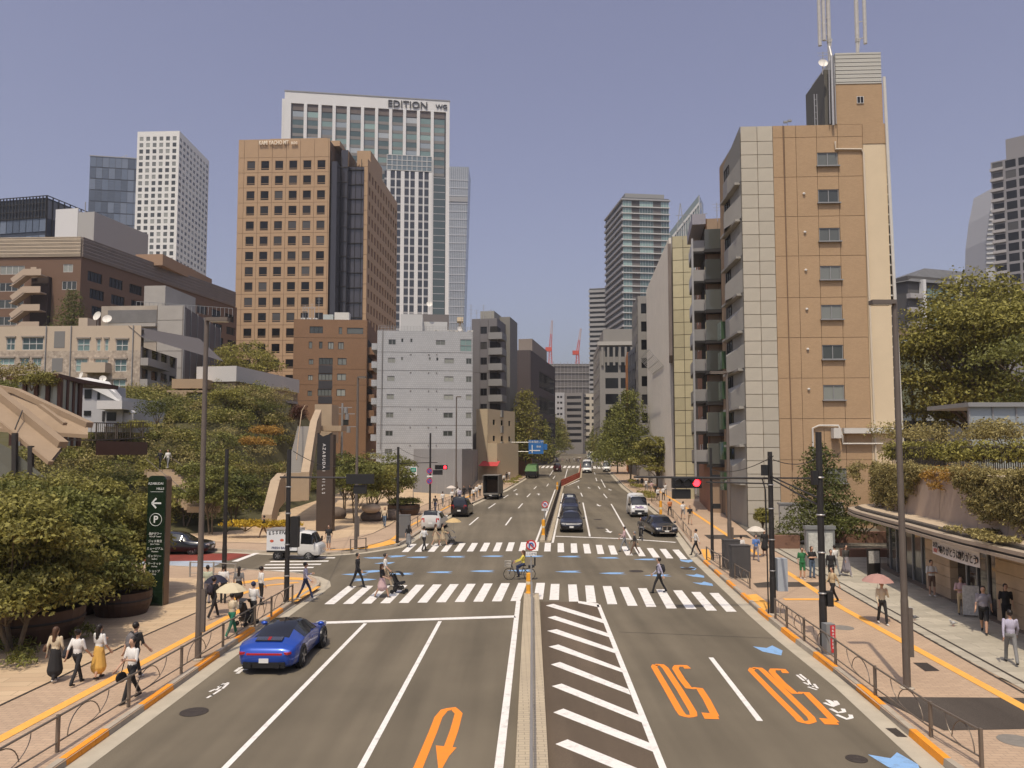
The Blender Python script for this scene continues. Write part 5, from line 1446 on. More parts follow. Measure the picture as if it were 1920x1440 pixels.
# small white crooked house
M_WHITEW = mat('white_render', (.58, .565, .545), .8, var=.04, vscale=.5)
A = at(146, 790, 80); t = thing('white_gabled_house', 'small white house with a steep white roof and dark windows', 'house', (A.x, A.y, A.z - 2))
def hp(px, py, d=80): q = at(px, py, d); return Vector((q.x - A.x, q.y - A.y, q.z - A.z + 2))
mb = MB()
f = [hp(146, 810), hp(228, 810), hp(228, 745), hp(192, 720), hp(146, 716)]
bk = [v + Vector((1.0, 8, 0)) for v in f]
mb.add(f + bk, [(0, 1, 2, 3, 4), (1, 6, 7, 2), (5, 0, 4, 9)]); mb.build('wall', mat('house_grey_white', (.42, .42, .425), .8, var=.04, vscale=.5), t)
r = [hp(128, 707, 79.6), hp(172, 707, 79.6), hp(236, 762, 79.6), hp(213, 760, 79.5), hp(190, 721, 79.5), hp(128, 714, 79.5)]
mb = MB(); mb.add([hp(118, 708, 79.5), hp(165, 708, 84), hp(205, 716, 84), hp(235, 752, 84), hp(228, 756, 79.4), hp(194, 722, 79.4), hp(146, 716, 79.4)], [(0, 6, 5, 4, 3, 2, 1)]); mb.build('roof', mat('white_roof', (.66, .65, .63), .6), t)
def hbox(name, m, x0, y0, x1, y1, d0=79.4, d1=80.2): 
    a, c = hp(x0, y1, d0), hp(x1, y0, d0); return MB().b2(a.x, a.y, a.z, c.x, a.y + (d1 - d0), c.z).build(name, m, t)
hbox('window', G_DARK, 158, 730, 171, 747, 79.9, 80.1); hbox('window', G_DARK, 182, 732, 187, 749, 79.9, 80.1); hbox('window', G_DARK, 157, 770, 170, 779, 79.9, 80.1)
hbox('window', G_DARK, 200, 773, 217, 789, 78.9, 79.1); hbox('door', M_FRAME_D, 191, 771, 196, 790, 78.9, 79.1); hbox('balcony', M_WHITEW, 181, 751, 229, 767, 77.4, 79.8); hbox('porch_wall', MATS['house_grey_white'], 186, 768, 230, 800, 79.0, 80.2)
mb = MB(); mb.add([hp(228, 755, 79), hp(238, 757, 83), hp(257, 773, 83), hp(246, 774, 79)], [(0, 3, 2, 1)]); mb.build('lean_to_roof', MATS['white_roof'], t); hbox('annex_wall', MATS['house_grey_white'], 228, 774, 250, 800, 79.2, 82)

# glass pavilion with dark brown frame
M_CORTEN = mat('dark_brown_steel', (.075, .032, .020), .6, var=.15, vscale=1)
M_FROST = mat('frosted_glass', (.34, .37, .35), .15, spec=.6)
A = at(25, 790, 63); t = thing('brown_glass_pavilion', 'flat roofed pavilion of frosted glass between dark brown posts', 'pavilion', (A.x, A.y, A.z - 1))
def hp(px, py, d): q = at(px, py, d); return Vector((q.x - A.x, q.y - A.y, q.z - A.z + 1))
f0, f1, f2 = hp(25, 790, 63), hp(112, 790, 61), hp(146, 790, 66); up = hp(25, 714, 63).z - f0.z
for a, c, n in ((f0, f1, 4), (f1, f2, 3)):
    for i in range(n):
        p, q = a.lerp(c, i / n), a.lerp(c, (i + 1) / n); p.z = q.z = f0.z - 2
        mb = MB(); mb.add([p, q, q + Vector((0, 0, up + 2)), p + Vector((0, 0, up + 2))], [(0, 1, 2, 3)]); mb.build('glass_pane', M_FROST, t)
        MB().bar(p + Vector((0, -.1, 0)), p + Vector((0, -.1, up + 2)), .3, .3).build('post', M_CORTEN, t)
MB().bar(Vector((f2.x, f2.y - .1, f0.z - 2)), Vector((f2.x, f2.y - .1, f0.z + up)), .5, .5).build('post', M_CORTEN, t)
mb = MB(); mb.prism([(f0.x - .4, f0.y - .5), (f1.x + .1, f1.y - .6), (f2.x + .5, f2.y - .2), (f2.x + .3, f2.y + 6), (f0.x - .4, f0.y + 6)], f0.z + up, f0.z + up + .35); mb.build('roof', M_CORTEN, t)

# low modern building with white fascia
M_SAND = mat('sand_render', (.36, .26, .165), .85, var=.06, vscale=.4)
A = at(366, 790, 101); t = thing('white_fascia_hall', 'low sand coloured hall with a broad white roof fascia', 'building', (A.x, A.y, A.z))
def hp(px, py, d): q = at(px, py, d); return Vector((q.x - A.x, q.y - A.y, q.z - A.z))
c0, c1, c2 = hp(366, 790, 101), hp(441, 790, 100), hp(560, 790, 120)
zt, zb_ = hp(441, 686, 100).z, hp(441, 715, 100).z; zc = hp(441, 735, 100).z
foot = [(c0.x, c0.y), (c1.x, c1.y), (c2.x, c2.y), (c2.x - 20, c2.y + 6), (c0.x, c0.y + 20)]
MB().prism(foot, zb_, zt).build('fascia', mat('white_fascia', (.52, .50, .47), .7, var=.04, vscale=.2), t)
ins = [(c0.x + .1, c0.y + .3), (c1.x - .2, c1.y + .3), (c2.x - .3, c2.y + .3), (c2.x - 20, c2.y + 5), (c0.x + .1, c0.y + 19)]
MB().prism(ins, zc, zb_ - .01).build('upper_wall', mat('sand_upper', (.30, .225, .15), .85), t)
MB().prism([(x + (0 if i in (0, 4) else .2), y - .5) for i, (x, y) in enumerate(ins)], zc - .4, zc - .01).build('ledge', mat('ledge_grey', (.30, .28, .27), .7), t)
MB().prism([(x, y + .8) for x, y in ins], -3, zc - .41).build('lower_wall', M_SAND, t)
for i in range(6):
    p = c1.lerp(c2, .08 + i * .15); q = c1.lerp(c2, .08 + i * .15 + .10); mb = MB()
    mb.add([(p.x + .25, p.y + .85, -3), (q.x + .25, q.y + .85, -3), (q.x + .25, q.y + .85, zc - .8), (p.x + .25, p.y + .85, zc - .8)], [(0, 1, 2, 3)]); mb.build('window', G_DARK, t)
g0, g1 = hp(320, 790, 98), hp(376, 790, 97); gt = hp(330, 709, 97).z
MB().b2(g0.x, g0.y, hp(330, 727, 97).z, g1.x, g0.y + 8, gt).build('entrance_block', M_SAND, t)
MB().b2(g0.x - .4, g0.y - .5, hp(330, 735, 97).z, g1.x + .3, g0.y + 7, hp(330, 731, 97).z).build('entrance_slab', M_SAND, t)
for px in (320, 335): p = hp(px, 790, 97.5); MB().b2(p.x, p.y, -3, p.x + .9, p.y + 3, hp(330, 735, 97).z).build('entrance_post', M_SAND, t)
p = hp(340, 790, 98.5); MB().b2(p.x, p.y, -3, p.x + 3.2, p.y + .2, hp(330, 738, 97).z).build('entrance_glass', M_FROST, t)

# ------------------------------------------------------------------ planted hillside
def ss(t): t = min(1, max(0, t)); return t * t * (3 - 2 * t)
def hz(x, y):
    base = gz(y) + KH
    rise = 13.2 * ss((y - 62) / 42.0) * ss((-x - 22.5 - .06 * (y - 60)) / 9.0)
    ter = 0.35 * math.sin(rise * 3.0)
    return base + max(0, rise + ter * min(1, rise / 2)) - .02
rows = []
for y in np.arange(60, 126, 2.0): rows.append([(x, y, hz(x, y)) for x in np.arange(-84, -19.9, 2.0)])
hill = struct(sheet('hill', rows, mat('planting_soil', (.075, .068, .028), .95, var=.2, vscale=.8)))
rng = np.random.default_rng(5)
sets = {'a': [], 'b': [], 'c': []}
for k in range(760):
    x = rng.uniform(-60, -23); y = rng.uniform(63, 108)
    if hz(x, y) < gz(y) + .5: continue
    px = 960 + x / y * 1440
    if px < 60: continue
    r = rng.uniform(.9, 2.0)
    key = 'abc'[int(rng.integers(0, 3))]
    sets[key].append(((x, y, hz(x, y) + r * .35), (r, r, r * .8), 300))
for key, m, nm, lb in (('a', L_OLIVE, 'hillside_planting', 'olive shrubs massed over the terraced hillside'), ('b', L_DRY, 'hillside_ground_cover', 'straw coloured ground cover spread between the hillside shrubs'), ('c', L_MID, 'hillside_undergrowth', 'green undergrowth filling the terraced hillside')):
    stuff(link(nm, leaf_mesh(nm, sets[key], .24, m, rng)), lb, 'plants')
def on_hill(px, py, d): return at(px, py, d)
for i, (px, py, d, r, m, lb) in enumerate([(505, 812, 84, (2.0, 1.6, 1.3), L_ORANGE, 'orange flowering shrub high on the hillside'), (478, 830, 80, (1.5, 1.3, 1.1), L_ORANGE, 'smaller orange shrub below the tall orange one'), (560, 780, 98, (1.6, 1.5, 2.2), L_RED, 'reddish brown bush at the top of the stair'),
                                           (480, 768, 96, (3.6, 2, 1.6), L_DEEP, 'long clipped dark hedge in front of the white fascia hall'), (460, 985, 60, (2.3, 1.0, .7), L_FLOWER, 'yellow flowering bed beside the black car'), (532, 985, 60, (1.6, .9, .6), L_FLOWER, 'yellow flowering bed behind the bakery truck'),
                                           (295, 770, 78, (2.2, 2, 2.6), L_DEEP, 'dense green bush beside the white house'), (265, 800, 74, (1.6, 1.4, 1.0), L_YEL, 'yellow green mound under the white house'), (60, 715, 60, (1.7, 1.5, 1.3), L_OLIVE, 'rounded shrub on the pavilion roof terrace'), (8, 700, 60, (1.6, 1.5, 1.6), L_DRY, 'rust tinted shrub at the edge of the pavilion terrace'), (5, 728, 57, (1.2, 1.2, 1.0), L_MID, 'clipped green ball beside the curved concrete roof')]):
    c = at(px, py, d); c.z -= r[2] * .5
    shrub('shrub', lb, c, r, 40 + i, m, .18, 2200)
make_tree('round_tree', 'small round headed tree in front of the white fascia hall', at(425, 775, 92), 3.6, 2.3, 3, L_YEL, .2, 3600, .12, 3, clear=.2)
make_tree('thin_tree', 'thin airy tree beside the white fascia hall', at(518, 770, 100), 3.8, 2.6, 4, L_DRY, .17, 1500, .07, 3, clear=.2)
p = at(452, 700, 128); make_tree('broad_tree', 'broad yellow green tree between the scaffolded block and the tan tower', (p.x, p.y, p.z - 5.0), 13.0, 6.2, 5, L_YEL, .34, 8000, .3, clear=.2)
p = at(135, 610, 112); make_tree('conical_tree', 'dark conical tree in front of the brown louvred building', (p.x, p.y, p.z - 3), 8.0, 3.3, 6, L_DEEP, .24, 5000, .2, shape='cone', clear=.1)
p = at(350, 905, 70); 
for i, (px, py, d, h, sp, m, lb) in enumerate([(395, 1003, 62, 6.9, 2.6, L_MID, 'slender street tree behind the black saloon car'), (300, 860, 72, 4.6, 2.3, L_OLIVE, 'bushy young tree above the hillside path'), (350, 870, 66, 4.2, 2.0, L_MID, 'leafy young tree beside the hillside steps'), (440, 900, 68, 5.2, 2.4, L_DEEP, 'dark leafy tree on the lower hillside'),
                                               (665, 985, 70, 6.6, 2.8, L_MID, 'plaza tree just right of the lettered pylon'), (700, 982, 73, 6.4, 2.6, L_OLIVE, 'plaza tree between the lamp post and the boulders'), (735, 975, 78, 6.8, 3.0, L_MID, 'plaza tree nearest the traffic light'), (645, 960, 80, 6.6, 2.8, L_DEEP, 'plaza tree behind the lettered pylon'), (690, 940, 88, 6.6, 3.0, L_OLIVE, 'plaza tree furthest back near the grey sheeting')]):
    q = at(px, py, d); g_ = max(hz(q.x, q.y), gz(d) + KH) if q.x < -22 else gz(d) + KH
    make_tree('plaza_tree', lb, (q.x, q.y, g_), h, sp, 60 + i, m, .22, 7500, .11, 2, clear=.24, nclump=28)
# near trees at the left edge
for i, (px, py, h, sp, lb) in enumerate([(25, 1222, 6.2, 2.9, 'multi stemmed tree at the lower left corner'), (118, 1172, 6.0, 2.8, 'leafy tree over the dark planter by the walkers'), (205, 1120, 6.3, 2.7, 'leafy tree reaching the green parking sign'), (-70, 1165, 6.8, 3.2, 'leafy tree cut by the left edge of the view'), (60, 1105, 6.6, 3.0, 'leafy tree at the back of the corner grove')]):
    q = G(px, py, KH)
    make_tree('grove_tree', lb, q, h, sp, 80 + i, (L_OLIVE, L_MID)[i % 2], 0.17, 34000, .13, 3, clear=.16, nclump=46)
# ------------------------------------------------------------------ right: curved shop building with canopy and hanging plants
M_STONE = mat('sandstone_pier', (.50, .37, .24), .85, var=.16, vscale=1.0, bump=.15, bscale=20, orand=.08)
M_WOODTOP = mat('canopy_timber', (.50, .40, .28), .8, var=.15, vscale=1.2)
M_FASCIA = mat('canopy_fascia', (.40, .33, .25), .6, var=.06, vscale=1)
EDGE = [(16.9, 14), (17.05, 20), (17.3, 25.9), (17.5, 28.2), (17.65, 30.5), (18.0, 33.1), (18.7, 37.3), (19.3, 41.5), (19.9, 45.2), (20.5, 47.3), (21.4, 48.6), (22.8, 49.2), (25, 49.0), (30, 48)]
EDGE = [Vector((x, y, 0)) for x, y in EDGE]
def inset(P, d):
    out = []
    for i, p in enumerate(P):
        t = P[min(i + 1, len(P) - 1)] - P[max(i - 1, 0)]; t.normalize()
        out.append(p + Vector((t.y, -t.x, 0)) * d)
    return out
shop = thing('curved_shop_building', 'low sandstone shop building with a curved canopy and planted roof', 'building', (0, 0, KH))
def slab(name, P, z0, z1, m, inner=9.0):
    I = [p + Vector((inner, 0, 0)) for p in P[:-3]]
    return MB().prism([(p.x, p.y) for p in P] + [(p.x, p.y) for p in reversed(I[:])], z0, z1).build(name, m, shop)
slab('canopy_edge', EDGE, 3.05, 3.17, M_FASCIA); slab('canopy_edge', inset(EDGE, .10), 3.172, 3.26, M_FRAME_D); slab('canopy_edge', inset(EDGE, .04), 3.262, 3.40, M_FASCIA); slab('canopy_gutter', inset(EDGE, .42), 3.402, 3.47, M_FRAME_D); slab('canopy_top', inset(EDGE, .62), 3.472, 3.56, M_WOODTOP)
# upper wall, leaning slightly, with rounded end
UW = inset(EDGE, 1.75)
def vwall(name, P, z0, z1, m, lean=0.0):
    Q = inset(P, lean); mb = MB()
    for i in range(len(P) - 1):
        mb.add([(P[i].x, P[i].y, z0), (P[i + 1].x, P[i + 1].y, z0), (Q[i + 1].x, Q[i + 1].y, z1), (Q[i].x, Q[i].y, z1)], [(3, 2, 1, 0)])
    return mb.build(name, m, shop)
for i in range(len(UW) - 1):
    mb = MB(); a, c = UW[i], UW[i + 1]; e = (c - a).normalized() * .012
    mb.add([(a + e) + Vector((0, 0, 3.5)), (c - e) + Vector((0, 0, 3.5)), (c - e) + Vector((.18, 0, 5.75)), (a + e) + Vector((.18, 0, 5.75))], [(3, 2, 1, 0)]); mb.build('upper_wall_panel', mat('pinkish_concrete', (.43, .33, .25), .85, var=.14, vscale=.6, orand=.05), shop)
slab('upper_core', inset(UW, .2), 3.5, 5.7, M_JOINTD, 6.5); slab('wall_cap', inset(UW, .1), 5.75, 5.84, M_WOODTOP, 6.5)
# ground floor: stone piers and glazed bays
FW = inset(EDGE, 2.1)
def fw(y):
    for a, c in zip(FW[:-1], FW[1:]):
        if a.y <= y <= c.y: return a.lerp(c, (y - a.y) / (c.y - a.y))
    return FW[-1]
def pier(y0, y1, out=.25):
    a, c = fw(y0), fw(y1); d = (c - a).normalized(); n = Vector((-d.y, d.x, 0))
    zz = 0
    for k in range(6):                       # courses of large stones
        h = .50
        MB().prism([((a + n * out).x, (a + n * out).y), ((c + n * out).x, (c + n * out).y), ((c - n * .8).x, (c - n * .8).y), ((a - n * .8).x, (a - n * .8).y)], zz, zz + h - .015).build('stone_course', M_STONE, shop)
        zz += h
def bay(y0, y1, m, mull=3, sill=0.0):
    for k in range(mull):
        a, c = fw(y0 + (y1 - y0) * k / mull), fw(y0 + (y1 - y0) * (k + 1) / mull)
        MB().add([a + Vector((0, 0, sill)), c + Vector((0, 0, sill)), c + Vector((0, 0, 3.0)), a + Vector((0, 0, 3.0))], [(3, 2, 1, 0)]).build('shop_window', m, shop)
        MB().bar(a + Vector((-.03, 0, 0)), a + Vector((-.03, 0, 3.0)), .09).build('window_post', M_SAND if k == 0 else M_FRAME_G, shop)
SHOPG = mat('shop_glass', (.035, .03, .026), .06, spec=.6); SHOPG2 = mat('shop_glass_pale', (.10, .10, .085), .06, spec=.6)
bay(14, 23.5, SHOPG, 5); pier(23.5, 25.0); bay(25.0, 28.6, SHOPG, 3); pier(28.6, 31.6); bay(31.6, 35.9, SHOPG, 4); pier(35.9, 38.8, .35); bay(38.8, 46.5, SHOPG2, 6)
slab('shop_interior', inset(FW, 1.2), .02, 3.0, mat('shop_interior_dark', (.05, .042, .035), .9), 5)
slab('shop_floor', inset(EDGE, 1.6), -.0, .03, mat('shop_step', (.22, .18, .14), .8), 7)
# banner on the canopy
def fe(y):
    for a, c in zip(EDGE[:-1], EDGE[1:]):
        if a.y <= y <= c.y: return a.lerp(c, (y - a.y) / (c.y - a.y))
a, c = fe(30.2) + Vector((.55, 0, 0)), fe(34.6) + Vector((.5, 0, 0))
bn = thing('shop_banner', 'white cloth banner with bold black Japanese lettering under the canopy', 'banner', (c.x, c.y, KH + 2.32), math.atan2(a.y - c.y, a.x - c.x))
Lb = (a - c).length
mb = MB()
for k in range(12):
    x0, x1 = Lb * k / 12, Lb * (k + 1) / 12; s0, s1 = .07 * math.sin(math.pi * k / 12), .07 * math.sin(math.pi * (k + 1) / 12)
    mb.add([(x0, s0, -s0), (x1, s1, -s1), (x1, s1, .62 - s1 * .4), (x0, s0, .62 - s0 * .4)], [(0, 1, 2, 3)]); mb.add([(x0, s0 + .01, -s0), (x1, s1 + .01, -s1), (x1, s1 + .01, .62), (x0, s0 + .01, .62)], [(3, 2, 1, 0)])
mb.build('cloth', mat('banner_cloth', (.74, .70, .66), .8), bn)
INK = mat('black_print', (.02, .018, .018), .7); REDP = mat('red_print', (.55, .10, .09), .7)
text('ありがとうに', .40, INK, bn, (Lb * .40, -.03, .24), bold=.008, sx=.80); text('ありがとう', .42, INK, bn, (Lb * .775, -.03, .24), bold=.008, sx=.80); text('創業', .24, INK, bn, (Lb * .08, -.03, .40)); text('感謝', .2, REDP, bn, (Lb * .08, -.03, .16))
for x in (.165, .62, .955): 
    mb = MB(); mb.tube([(Lb * x, -.01, .28), (Lb * x, -.03, .28)], .12, 12); mb.build('portrait_mark', INK, bn); mb = MB(); mb.tube([(Lb * x, -.031, .25), (Lb * x, -.034, .25)], .07, 10); mb.build('portrait_face', mat('print_skin', (.6, .42, .32), .8), bn)
# hanging creepers
rng = np.random.default_rng(21)
def hang(name, label, y0, y1, m, n, seed, zb=3.6, out=.15):
    cl = []; r = np.random.default_rng(seed)
    for k in range(n):
        y = y0 + (y1 - y0) * r.random()
        for a, c in zip(UW[:-1], UW[1:]):
            if a.y <= y <= c.y: p = a.lerp(c, (y - a.y) / (c.y - a.y))
        e = abs((y - (y0 + y1) / 2) / ((y1 - y0) / 2)); low = zb + (5.4 - zb) * (e ** 3) + .5 * r.random()
        z = low + (5.95 - low) * r.random()
        cl.append(((p.x - out - .35 * r.random() * (1 - (z - zb) / 3), y, z + KH), (.30, .34, .42), 130))
    t = thing(name, label, 'creeper', (UW[5].x, (y0 + y1) / 2, 0)); 
    me = leaf_mesh('foliage', [((c[0][0] - UW[5].x, c[0][1] - (y0 + y1) / 2, c[0][2]), c[1], c[2]) for c in cl], .13, m, r, droop=1.2, aspect=.35); link('foliage', me, t)
hang('hanging_creeper', 'thick curtain of creeper hanging over the shop wall near the banner', 19.5, 34.5, L_DRY, 320, 1, 3.5); hang('hanging_creeper', 'creeper curtain at the rounded end of the shop wall', 39.3, 48.2, L_DRY, 170, 2, 3.45)
hang('hanging_creeper', 'thin orange tinted creeper on the bare wall between the two curtains', 33.0, 38.5, L_ORANGE, 16, 3, 4.4, .05)
cl = [((UW[4].x - .9 + .5 * rng.normal(), 28 + 4.5 * rng.random(), 3.75), (.4, .5, .16), 160) for _ in range(14)]
stuff(link('canopy_plants', leaf_mesh('canopy_plants', cl, .13, L_DRY, rng)), 'low straggling plants lying on the canopy', 'plants')
# roof garden: hedge, picket fence, bushes
cl = []
for k in range(150):
    y = 22 + 27 * rng.random(); 
    p = next((a.lerp(c, (y - a.y) / (c.y - a.y)) for a, c in zip(UW[:-1], UW[1:]) if a.y <= y <= c.y), UW[-3])
    cl.append(((p.x + .6 + 2.2 * rng.random(), y, 5.8 + .2 * rng.random()), (.5, .5, .22), 130))
stuff(link('roof_planting', leaf_mesh('roof_planting', cl, .15, L_DRY, rng)), 'low dry planting along the shop roof', 'plants')
fence = thing('picket_fence', 'dark picket fence on the planted shop roof', 'fence', (0, 0, 0))
FL = [at(1673, 860, 50), at(1760, 862, 46), at(1850, 866, 41), at(1990, 872, 36)]
FL = [Vector((p.x, p.y, 5.75)) for p in FL]
M_PICKET = mat('fence_brown', (.075, .06, .045), .7)
pk = MB().b2(-.02, -.02, 0, .02, .02, 1.55).mesh('picket', M_PICKET)
pts = resample(FL, .16)
for p in pts[:300]: link('picket', pk, fence, p)
for z in (.15, 1.45):
    for a, c in zip(FL[:-1], FL[1:]): MB().bar(a + Vector((0, 0.04, z)), c + Vector((0, 0.04, z)), .05).build('fence_rail', M_PICKET, fence)
cl = []
for a, c in zip(FL[:-1], FL[1:]):
    for k in range(26): p = a.lerp(c, (k + rng.random()) / 26); cl.append(((p.x + .3, p.y + .9 + .5 * rng.random(), 6.5 + .6 * rng.random()), (.7, .5, .6), 170))
hd = thing('roof_hedge', 'yellow green hedge behind the picket fence', 'hedge', (0, 0, 0)); link('foliage', leaf_mesh('foliage', cl, .17, L_YEL, rng), hd)
for i, (px, py, d, r, m, lb) in enumerate([(1752, 825, 52, (2.5, 2, 1.9), L_DRY, 'large rounded olive bush behind the picket fence'), (1885, 822, 46, (2.2, 2, 1.9), L_DRY, 'large rounded bush in front of the glass garden room'), (1620, 985, 54, (3.2, 1.2, 1.3), L_DEEP, 'dark hedge under the canopy tip'), (1480, 1012, 57, (1.4, .8, .6), L_MID, 'small clipped hedge behind the map kiosk'), (1430, 975, 60, (.7, .6, 1.3), L_YEL, 'potted plant by the beige building corner'), (1728, 1020, 43, (.8, .8, 1.3), L_RED, 'dark red leaved shrub beside the shop corner')]):
    c = at(px, py, d); c.z -= r[2] * .4; shrub('shrub', lb, c, r, 140 + i, m, .17, 3000)
t = make_tree('corner_tree', 'dark layered tree beside the beige building', (at(1540, 1000, 55).x, 55, gz(55) + KH), 6.9, 2.7, 31, L_DEEP, .2, 9000, .12, clear=.1, shape='cone', nclump=26)
p = at(1850, 800, 72); make_tree('great_tree', 'huge broad yellow green tree above the shop roof', (p.x, p.y, 4.0), 21.8, 9.2, 33, L_YEL, .34, 46000, .45, clear=.14, nclump=60)
p = at(1990, 780, 62); make_tree('edge_tree', 'tall tree cut by the right edge of the view', (p.x, p.y, 4.0), 16, 6.5, 34, L_MID, .32, 9000, .35, clear=.15)
rb = struct(MB().prism([(26, 50), (60, 42), (90, 100), (40, 100), (30, 62)], 0, 4.6).build('terrace_right', M_SAND))
# low planter walls in the corner behind the kiosk
pw = thing('planter_wall', 'low red brown planter wall in the corner by the beige building', 'planter', at(1460, 1020, 52))
o0 = Vector(pw.location)
for (x0, x1, y, d, h) in ((1445, 1500, 1018, 54, .9), (1560, 1690, 1008, 57, .8), (1580, 1700, 1030, 50, .5)):
    a, c = at(x0, y, d), at(x1, y, d); z = gz(d) + KH
    MB().b2(a.x - o0.x, d - o0.y, z - o0.z, c.x - o0.x, d + .5 - o0.y, z + h - o0.z).build('wall', mat('red_brown_wall', (.20, .11, .075), .85, var=.12, vscale=.8), pw)
cw = thing('concrete_yard_wall', 'pale concrete yard wall at the foot of the beige building', 'wall', at(1463, 990, 63))
MB().b2(0, 0, -3, 5.2, .3, 1.9).build('wall', M_NET, cw); MB().b2(-.1, -.06, 1.9, 5.3, .36, 2.05).build('coping', M_FRAME_G, cw)
# glass garden room, and buildings behind on the right
A = at(1820, 850, 53); t = thing('glass_garden_room', 'flat roofed glass room among the right-hand bushes', 'pavilion', (A.x, A.y, A.z))
Wd, Hh = 6.5, at(1820, 763, 53).z - A.z
for k in range(4):
    MB().b2(Wd * k / 4 + .06, 0, -2, Wd * (k + 1) / 4 - .06, .05, Hh * .62).build('glass_pane', MATS['frosted_glass'], t); MB().b2(Wd * k / 4 + .06, 0, Hh * .64, Wd * (k + 1) / 4 - .06, .05, Hh).build('glass_pane', mat('sky_pane', (.30, .34, .37), .08, spec=.7), t)
    MB().b2(Wd * k / 4 - .06, -.06, -2, Wd * k / 4 + .055, .1, Hh).build('post', M_FRAME_G, t)
MB().b2(-.2, -.3, Hh, Wd + .2, 5, Hh + .3).build('roof', M_FRAME_G, t)
b = Bld('green_blind_office', 'glazed office with green blinds behind the great tree', (1687, 700, 88), (1772, 700, 88), (1690, 629), 12, M_FRAME_D, base=4)
zz = [at(1690, y, 88).z - b.z0 for y in (672, 700, 745, 770, 815)]
rowz = [(at(1690, y1, 88).z - b.z0, at(1690, y0, 88).z - b.z0, g) for y0, y1, g in ((634, 655, G_PALE), (660, 697, G_GREEN), (702, 718, G_PALE), (722, 770, G_GREEN), (774, 790, G_PALE), (794, 830, G_OFFICE))]
for z0, z1, g in rowz:
    for i in range(4): b.window('front', (b.W * i / 4 + .08, z0, b.W * (i + 1) / 4 - .08, z1), -.05, 'p', g, M_FRAME_D)
b.box('roof_screen', mat('rusty_screen', (.22, .16, .12), .8, var=.2, vscale=2), 0, -.1, b.H, b.W, 1, b.H + .8)
b = simple('white_balcony_flats', 'white balconied apartment block far behind the great tree', (1692, 560, 185), (1706, 560, 185), (1694, 535), 10, mat('white_flats', (.44, .43, .42), .8), 1, 3.2, 1.4, 1.7, G_DARK, base=6, z0=2)
b2_ = Bld('dark_roof_flats', 'dark grey apartment block with sloping roof far behind the great tree', (1703, 560, 176), (1870, 560, 184), (1735, 512), 20, mat('dark_flats', (.10, .095, .09), .7), base=6)
for j in range(4): b2_.box('balcony', mat('flats_band', (.38, .36, .35), .8), -.5, -1.2, b2_.H - 6 - j * 3.3, b2_.W * .12, -.02, b2_.H - 4.9 - j * 3.3)
for j in range(3): b2_.window('front', (b2_.W * .2, b2_.H - 5.6 - j * 3.4, b2_.W * .5, b2_.H - 3.2 - j * 3.4), -.1, 'c', G_TEAL, M_FRAME_D); b2_.window('front', (b2_.W * .56, b2_.H - 5.6 - j * 3.4, b2_.W * .9, b2_.H - 3.2 - j * 3.4), -.1, 'c', G_DARK, M_FRAME_D)
mb = MB(); w_ = b2_.W; h = b2_.H; mb.add([(-.5, -.6, h - 2), (w_, -.6, h - 2), (w_, 3, h + 2.4), (w_ * .3, 3, h + 2.4), (-.5, 12, h - 1)], [(0, 1, 2, 3), (0, 3, 4)]); mb.build('roof', mat('zinc_roof', (.16, .16, .155), .5, metal=.3, var=.2, vscale=.5), b2_.root)
b2_.box('white_fin', M_WHITEPIER, w_ * .12, -1.3, 0, w_ * .15, 0, h - 1.5); b2_.box('white_fin', M_WHITEPIER, w_ * .53, -1.3, h - 8, w_ * .545, 0, h)
b = Bld('grey_recessed_tower', 'grey residential tower with deep window bays at the right edge', (1862, 420, 300), (1990, 420, 285), (1866, 305), 30, mat('tower_core3', (.14, .14, .15), .8))
nf = 15; fh = 4.15
ops = [(b.W * i / 5 + .5, b.H - (j + 1) * fh + .5, b.W * (i + 1) / 5 - .4, b.H - j * fh - .5, 'p') for j in range(nf) for i in range(5)]
b.wall('front', mat('grey_tower_wall', (.24, .23, .235), .8), ops, rec=.13, gm=G_OFFICE, frames=False)
b.box('set_back_top', MATS['grey_tower_wall'], b.W * .22, 3, b.H - .5, b.W, 20, b.H + 9); b.roof(M_ROOFGREY)
for j in range(nf): b.box('balcony', MATS['flats_band'], -.3, -.9, b.H - (j + 1) * fh + .2, b.W * .19, -.02, b.H - (j + 1) * fh + 1.3)
t = thing('curved_white_tower', 'pale curved tower peeping out beside the grey tower', 'building', at(1846, 846, 420)); o0 = Vector(t.location)
def hp(px, py): q = at(px, py, 420); return Vector((q.x - o0.x, 0, q.z - o0.z))
mb = MB(); pp = [hp(1846, 620), hp(1880, 620), hp(1880, 340), hp(1866, 350), hp(1856, 400), hp(1850, 450)]
mb.add(pp + [v + Vector((0, 20, 0)) for v in pp], [(0, 1, 2, 3, 4, 5), (0, 5, 11, 6), (5, 4, 10, 11), (4, 3, 9, 10)]); mb.build('wall', mat('pale_curved', (.42, .42, .43), .7), t)
for j in range(12):
    y = 395 + j * 9; MB().bar(hp(1848 + max(0, (450 - y)) * .13, y) + Vector((0, -.5, 0)), hp(1880, y - 2) + Vector((0, -.5, 0)), .8, .9).build('balcony_band', M_BAND, t)

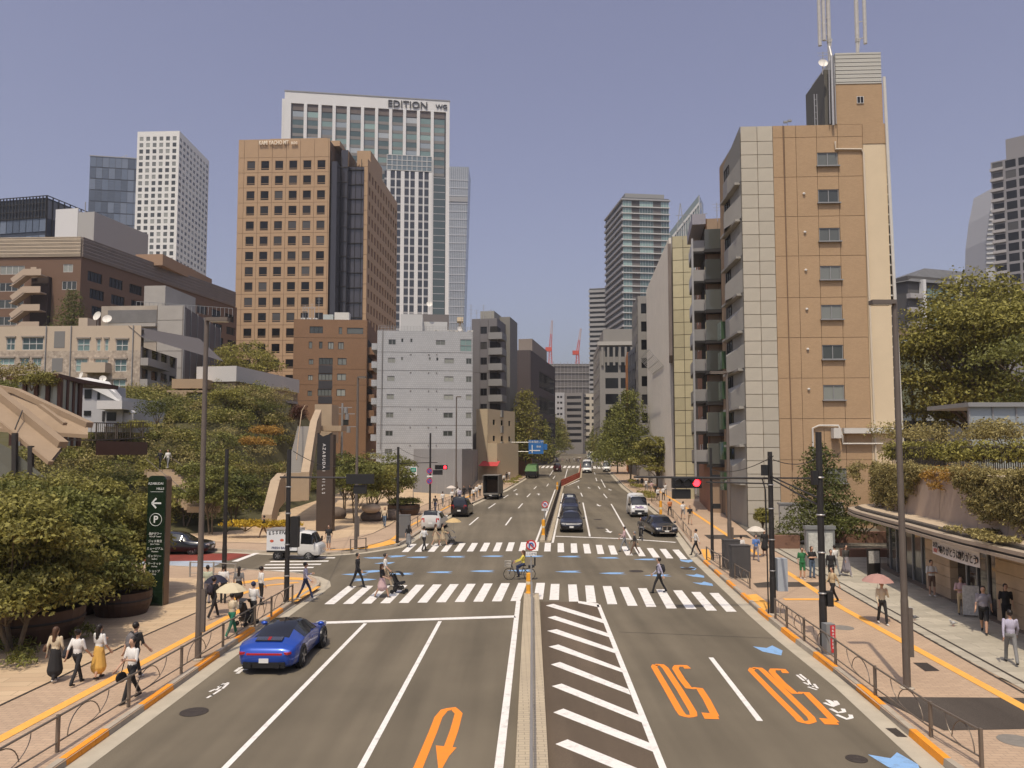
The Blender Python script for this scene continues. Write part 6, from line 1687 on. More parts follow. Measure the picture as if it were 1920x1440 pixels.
# ------------------------------------------------------------------ curved concrete roof ribs on the left
M_RIB = mat('sand_concrete', (.30, .22, .145), .85, var=.12, vscale=.5, bump=.1, bscale=10)
ribs = thing('curved_concrete_roof', 'sweeping sand coloured concrete roof shells beside the grove', 'building', at(90, 846, 48)); o0 = Vector(ribs.location)
def rp(px, py, d): q = at(px, py, d); return q - o0
def shell(P, Q, name, m=M_RIB, th=.25):
    mb = MB()
    for i in range(len(P) - 1): mb.add([P[i], P[i + 1], Q[i + 1], Q[i], P[i] - Vector((0, 0, th)), P[i + 1] - Vector((0, 0, th)), Q[i + 1] - Vector((0, 0, th)), Q[i] - Vector((0, 0, th))], [(0, 1, 2, 3), (7, 6, 5, 4), (0, 4, 5, 1), (3, 2, 6, 7)])
    return mb.build(name, m, ribs)
def beam(l, r, name='edge_beam'):
    P = [rp(*q) for q in l]
    for a, c in zip(P[:-1], P[1:]): MB().bar(a, c, r * 2.4, r * 1.7).build(name, M_RIB, ribs)
beam([(-60, 690, 49), (118, 834, 45.5)], .24); beam([(-60, 742, 47), (95, 868, 44)], .13)
shell([rp(-60, 696, 49), rp(116, 838, 45.5)], [rp(-60, 738, 47), rp(95, 864, 44)], 'roof_panel')
beam([(-30, 722, 56), (30, 733, 55), (168, 797, 52)], .22); beam([(75, 760, 51), (100, 778, 50.5), (122, 795, 50)], .12)
shell([rp(-30, 726, 56), rp(30, 737, 55), rp(165, 799, 52)], [rp(-30, 800, 53), rp(60, 808, 52), rp(165, 815, 51)], 'roof_panel')
for px0, py0, px1, py1 in ((42, 770, 28, 805), (77, 805, 58, 838)): MB().bar(rp(px0, py0, 46.4), rp(px1, py1, 45.0), .04, .1).build('panel_joint', M_FRAME_D, ribs)
MB().add([rp(-60, 800, 46.5), rp(20, 842, 45), rp(92, 900, 44), rp(92, 960, 44), rp(-60, 960, 46.5)], [(4, 3, 2, 1, 0)]).build('glass_wall', mat('dim_glass', (.13, .135, .115), .15), ribs)
for px, py in ((28, 852), (58, 876)): MB().bar(rp(px, py - 40, 44.5), rp(px, 960, 44.5), .25).build('glass_post', M_FRAME_D, ribs)
# terrace with railing in front of it
deck = thing('terrace_railing', 'dark railing along the hillside terrace', 'railing', at(180, 825, 56)); o0 = Vector(deck.location)
RLP = [at(78, 825, 53), at(180, 825, 56), at(220, 824, 60), at(272, 820, 64)]
for a, c in zip(RLP[:-1], RLP[1:]):
    n = int((c - a).length / .35); up = Vector((0, 0, 1.25))
    for k in range(n): p = a.lerp(c, k / n) - o0; MB().bar(p, p + up, .03 if k % 5 else .08).build('baluster', M_PICKET, deck)
    MB().bar(a - o0 + up, c - o0 + up, .07).build('top_rail', M_PICKET, deck); MB().bar(a - o0, c - o0, .09).build('bottom_rail', M_PICKET, deck)
MB().prism([((p - o0).x, (p - o0).y) for p in RLP[1:3]] + [((p - o0).x, (p - o0).y + 5) for p in reversed(RLP[1:3])], -1.1, -.06).build('terrace_edge', M_CORTEN, deck)
# stair walls by the lettered pylon
M_STWALL = mat('stair_wall_sand', (.40, .305, .205), .85, var=.10, vscale=.6)
st = thing('hillside_stair', 'long outdoor stair with sand coloured parapet climbing the hillside', 'stairs', at(545, 970, 68)); o0 = Vector(st.location)
def sp(px, py, d): return at(px, py, d) - o0
def para(l, w, drop):
    mb = MB()
    P = [sp(*q) for q in l]
    for a, c in zip(P[:-1], P[1:]):
        d = (c - a); d.z = 0; d.normalize(); n = Vector((-d.y, d.x, 0)) * w / 2
        mb.add([a + n, c + n, c - n, a - n, a + n - Vector((0, 0, drop)), c + n - Vector((0, 0, drop)), c - n - Vector((0, 0, drop)), a - n - Vector((0, 0, drop))], [(0, 1, 2, 3), (0, 4, 5, 1), (2, 6, 7, 3), (3, 7, 4, 0), (1, 5, 6, 2)])
    mb.build('parapet', M_STWALL, st)
para([(572, 885, 71), (580, 835, 78), (588, 790, 86), (597, 768, 94)], .75, 2.6); para([(500, 965, 64), (516, 900, 69), (528, 887, 71), (575, 886, 71.5)], .8, 2.6)
for k in range(26):
    u = k / 26; a = sp(562 + 22 * u, 890 - 105 * u, 72 + 15 * u); MB().b2(a.x - 1.5, a.y, a.z - .9, a.x + .6, a.y + .5, a.z - .62).build('step', mat('step_grey', (.33, .31, .28), .8), st)
mb = MB(); mb.tube([sp(556, 862, 72), sp(560, 815, 79), sp(566, 770, 90), sp(572, 760, 94)], .05, 6); mb.build('handrail', M_SAND, st)
MB().b2(sp(590, 770, 98).x, sp(590, 770, 98).y, sp(590, 830, 98).z, sp(622, 770, 98).x, sp(590, 770, 98).y + 4, sp(590, 758, 98).z).build('stair_house', M_STWALL, st)
MB().b2(sp(602, 810, 92).x, sp(602, 810, 92).y, sp(602, 808, 92).z, sp(640, 800, 92).x, sp(602, 800, 92).y + 3, sp(602, 798, 92).z).build('stair_landing', M_STWALL, st)
# grey site hoarding before the white block and shops up the left pavement
ho = thing('grey_site_hoarding', 'tall grey sheeted hoarding at the foot of the white block', 'hoarding', at(790, 905, 112)); o0 = Vector(ho.location)
M_HOARD = mat('hoarding_sheet', (.27, .27, .275), .7, var=.08, vscale=.4)
q0, q1, q2 = at(775, 900, 110) - o0, at(866, 905, 104) - o0, at(896, 880, 140) - o0
for a, c, n in ((q0, q1, 6), (q1, q2, 10)):
    for k in range(n):
        p, q = a.lerp(c, k / n), a.lerp(c, (k + 1) / n); zt_ = at(800, 842, 110).z - o0.z
        d = (q - p); d.z = 0; d.normalize()
        MB().add([(p.x + d.x * .02, p.y + d.y * .02, -2), (q.x, q.y, -2), (q.x, q.y, zt_), (p.x + d.x * .02, p.y + d.y * .02, zt_)], [(0, 1, 2, 3)]).build('hoarding_panel', M_HOARD, ho)
b = simple('cream_shop_house', 'narrow cream shop house with a red awning up the left pavement', (893, 800, 142), (915, 800, 141), (897, 767), 12, mat('cream_shop', (.55, .45, .31), .85), 0, 3, 1, 1, right=3)
b.box('side_block', MATS['cream_shop'], b.W + .01, -.5, 0, b.W + 2.1, 9, b.H * .52)
mb = MB(); mb.add([(b.W * .6, -.2, 3.6), (b.W + 2.6, -.2, 3.6), (b.W + 2.8, -1.8, 2.7), (b.W * .55, -1.8, 2.7)], [(3, 2, 1, 0)]); mb.build('awning', mat('red_awning', (.50, .06, .06), .7), b.root)
simple('brick_pillar_house', 'thin brick coloured house between the cream shop and the street tree', (943, 800, 158), (955, 800, 157), (945, 795), 8, mat('brick_pillar', (.36, .20, .12), .85), 1, 2.8, .6, 1.2, right=2)
# ------------------------------------------------------------------ street furniture
M_BLACKP = mat('black_pole_paint', (.028, .026, .025), .45, var=.2, vscale=4)
M_BROWNP = mat('brown_lamp_post', (.145, .12, .10), .5, metal=.2, var=.15, vscale=2)
M_BRONZE = mat('bronze_rail', (.20, .165, .13), .45, metal=.4, var=.1, vscale=3)
M_SIGBLK = mat('signal_black', (.02, .02, .02), .5)
def zat(px, py, Y): return at(px, py, Y).z
def stand(px, py, h=KH): return G(px, py, h)
# guard rails with ring ornaments, panel by panel
def guard(label, posts, H=.80, orn=True, m=M_BRONZE, hs=KH):
    o0 = Vector(posts[0]); t = thing('guard_rail', label, 'guard rail', o0)
    for i, p in enumerate(posts):
        MB().box(p - o0 + Vector((0, 0, H / 2 + .02)), (.07, .07, H + .04)).build('post', m, t)
        if i == len(posts) - 1: break
        a, c = p - o0, posts[i + 1] - o0; L = (c - a).length; d = (c - a) / L; up = Vector((0, 0, 1))
        MB().tube([a + up * H, c + up * H], .028, 8).build('top_rail', m, t); MB().tube([a + up * .22, c + up * .22], .02, 6).build('bottom_rail', m, t)
        if orn and L > 1.2:
            k = L * .40; h0, h1 = .22, H
            arc = [a + d * (L * .12 + k * (1 - math.cos(th)) * .55) + up * (h0 + (h1 - h0 - .03) * math.sin(th)) for th in np.linspace(0, math.pi * .95, 12)]
            MB().tube(arc, .014, 5).build('ring_ornament', m, t)
            arc = [a + d * (L * .38 + .30 * L * math.cos(th)) + up * (h1 - .04 - (h1 - h0 - .06) * math.sin(th)) for th in np.linspace(0, math.pi * .5, 8)]
            MB().tube(arc, .012, 5).build('curved_bar', m, t)
    return t
guard('bronze guard rail with ring ornaments along the left kerb', [RT(s, -10.85, KH) for s in (8.5, 11.8, 15, 18, 21.1, 24.2, 27.4, 30.5, 32.4, 35.2)])
guard('bronze guard rail with ring ornaments along the right kerb', [Vector((p.x, p.y, KH + gz(p.y))) for p in [stand(1841, 1440), stand(1746, 1382), stand(1641.6, 1305), stand(1567, 1247), stand(1508, 1202), stand(1475.6, 1177), stand(1454, 1160)]])
guard('short guard rail beside the dark cabinets at the right corner', [stand(1406, 1104), stand(1378, 1086), stand(1350, 1067), stand(1325, 1050)], .8)
guard('guard rail beside the black saloon on the right pavement', [stand(1296, 1016), stand(1281, 996), stand(1262, 972), stand(1240, 954), stand(1222, 942)], .8)
guard('plain guard rail by the left lamp post at the far corner', [stand(657, 1034), stand(686, 1031)], .8, False)
guard('guard rail along the far left kerb behind the white hatchback', [stand(752, 1008), stand(783, 987), stand(822, 962), stand(842, 951), stand(858, 944)], .85)
guard('wire guard rail along the side street before the parking sign', [stand(356, 1082), stand(400, 1083), stand(441, 1086)], .8, False, M_STEEL)
# pale railing on the near median
mr = thing('median_pipe_rail', 'low pipe rail along the near median strip', 'guard rail', RT(36, 0, .16)); o0 = Vector(mr.location)
for s in np.arange(6, 37, 3.0):
    p = RT(s, -.03, .16) - o0; MB().tube([p, p + Vector((0, 0, .72))], .03, 8).build('post', M_STEEL, mr)
MB().tube([RT(6, -.03, .9) - o0, RT(36.2, -.03, .9) - o0], .035, 8).build('top_rail', M_STEEL, mr)
# fence on the far median: grey mesh, then red pickets
fm = thing('far_median_fence', 'median fence that turns into red pickets up the street', 'fence', far_med[0]); o0 = Vector(fm.location)
P1 = resample([Vector((p.x, p.y, 0)) for p in far_med[:3]], 2.0); P2 = resample([Vector((p.x, p.y, 0)) for p in far_med[2:]], 1.6)
for P, m, nm in ((P1, M_PICKET, 'grey_mesh'), (P2, mat('fence_red', (.45, .11, .06), .7), 'red_picket')):
    for p, q in zip(P[:-1], P[1:]):
        a, c = Vector((p.x, p.y, gz(p.y) + .16)) - o0, Vector((q.x, q.y, gz(q.y) + .16)) - o0; mb = MB()
        for k in range(4): r_ = a.lerp(c, k / 4); mb.bar(r_, r_ + Vector((0, 0, 1.0)), .05 if k else .1)
        for z in (.3, .65, 1.0): mb.bar(a + Vector((0, 0, z)), c + Vector((0, 0, z)), .05)
        mb.build('fence_panel', m, fm)

def pole(name, label, base, toppy, r0, r1, m, cat, h=KH):
    p = stand(*base, h); t = thing(name, label, cat, p)
    H = zat(base[0], toppy, p.y) - p.z
    MB().tube([(0, 0, 0), (0, 0, H * .22), (0, 0, H * .23), (0, 0, H)], [r0, r0, r0 * .9, r1], 12).build('pole', m, t)
    MB().lathe([(r0 * 1.9, -.02), (r0 * 1.9, .03), (r0 * 1.1, .06)], n=12).build('foot', M_CONC, t)
    return t, p, H
def lamp(label, base, toppy, dx, r0=.15):
    t, p, H = pole('street_lamp', label, base, toppy, r0, .075, M_BROWNP, 'street lamp')
    MB().b2(min(0, dx), -.14, H - .06, max(0, dx), .14, H + .06).build('lamp_arm', M_BROWNP, t)
    MB().b2(min(.2 * dx, .95 * dx), -.12, H - .085, max(.2 * dx, .95 * dx), .12, H - .062).build('lamp_lens', mat('lamp_lens', (.5, .48, .42), .3), t)
    MB().b2(r0 * .7, -.06, .9, r0 + .1, .06, 2.3).build('service_box', M_BROWNP, t)
lamp('brown street lamp standing in the right pavement', (1701, 1291), 567, -.72, .105); lamp('brown street lamp by the blue car on the left pavement', (371, 1237), 599, .75, .105)
lamp('brown street lamp at the far left corner', (667, 1031), 707, .55, .12); lamp('slim grey lamp post in front of the white tile block', (855, 938), 744, .6, .1); lamp('dark street lamp beside the dark cabinets', (1369, 1062), 698, -1.0, .13)
def signal(t, x, y, z, face=-1, lit='red', rz=0, n=1, name='signal_head'):
    hd = MB().b2(x - .62, y - .12, z - .22, x + .62, y + .12, z + .22).build(name, M_SIGBLK, t)
    for i, c in enumerate(((.05, .18, .12), (.25, .18, .03), (.7, .02, .02))):
        on = (lit == 'red' and i == 2); m = mat('lamp_red_on', (.8, .02, .02), .4, emit=(1, .02, .03, 6)) if on else mat('lamp_off', (.05, .05, .05), .3)
        xx = x - .39 + .39 * i; MB().tube([(xx, y + face * .115, z), (xx, y + face * .135, z)], .15, 16).build('signal_lamp', m, hd)
        v = MB(); nseg = 8
        for k in range(nseg):
            a0, a1 = math.pi * k / nseg, math.pi * (k + 1) / nseg
            v.add([(xx + .17 * math.cos(a0), y + face * .12, z + .17 * math.sin(a0)), (xx + .17 * math.cos(a1), y + face * .12, z + .17 * math.sin(a1)), (xx + .17 * math.cos(a1), y + face * .36, z + .17 * math.sin(a1)), (xx + .17 * math.cos(a0), y + face * .36, z + .17 * math.sin(a0))], [(0, 1, 2, 3)])
        v.build('visor', M_SIGBLK, hd)
    return hd
# right: signal mast facing us
t, p, H = pole('traffic_signal', 'black signal mast with a lit red light over the right lanes', (1450, 1152), 847, .13, .10, M_BLACKP, 'traffic light')
za = zat(1450, 897, p.y) - p.z; xl = (1195 - 1450) / 1440 * p.y
MB().tube([(0, 0, za), (xl, 0, za + .06)], .045, 8).build('mast_arm', M_BLACKP, t); MB().tube([(0, 0, za - .22), ((1330 - 1450) / 1440 * p.y, 0, za - .16)], .03, 8).build('mast_arm', M_BLACKP, t)
sx_ = (1292 - 1450) / 1440 * p.y; signal(t, sx_, -.15, za - .18)
MB().b2(sx_ - .6, -.25, za - .85, sx_ + .15, .02, za - .45).build('side_signal', M_SIGBLK, t)
MB().box((-.25, 0, za + .35), (.22, .22, .45)).build('relay_box', M_SIGBLK, t)
MB().b2(.14, -.25, 1.0, .56, .12, 2.35).build('control_cabinet', mat('pale_blue_cabinet', (.36, .40, .43), .5, var=.08, vscale=3), t)
MB().tube([(-.2, 0, .0), (-.22, 0, za - .5), (-.35, 0, za)], .03, 6).build('cable', M_SIGBLK, t)
for z in (1.8, 3.1, 4.4, 5.4): MB().lathe([(.135, z), (.145, z + .02), (.135, z + .05)], n=12).build('strap', M_STEEL, t)
t2, p2, H2 = pole('utility_pole', 'tall black pole behind the signal mast on the right pavement', (1545, 1218), 810, .13, .105, M_BLACKP, 'pole')
for z in (1.9, 3.3, 4.6, 5.9): MB().lathe([(.14, z), (.155, z + .03), (.14, z + .06)], n=12).build('strap', M_STEEL, t2)
MB().box((-.2, -.05, H2 - 1.6), (.2, .2, .5)).build('relay_box', M_SIGBLK, t2); MB().b2(.1, -.2, 1.5, .3, .1, 2.0).build('junction_box', M_SIGBLK, t2)
b0 = p + Vector((0, 0, za)) - p2; MB().tube([b0, (0, 0, H2 - 2.6)], .03, 6).build('stay_bar', M_BLACKP, t2); MB().tube([b0 + Vector((0, 0, .1)), (0, 0, zat(1545, 935, p2.y) - p2.z)], .03, 6).build('stay_bar', M_BLACKP, t2)
MB().tube([(.02, 0, zat(1545, 897, p2.y) - p2.z), b0 + Vector((0, 0, .02))], .035, 6).build('stay_bar', M_BLACKP, t2)
t, p, H = pole('utility_pole', 'thin black pole with camera boxes by the right crossing', (1336, 1052), 840, .1, .08, M_BLACKP, 'pole')
for z in (3.4, 5.2): MB().box((.25, -.1, z), (.5, .3, .3)).build('camera_box', M_SIGBLK, t)
# left: mast with a signal seen from behind
t, p, H = pole('traffic_signal', 'black signal mast with its signal seen from behind on the left corner', (537, 1131), 843, .12, .1, M_BLACKP, 'traffic light')
za = zat(545, 896, p.y) - p.z; xr = (697 - 545) / 1440 * p.y
MB().tube([(-.4, 0, za + .03), (xr, 0, za)], .045, 8).build('mast_arm', M_BLACKP, t); signal(t, xr - .45, 0, za - .05, 1, None); MB().b2(xr - .75, -.05, za - .72, xr - .2, .3, za - .34).build('side_signal', M_SIGBLK, t)
ph = MB().b2(.15, -.15, zat(555, 1005, p.y) - p.z - .5, .5, .2, zat(555, 985, p.y) - p.z + .4).build('pedestrian_signal', M_SIGBLK, t)
for z in (1.2, 2.6, 4.0, 5.2): MB().lathe([(.125, z), (.135, z + .03), (.125, z + .06)], n=12).build('strap', M_STEEL, t)
t, p, H = pole('utility_pole', 'black pole by the side street crossing', (420, 1078), 842, .13, .1, M_BLACKP, 'pole'); MB().tube([(.1, 0, H - 3.5), (.45, 0, H - 4.2), (.12, 0, H - 4.6)], .025, 6).build('cable', M_SIGBLK, t)
t, p, H = pole('utility_pole', 'black pole beside the grey cabinet at the far left corner', (745, 1020), 838, .11, .09, M_BLACKP, 'pole')
MB().tube([(0, 0, zat(745, 869, p.y) - p.z), ((806 - 745) / 1440 * p.y, 5, zat(745, 869, p.y) - p.z)], .03, 6).build('stay_bar', M_BLACKP, t)
t, p, H = pole('traffic_signal', 'black signal pole with round no-parking signs and red light', (806, 966), 812, .11, .09, M_BLACKP, 'traffic light')
zs_ = zat(825, 876, p.y) - p.z; signal(t, (829 - 808) / 1440 * p.y, -.2, zs_); MB().b2(.3, -.3, zs_ - .75, 1.25, .0, zs_ - .28).build('side_signal', M_SIGBLK, t)
def disc_sign(t, x, y, z, r, ring, face, name='round_sign', bar=True):
    o = MB().tube([(x, y, z), (x, y + .02, z)], r, 20).build(name, ring, t); MB().tube([(x, y - .012, z), (x, y - .002, z)], r * .74, 20).build('sign_face', face, o)
    if bar: MB().bar((x - r * .5, y - .02, z + r * .5), (x + r * .5, y - .02, z - r * .5), .02, r * .2).build('sign_bar', ring, o)
S_RED = mat('sign_red', (.55, .03, .04), .4); S_BLUE = mat('sign_blue', (.03, .12, .42), .4); S_WHITE = mat('sign_white', (.75, .74, .72), .4)
for py in (883, 902): disc_sign(t, -.05, -.2, zat(806, py, p.y) - p.z, .30, S_RED, S_BLUE)
MB().b2(-.3, -.21, zat(806, 893, p.y) - p.z - .08, .25, -.19, zat(806, 893, p.y) - p.z + .08).build('sign_plate', S_WHITE, t)
q = at(775, 884, 92); t = thing('metro_sign', 'small green and white station sign on a post', 'sign', (q.x, q.y, gz(92) + KH)); zz = q.z - gz(92) - KH
MB().tube([(0, .05, 0), (0, .05, zz)], .05, 6).build('post', M_STEEL, t); MB().b2(-.42, -.05, zz - .55, .42, .02, zz + .55).build('board', S_WHITE, t); MB().b2(-.34, -.07, zz - .05, .34, -.055, zz + .45).build('green_panel', mat('sign_green', (.02, .28, .20), .4), t)
text('6a2', .3, S_WHITE, t, (0, -.085, zz + .2)); text('神谷町', .2, mat('sign_green', (.02, .28, .20), .4), t, (0, -.065, zz - .32))
# median signs
def median_sign(label, px, pybase, pytop, r, h=.16):
    p = G(px, pybase, h); t = thing('road_sign', label, 'road sign', p); z = zat(px, pytop, p.y) - p.z
    MB().tube([(0, 0, 0), (0, 0, z + r)], .035, 8).build('post', M_STEEL, t); disc_sign(t, 0, -.06, z, r, S_RED, S_WHITE, bar=False)
    mb = MB(); mb.tube([(-.09, -.085, z - .12), (-.09, -.085, z + .04), (-.05, -.085, z + .1), (.05, -.085, z + .1), (.09, -.085, z + .04), (.09, -.085, z - .05)], .03, 6); mb.build('turn_arrow', S_BLUE, t); MB().bar((-.2, -.09, z + .2), (.2, -.09, z - .2), .015, .05).build('sign_bar', S_RED, t)
    MB().b2(-r, -.06, z - r - .25, r, -.04, z - r - .06).build('sign_plate', S_WHITE, t); text('ここから', .12, INK, t, (0, -.065, z - r - .155))
median_sign('round no u-turn sign on the near median nose', 996, 1119, 1022, .25); median_sign('small round no-turn sign on the far median', 1022, 985, 946, .3)
M_YELP = mat('yellow_plastic', (.78, .36, .03), .5)
def delin(label, px, py, h=1.1, hs=.16):
    p = G(px, py, hs); t = thing('marker_post', label, 'bollard', p); MB().lathe([(.17, 0), (.17, .05), (.13, .08), (.15, h * .5), (.13, h), (.02, h + .03)], n=12).build('body', M_YELP, t); MB().lathe([(.153, h * .45), (.156, h * .5), (.152, h * .6)], n=12).build('band', mat('band_white', (.7, .6, .4), .3), t)
delin('yellow marker post under the near no u-turn sign', 992, 1112, .95); delin('yellow marker post on the nose of the far median', 1019, 1003, 1.2); delin('yellow marker post on the pavement behind the black saloon', 1239, 968, 1.5, KH); delin('small yellow post where the red fence starts', 1045, 918, 1.1)
p = G(1021, 975, .16); t = thing('solar_stud_post', 'post with a tilted solar panel on the far median', 'post', p); MB().tube([(0, 0, 0), (0, 0, 1.5)], .04, 8).build('post', M_STEEL, t); MB().box((0, -.05, 1.6), (.5, .35, .04), M=Matrix.Rotation(R(30), 3, 'X')).build('solar_panel', G_BLUE, t)
# big blue direction sign
q = at(1005, 838, 150); t = thing('direction_sign', 'blue overhead direction sign with white arrows and place names', 'road sign', (at(958, 870, 150).x, 150, gz(150) + KH)); o0 = Vector(t.location); x0 = q.x - o0.x; z = q.z - o0.z
MB().tube([(0, 0, 0), (0, 0, z + 1.6)], .12, 10).build('post', M_STEEL, t)
for dz in (-.9, .9): MB().tube([(0, 0, z + dz), (x0, 0, z + dz)], .06, 6).build('arm', M_STEEL, t)
MB().b2(x0 - 1.45, -.15, z - 1.35, x0 + 1.45, -.05, z + 1.35).build('board', mat('road_sign_blue', (.03, .15, .42), .4), t); MB().b2(x0 + 1.5, .1, z - .55, x0 + 2.2, .2, z + .6).build('side_board', MATS['road_sign_blue'], t)
MB().bar((x0 - .75, -.17, z - 1.2), (x0 - .75, -.17, z + .4), .02, .16).build('arrow_line', S_WHITE, t); MB().bar((x0 - 1.3, -.18, z - .7), (x0 + .8, -.18, z - .7), .02, .18).build('arrow_line', S_WHITE, t)
for s_, xx, zz, sz in (('日本橋', -.7, .95, .5), ('虎ノ門', .75, .95, .5), ('飯倉', .55, .05, .45)): text(s_, sz, S_WHITE, t, (x0 + xx, -.17, z + zz))
# green parking totem and lettered pylon
p = G(290, 1136, KH); t = thing('parking_totem', 'dark green parking totem with white arrow and Japanese shop names', 'sign', p, R(-4)); H = 5.75
prof = [(-.46, 0), (.36, 0), (.36, H - .16), (.30, H - .04), (.2, H), (-.3, H), (-.40, H - .04), (-.46, H - .16)]
def xz_prism(prof, y0, y1):
    mb = MB(); n = len(prof); mb.add([(x, y0, z) for x, z in prof] + [(x, y1, z) for x, z in prof], [tuple(range(n)), tuple(range(2 * n - 1, n - 1, -1))] + [(i, n + i, n + (i + 1) % n, (i + 1) % n) for i in range(n)]); return mb
xz_prism(prof, -.03, .05).build('front_panel', mat('totem_green', (.012, .024, .013), .12, spec=.6), t); xz_prism([(x * .97 + .02, z * .998) for x, z in prof], .051, .5).build('casing', mat('totem_bronze', (.17, .115, .075), .5, metal=.3), t)
TW = mat('totem_white', (.70, .70, .66), .5)
text('AZABUDAI', .145, TW, t, (-.1, -.035, H - .35)); text('HILLS', .145, TW, t, (.12, -.035, H - .58)); MB().b2(-.34, -.036, H - .72, .26, -.034, H - .705).build('rule_line', TW, t)
MB().bar((-.24, -.037, H - 1.22), (.18, -.037, H - 1.22), .01, .07).build('arrow', TW, t); MB().bar((-.25, -.037, H - 1.22), (-.05, -.037, H - 1.0), .01, .07).build('arrow', TW, t); MB().bar((-.25, -.037, H - 1.22), (-.05, -.037, H - 1.44), .01, .07).build('arrow', TW, t)
mb = MB(); mb.tube([(.275 * math.cos(a) - .05, -.037, H - 1.95 + .275 * math.sin(a)) for a in np.linspace(0, 2 * math.pi, 25)], .012, 5); mb.build('parking_ring', TW, t); text('P', .42, TW, t, (-.05, -.04, H - 1.95), bold=.01)
for i, (a, c) in enumerate((('森JPタワー', 'Mori JP Tower'), ('ジャヌ東京', 'Janu Tokyo'), ('ミュージアム', 'Museum'), ('ギャラリー', 'Gallery'), ('マーケット', 'Market'), ('ショップ', 'Shop'))):
    text(a, .135, TW, t, (-.05, -.036, H - 2.58 - i * .33), sx=.95); text(c, .09, TW, t, (-.05, -.036, H - 2.70 - i * .33))
q = at(607, 1000, 64); p = Vector((q.x, q.y, gz(64) + KH)); t = thing('lettered_pylon', 'tall dark bronze pylon with white vertical lettering by the stair', 'sign', p, R(-6)); H = zat(607, 812, 64) - p.z
M_PYL = mat('pylon_bronze', (.085, .062, .048), .5, metal=.3, var=.1, vscale=.6); M_PYLD = mat('pylon_dark', (.035, .034, .036), .4, metal=.3)
mb = MB(); mb.add([(-.68, 0, 0), (.45, 0, 0), (.45, 0, H * .62), (-.68, 0, H * .62), (-.68, .5, 0), (.45, .5, 0), (.45, .5, H * .62), (-.68, .5, H * .62)], [(0, 1, 2, 3), (1, 5, 6, 2), (4, 0, 3, 7)]); mb.build('lower_body', M_PYL, t)
mb = MB(); mb.add([(-.68, 0, H * .622), (.45, 0, H * .622), (.45, 0, H), (.3, 0, H - .1), (-.2, 0, H - .28), (-.55, 0, H - .05), (-.68, 0, H), (-.68, .5, H * .622), (.45, .5, H * .622), (.45, .5, H), (-.68, .5, H)], [(0, 1, 2, 3, 4, 5, 6), (1, 8, 9, 2), (7, 0, 6, 10), (2, 9, 10, 6)]); mb.build('upper_body', M_PYLD, t)
MB().b2(.46, -.05, 0, .72, .6, H * .985).build('side_fin', M_PYL, t)
for i, ch in enumerate('AZABUDAI HILLS'):
    if ch != ' ': text(ch, .36, S_WHITE, t, (-.08, -.03, H - 1.0 - i * .305), rot=(R(90), R(90), 0))
# cabinets, kiosk, red post, planters
def box_thing(name, label, cat, px, py, w, d, h, m, top=None, rz=0):
    p = stand(px, py); t = thing(name, label, cat, p, rz)
    MB().b2(-w / 2, 0, .06, w / 2, d, h).build('body', m, t); MB().b2(-w / 2 - .02, -.02, h, w / 2 + .02, d + .02, h + .04).build('lid', top or m, t); MB().b2(-w / 2 - .03, -.03, 0, w / 2 + .03, d + .03, .058).build('plinth', M_CONC, t)
    for k in (-1, 1): MB().b2(k * w * .24 - w * .2, -.012, .15, k * w * .24 + w * .2, -.001, h - .1).build('door', m, t)
M_CAB = mat('dark_cabinet', (.07, .068, .068), .5, var=.1, vscale=2)
box_thing('switch_cabinet', 'dark grey switch cabinet nearest the crossing on the right corner', 'cabinet', 1391, 1086, 1.0, .6, 1.75, M_CAB); box_thing('switch_cabinet', 'dark grey switch cabinet behind the nearer one on the right corner', 'cabinet', 1374, 1070, .9, .6, 1.7, M_CAB)
box_thing('switch_cabinet', 'grey switch cabinet beside the pole at the far left corner', 'cabinet', 757, 1010, .9, .6, 1.75, mat('grey_cabinet', (.15, .15, .148), .5))
p = stand(1540, 1063); t = thing('map_kiosk', 'grey map kiosk with an illustrated panel on the right plaza', 'kiosk', p)
MB().b2(-.85, 0, 0, .85, .3, 2.2).build('frame', mat('kiosk_grey', (.22, .23, .23), .5), t); MB().b2(-.72, -.02, .5, .72, -.001, 2.0).build('map_panel', mat('map_print', (.52, .53, .49), .5, var=.35, vscale=5), t); MB().b2(-.9, -.05, 2.2, .9, .35, 2.4).build('cap', MATS['kiosk_grey'], t)
p = stand(1560, 1228); t = thing('red_notice_post', 'waist high post with a red vertical notice beside the black pole', 'sign', p, R(10)); MB().b2(-.18, 0, 0, .14, .3, 1.02).build('body', mat('kiosk_grey', (.22, .23, .23), .5), t); MB().b2(-.04, -.015, .08, .14, -.001, .98).build('notice', S_RED, t)
for i, ch in enumerate('自転車放置禁止'): text(ch, .09, S_WHITE, t, (.05, -.02, .9 - i * .11))
def planter(label, px, py, r, h, lm, seed, n=3500):
    p = stand(px, py); t = thing('steel_planter', label, 'planter', p); MB().lathe([(r * .86, 0), (r, h * .5), (r * 1.02, h), (r * .95, h), (r * .93, h * .8), (.02, h * .8)], n=28).build('tub', mat('rust_brown_steel', (.085, .052, .036), .6, metal=.3, var=.2, vscale=2), t); MB().lathe([(r * 1.015, h * .62), (r * 1.03, h * .66), (r * 1.02, h * .70)], n=28).build('band', M_FRAME_D, t)
    rng = np.random.default_rng(seed); link('foliage', leaf_mesh('foliage', [((r * .5 * math.cos(k), r * .5 * math.sin(k), h + .25), (r * .6, r * .6, .5), n // 5) for k in range(5)], .2, lm, rng, aspect=.25), t)
planter('rust brown planter with grassy plants beside the parking totem', 228, 1150, 1.15, .95, L_YEL, 1); planter('rust brown planter at the lower left under the trees', 60, 1195, 1.7, 1.1, L_MID, 2); planter('planter with a clipped bush on the far left plaza', 757, 965, 1.6, 1.0, L_MID, 3)
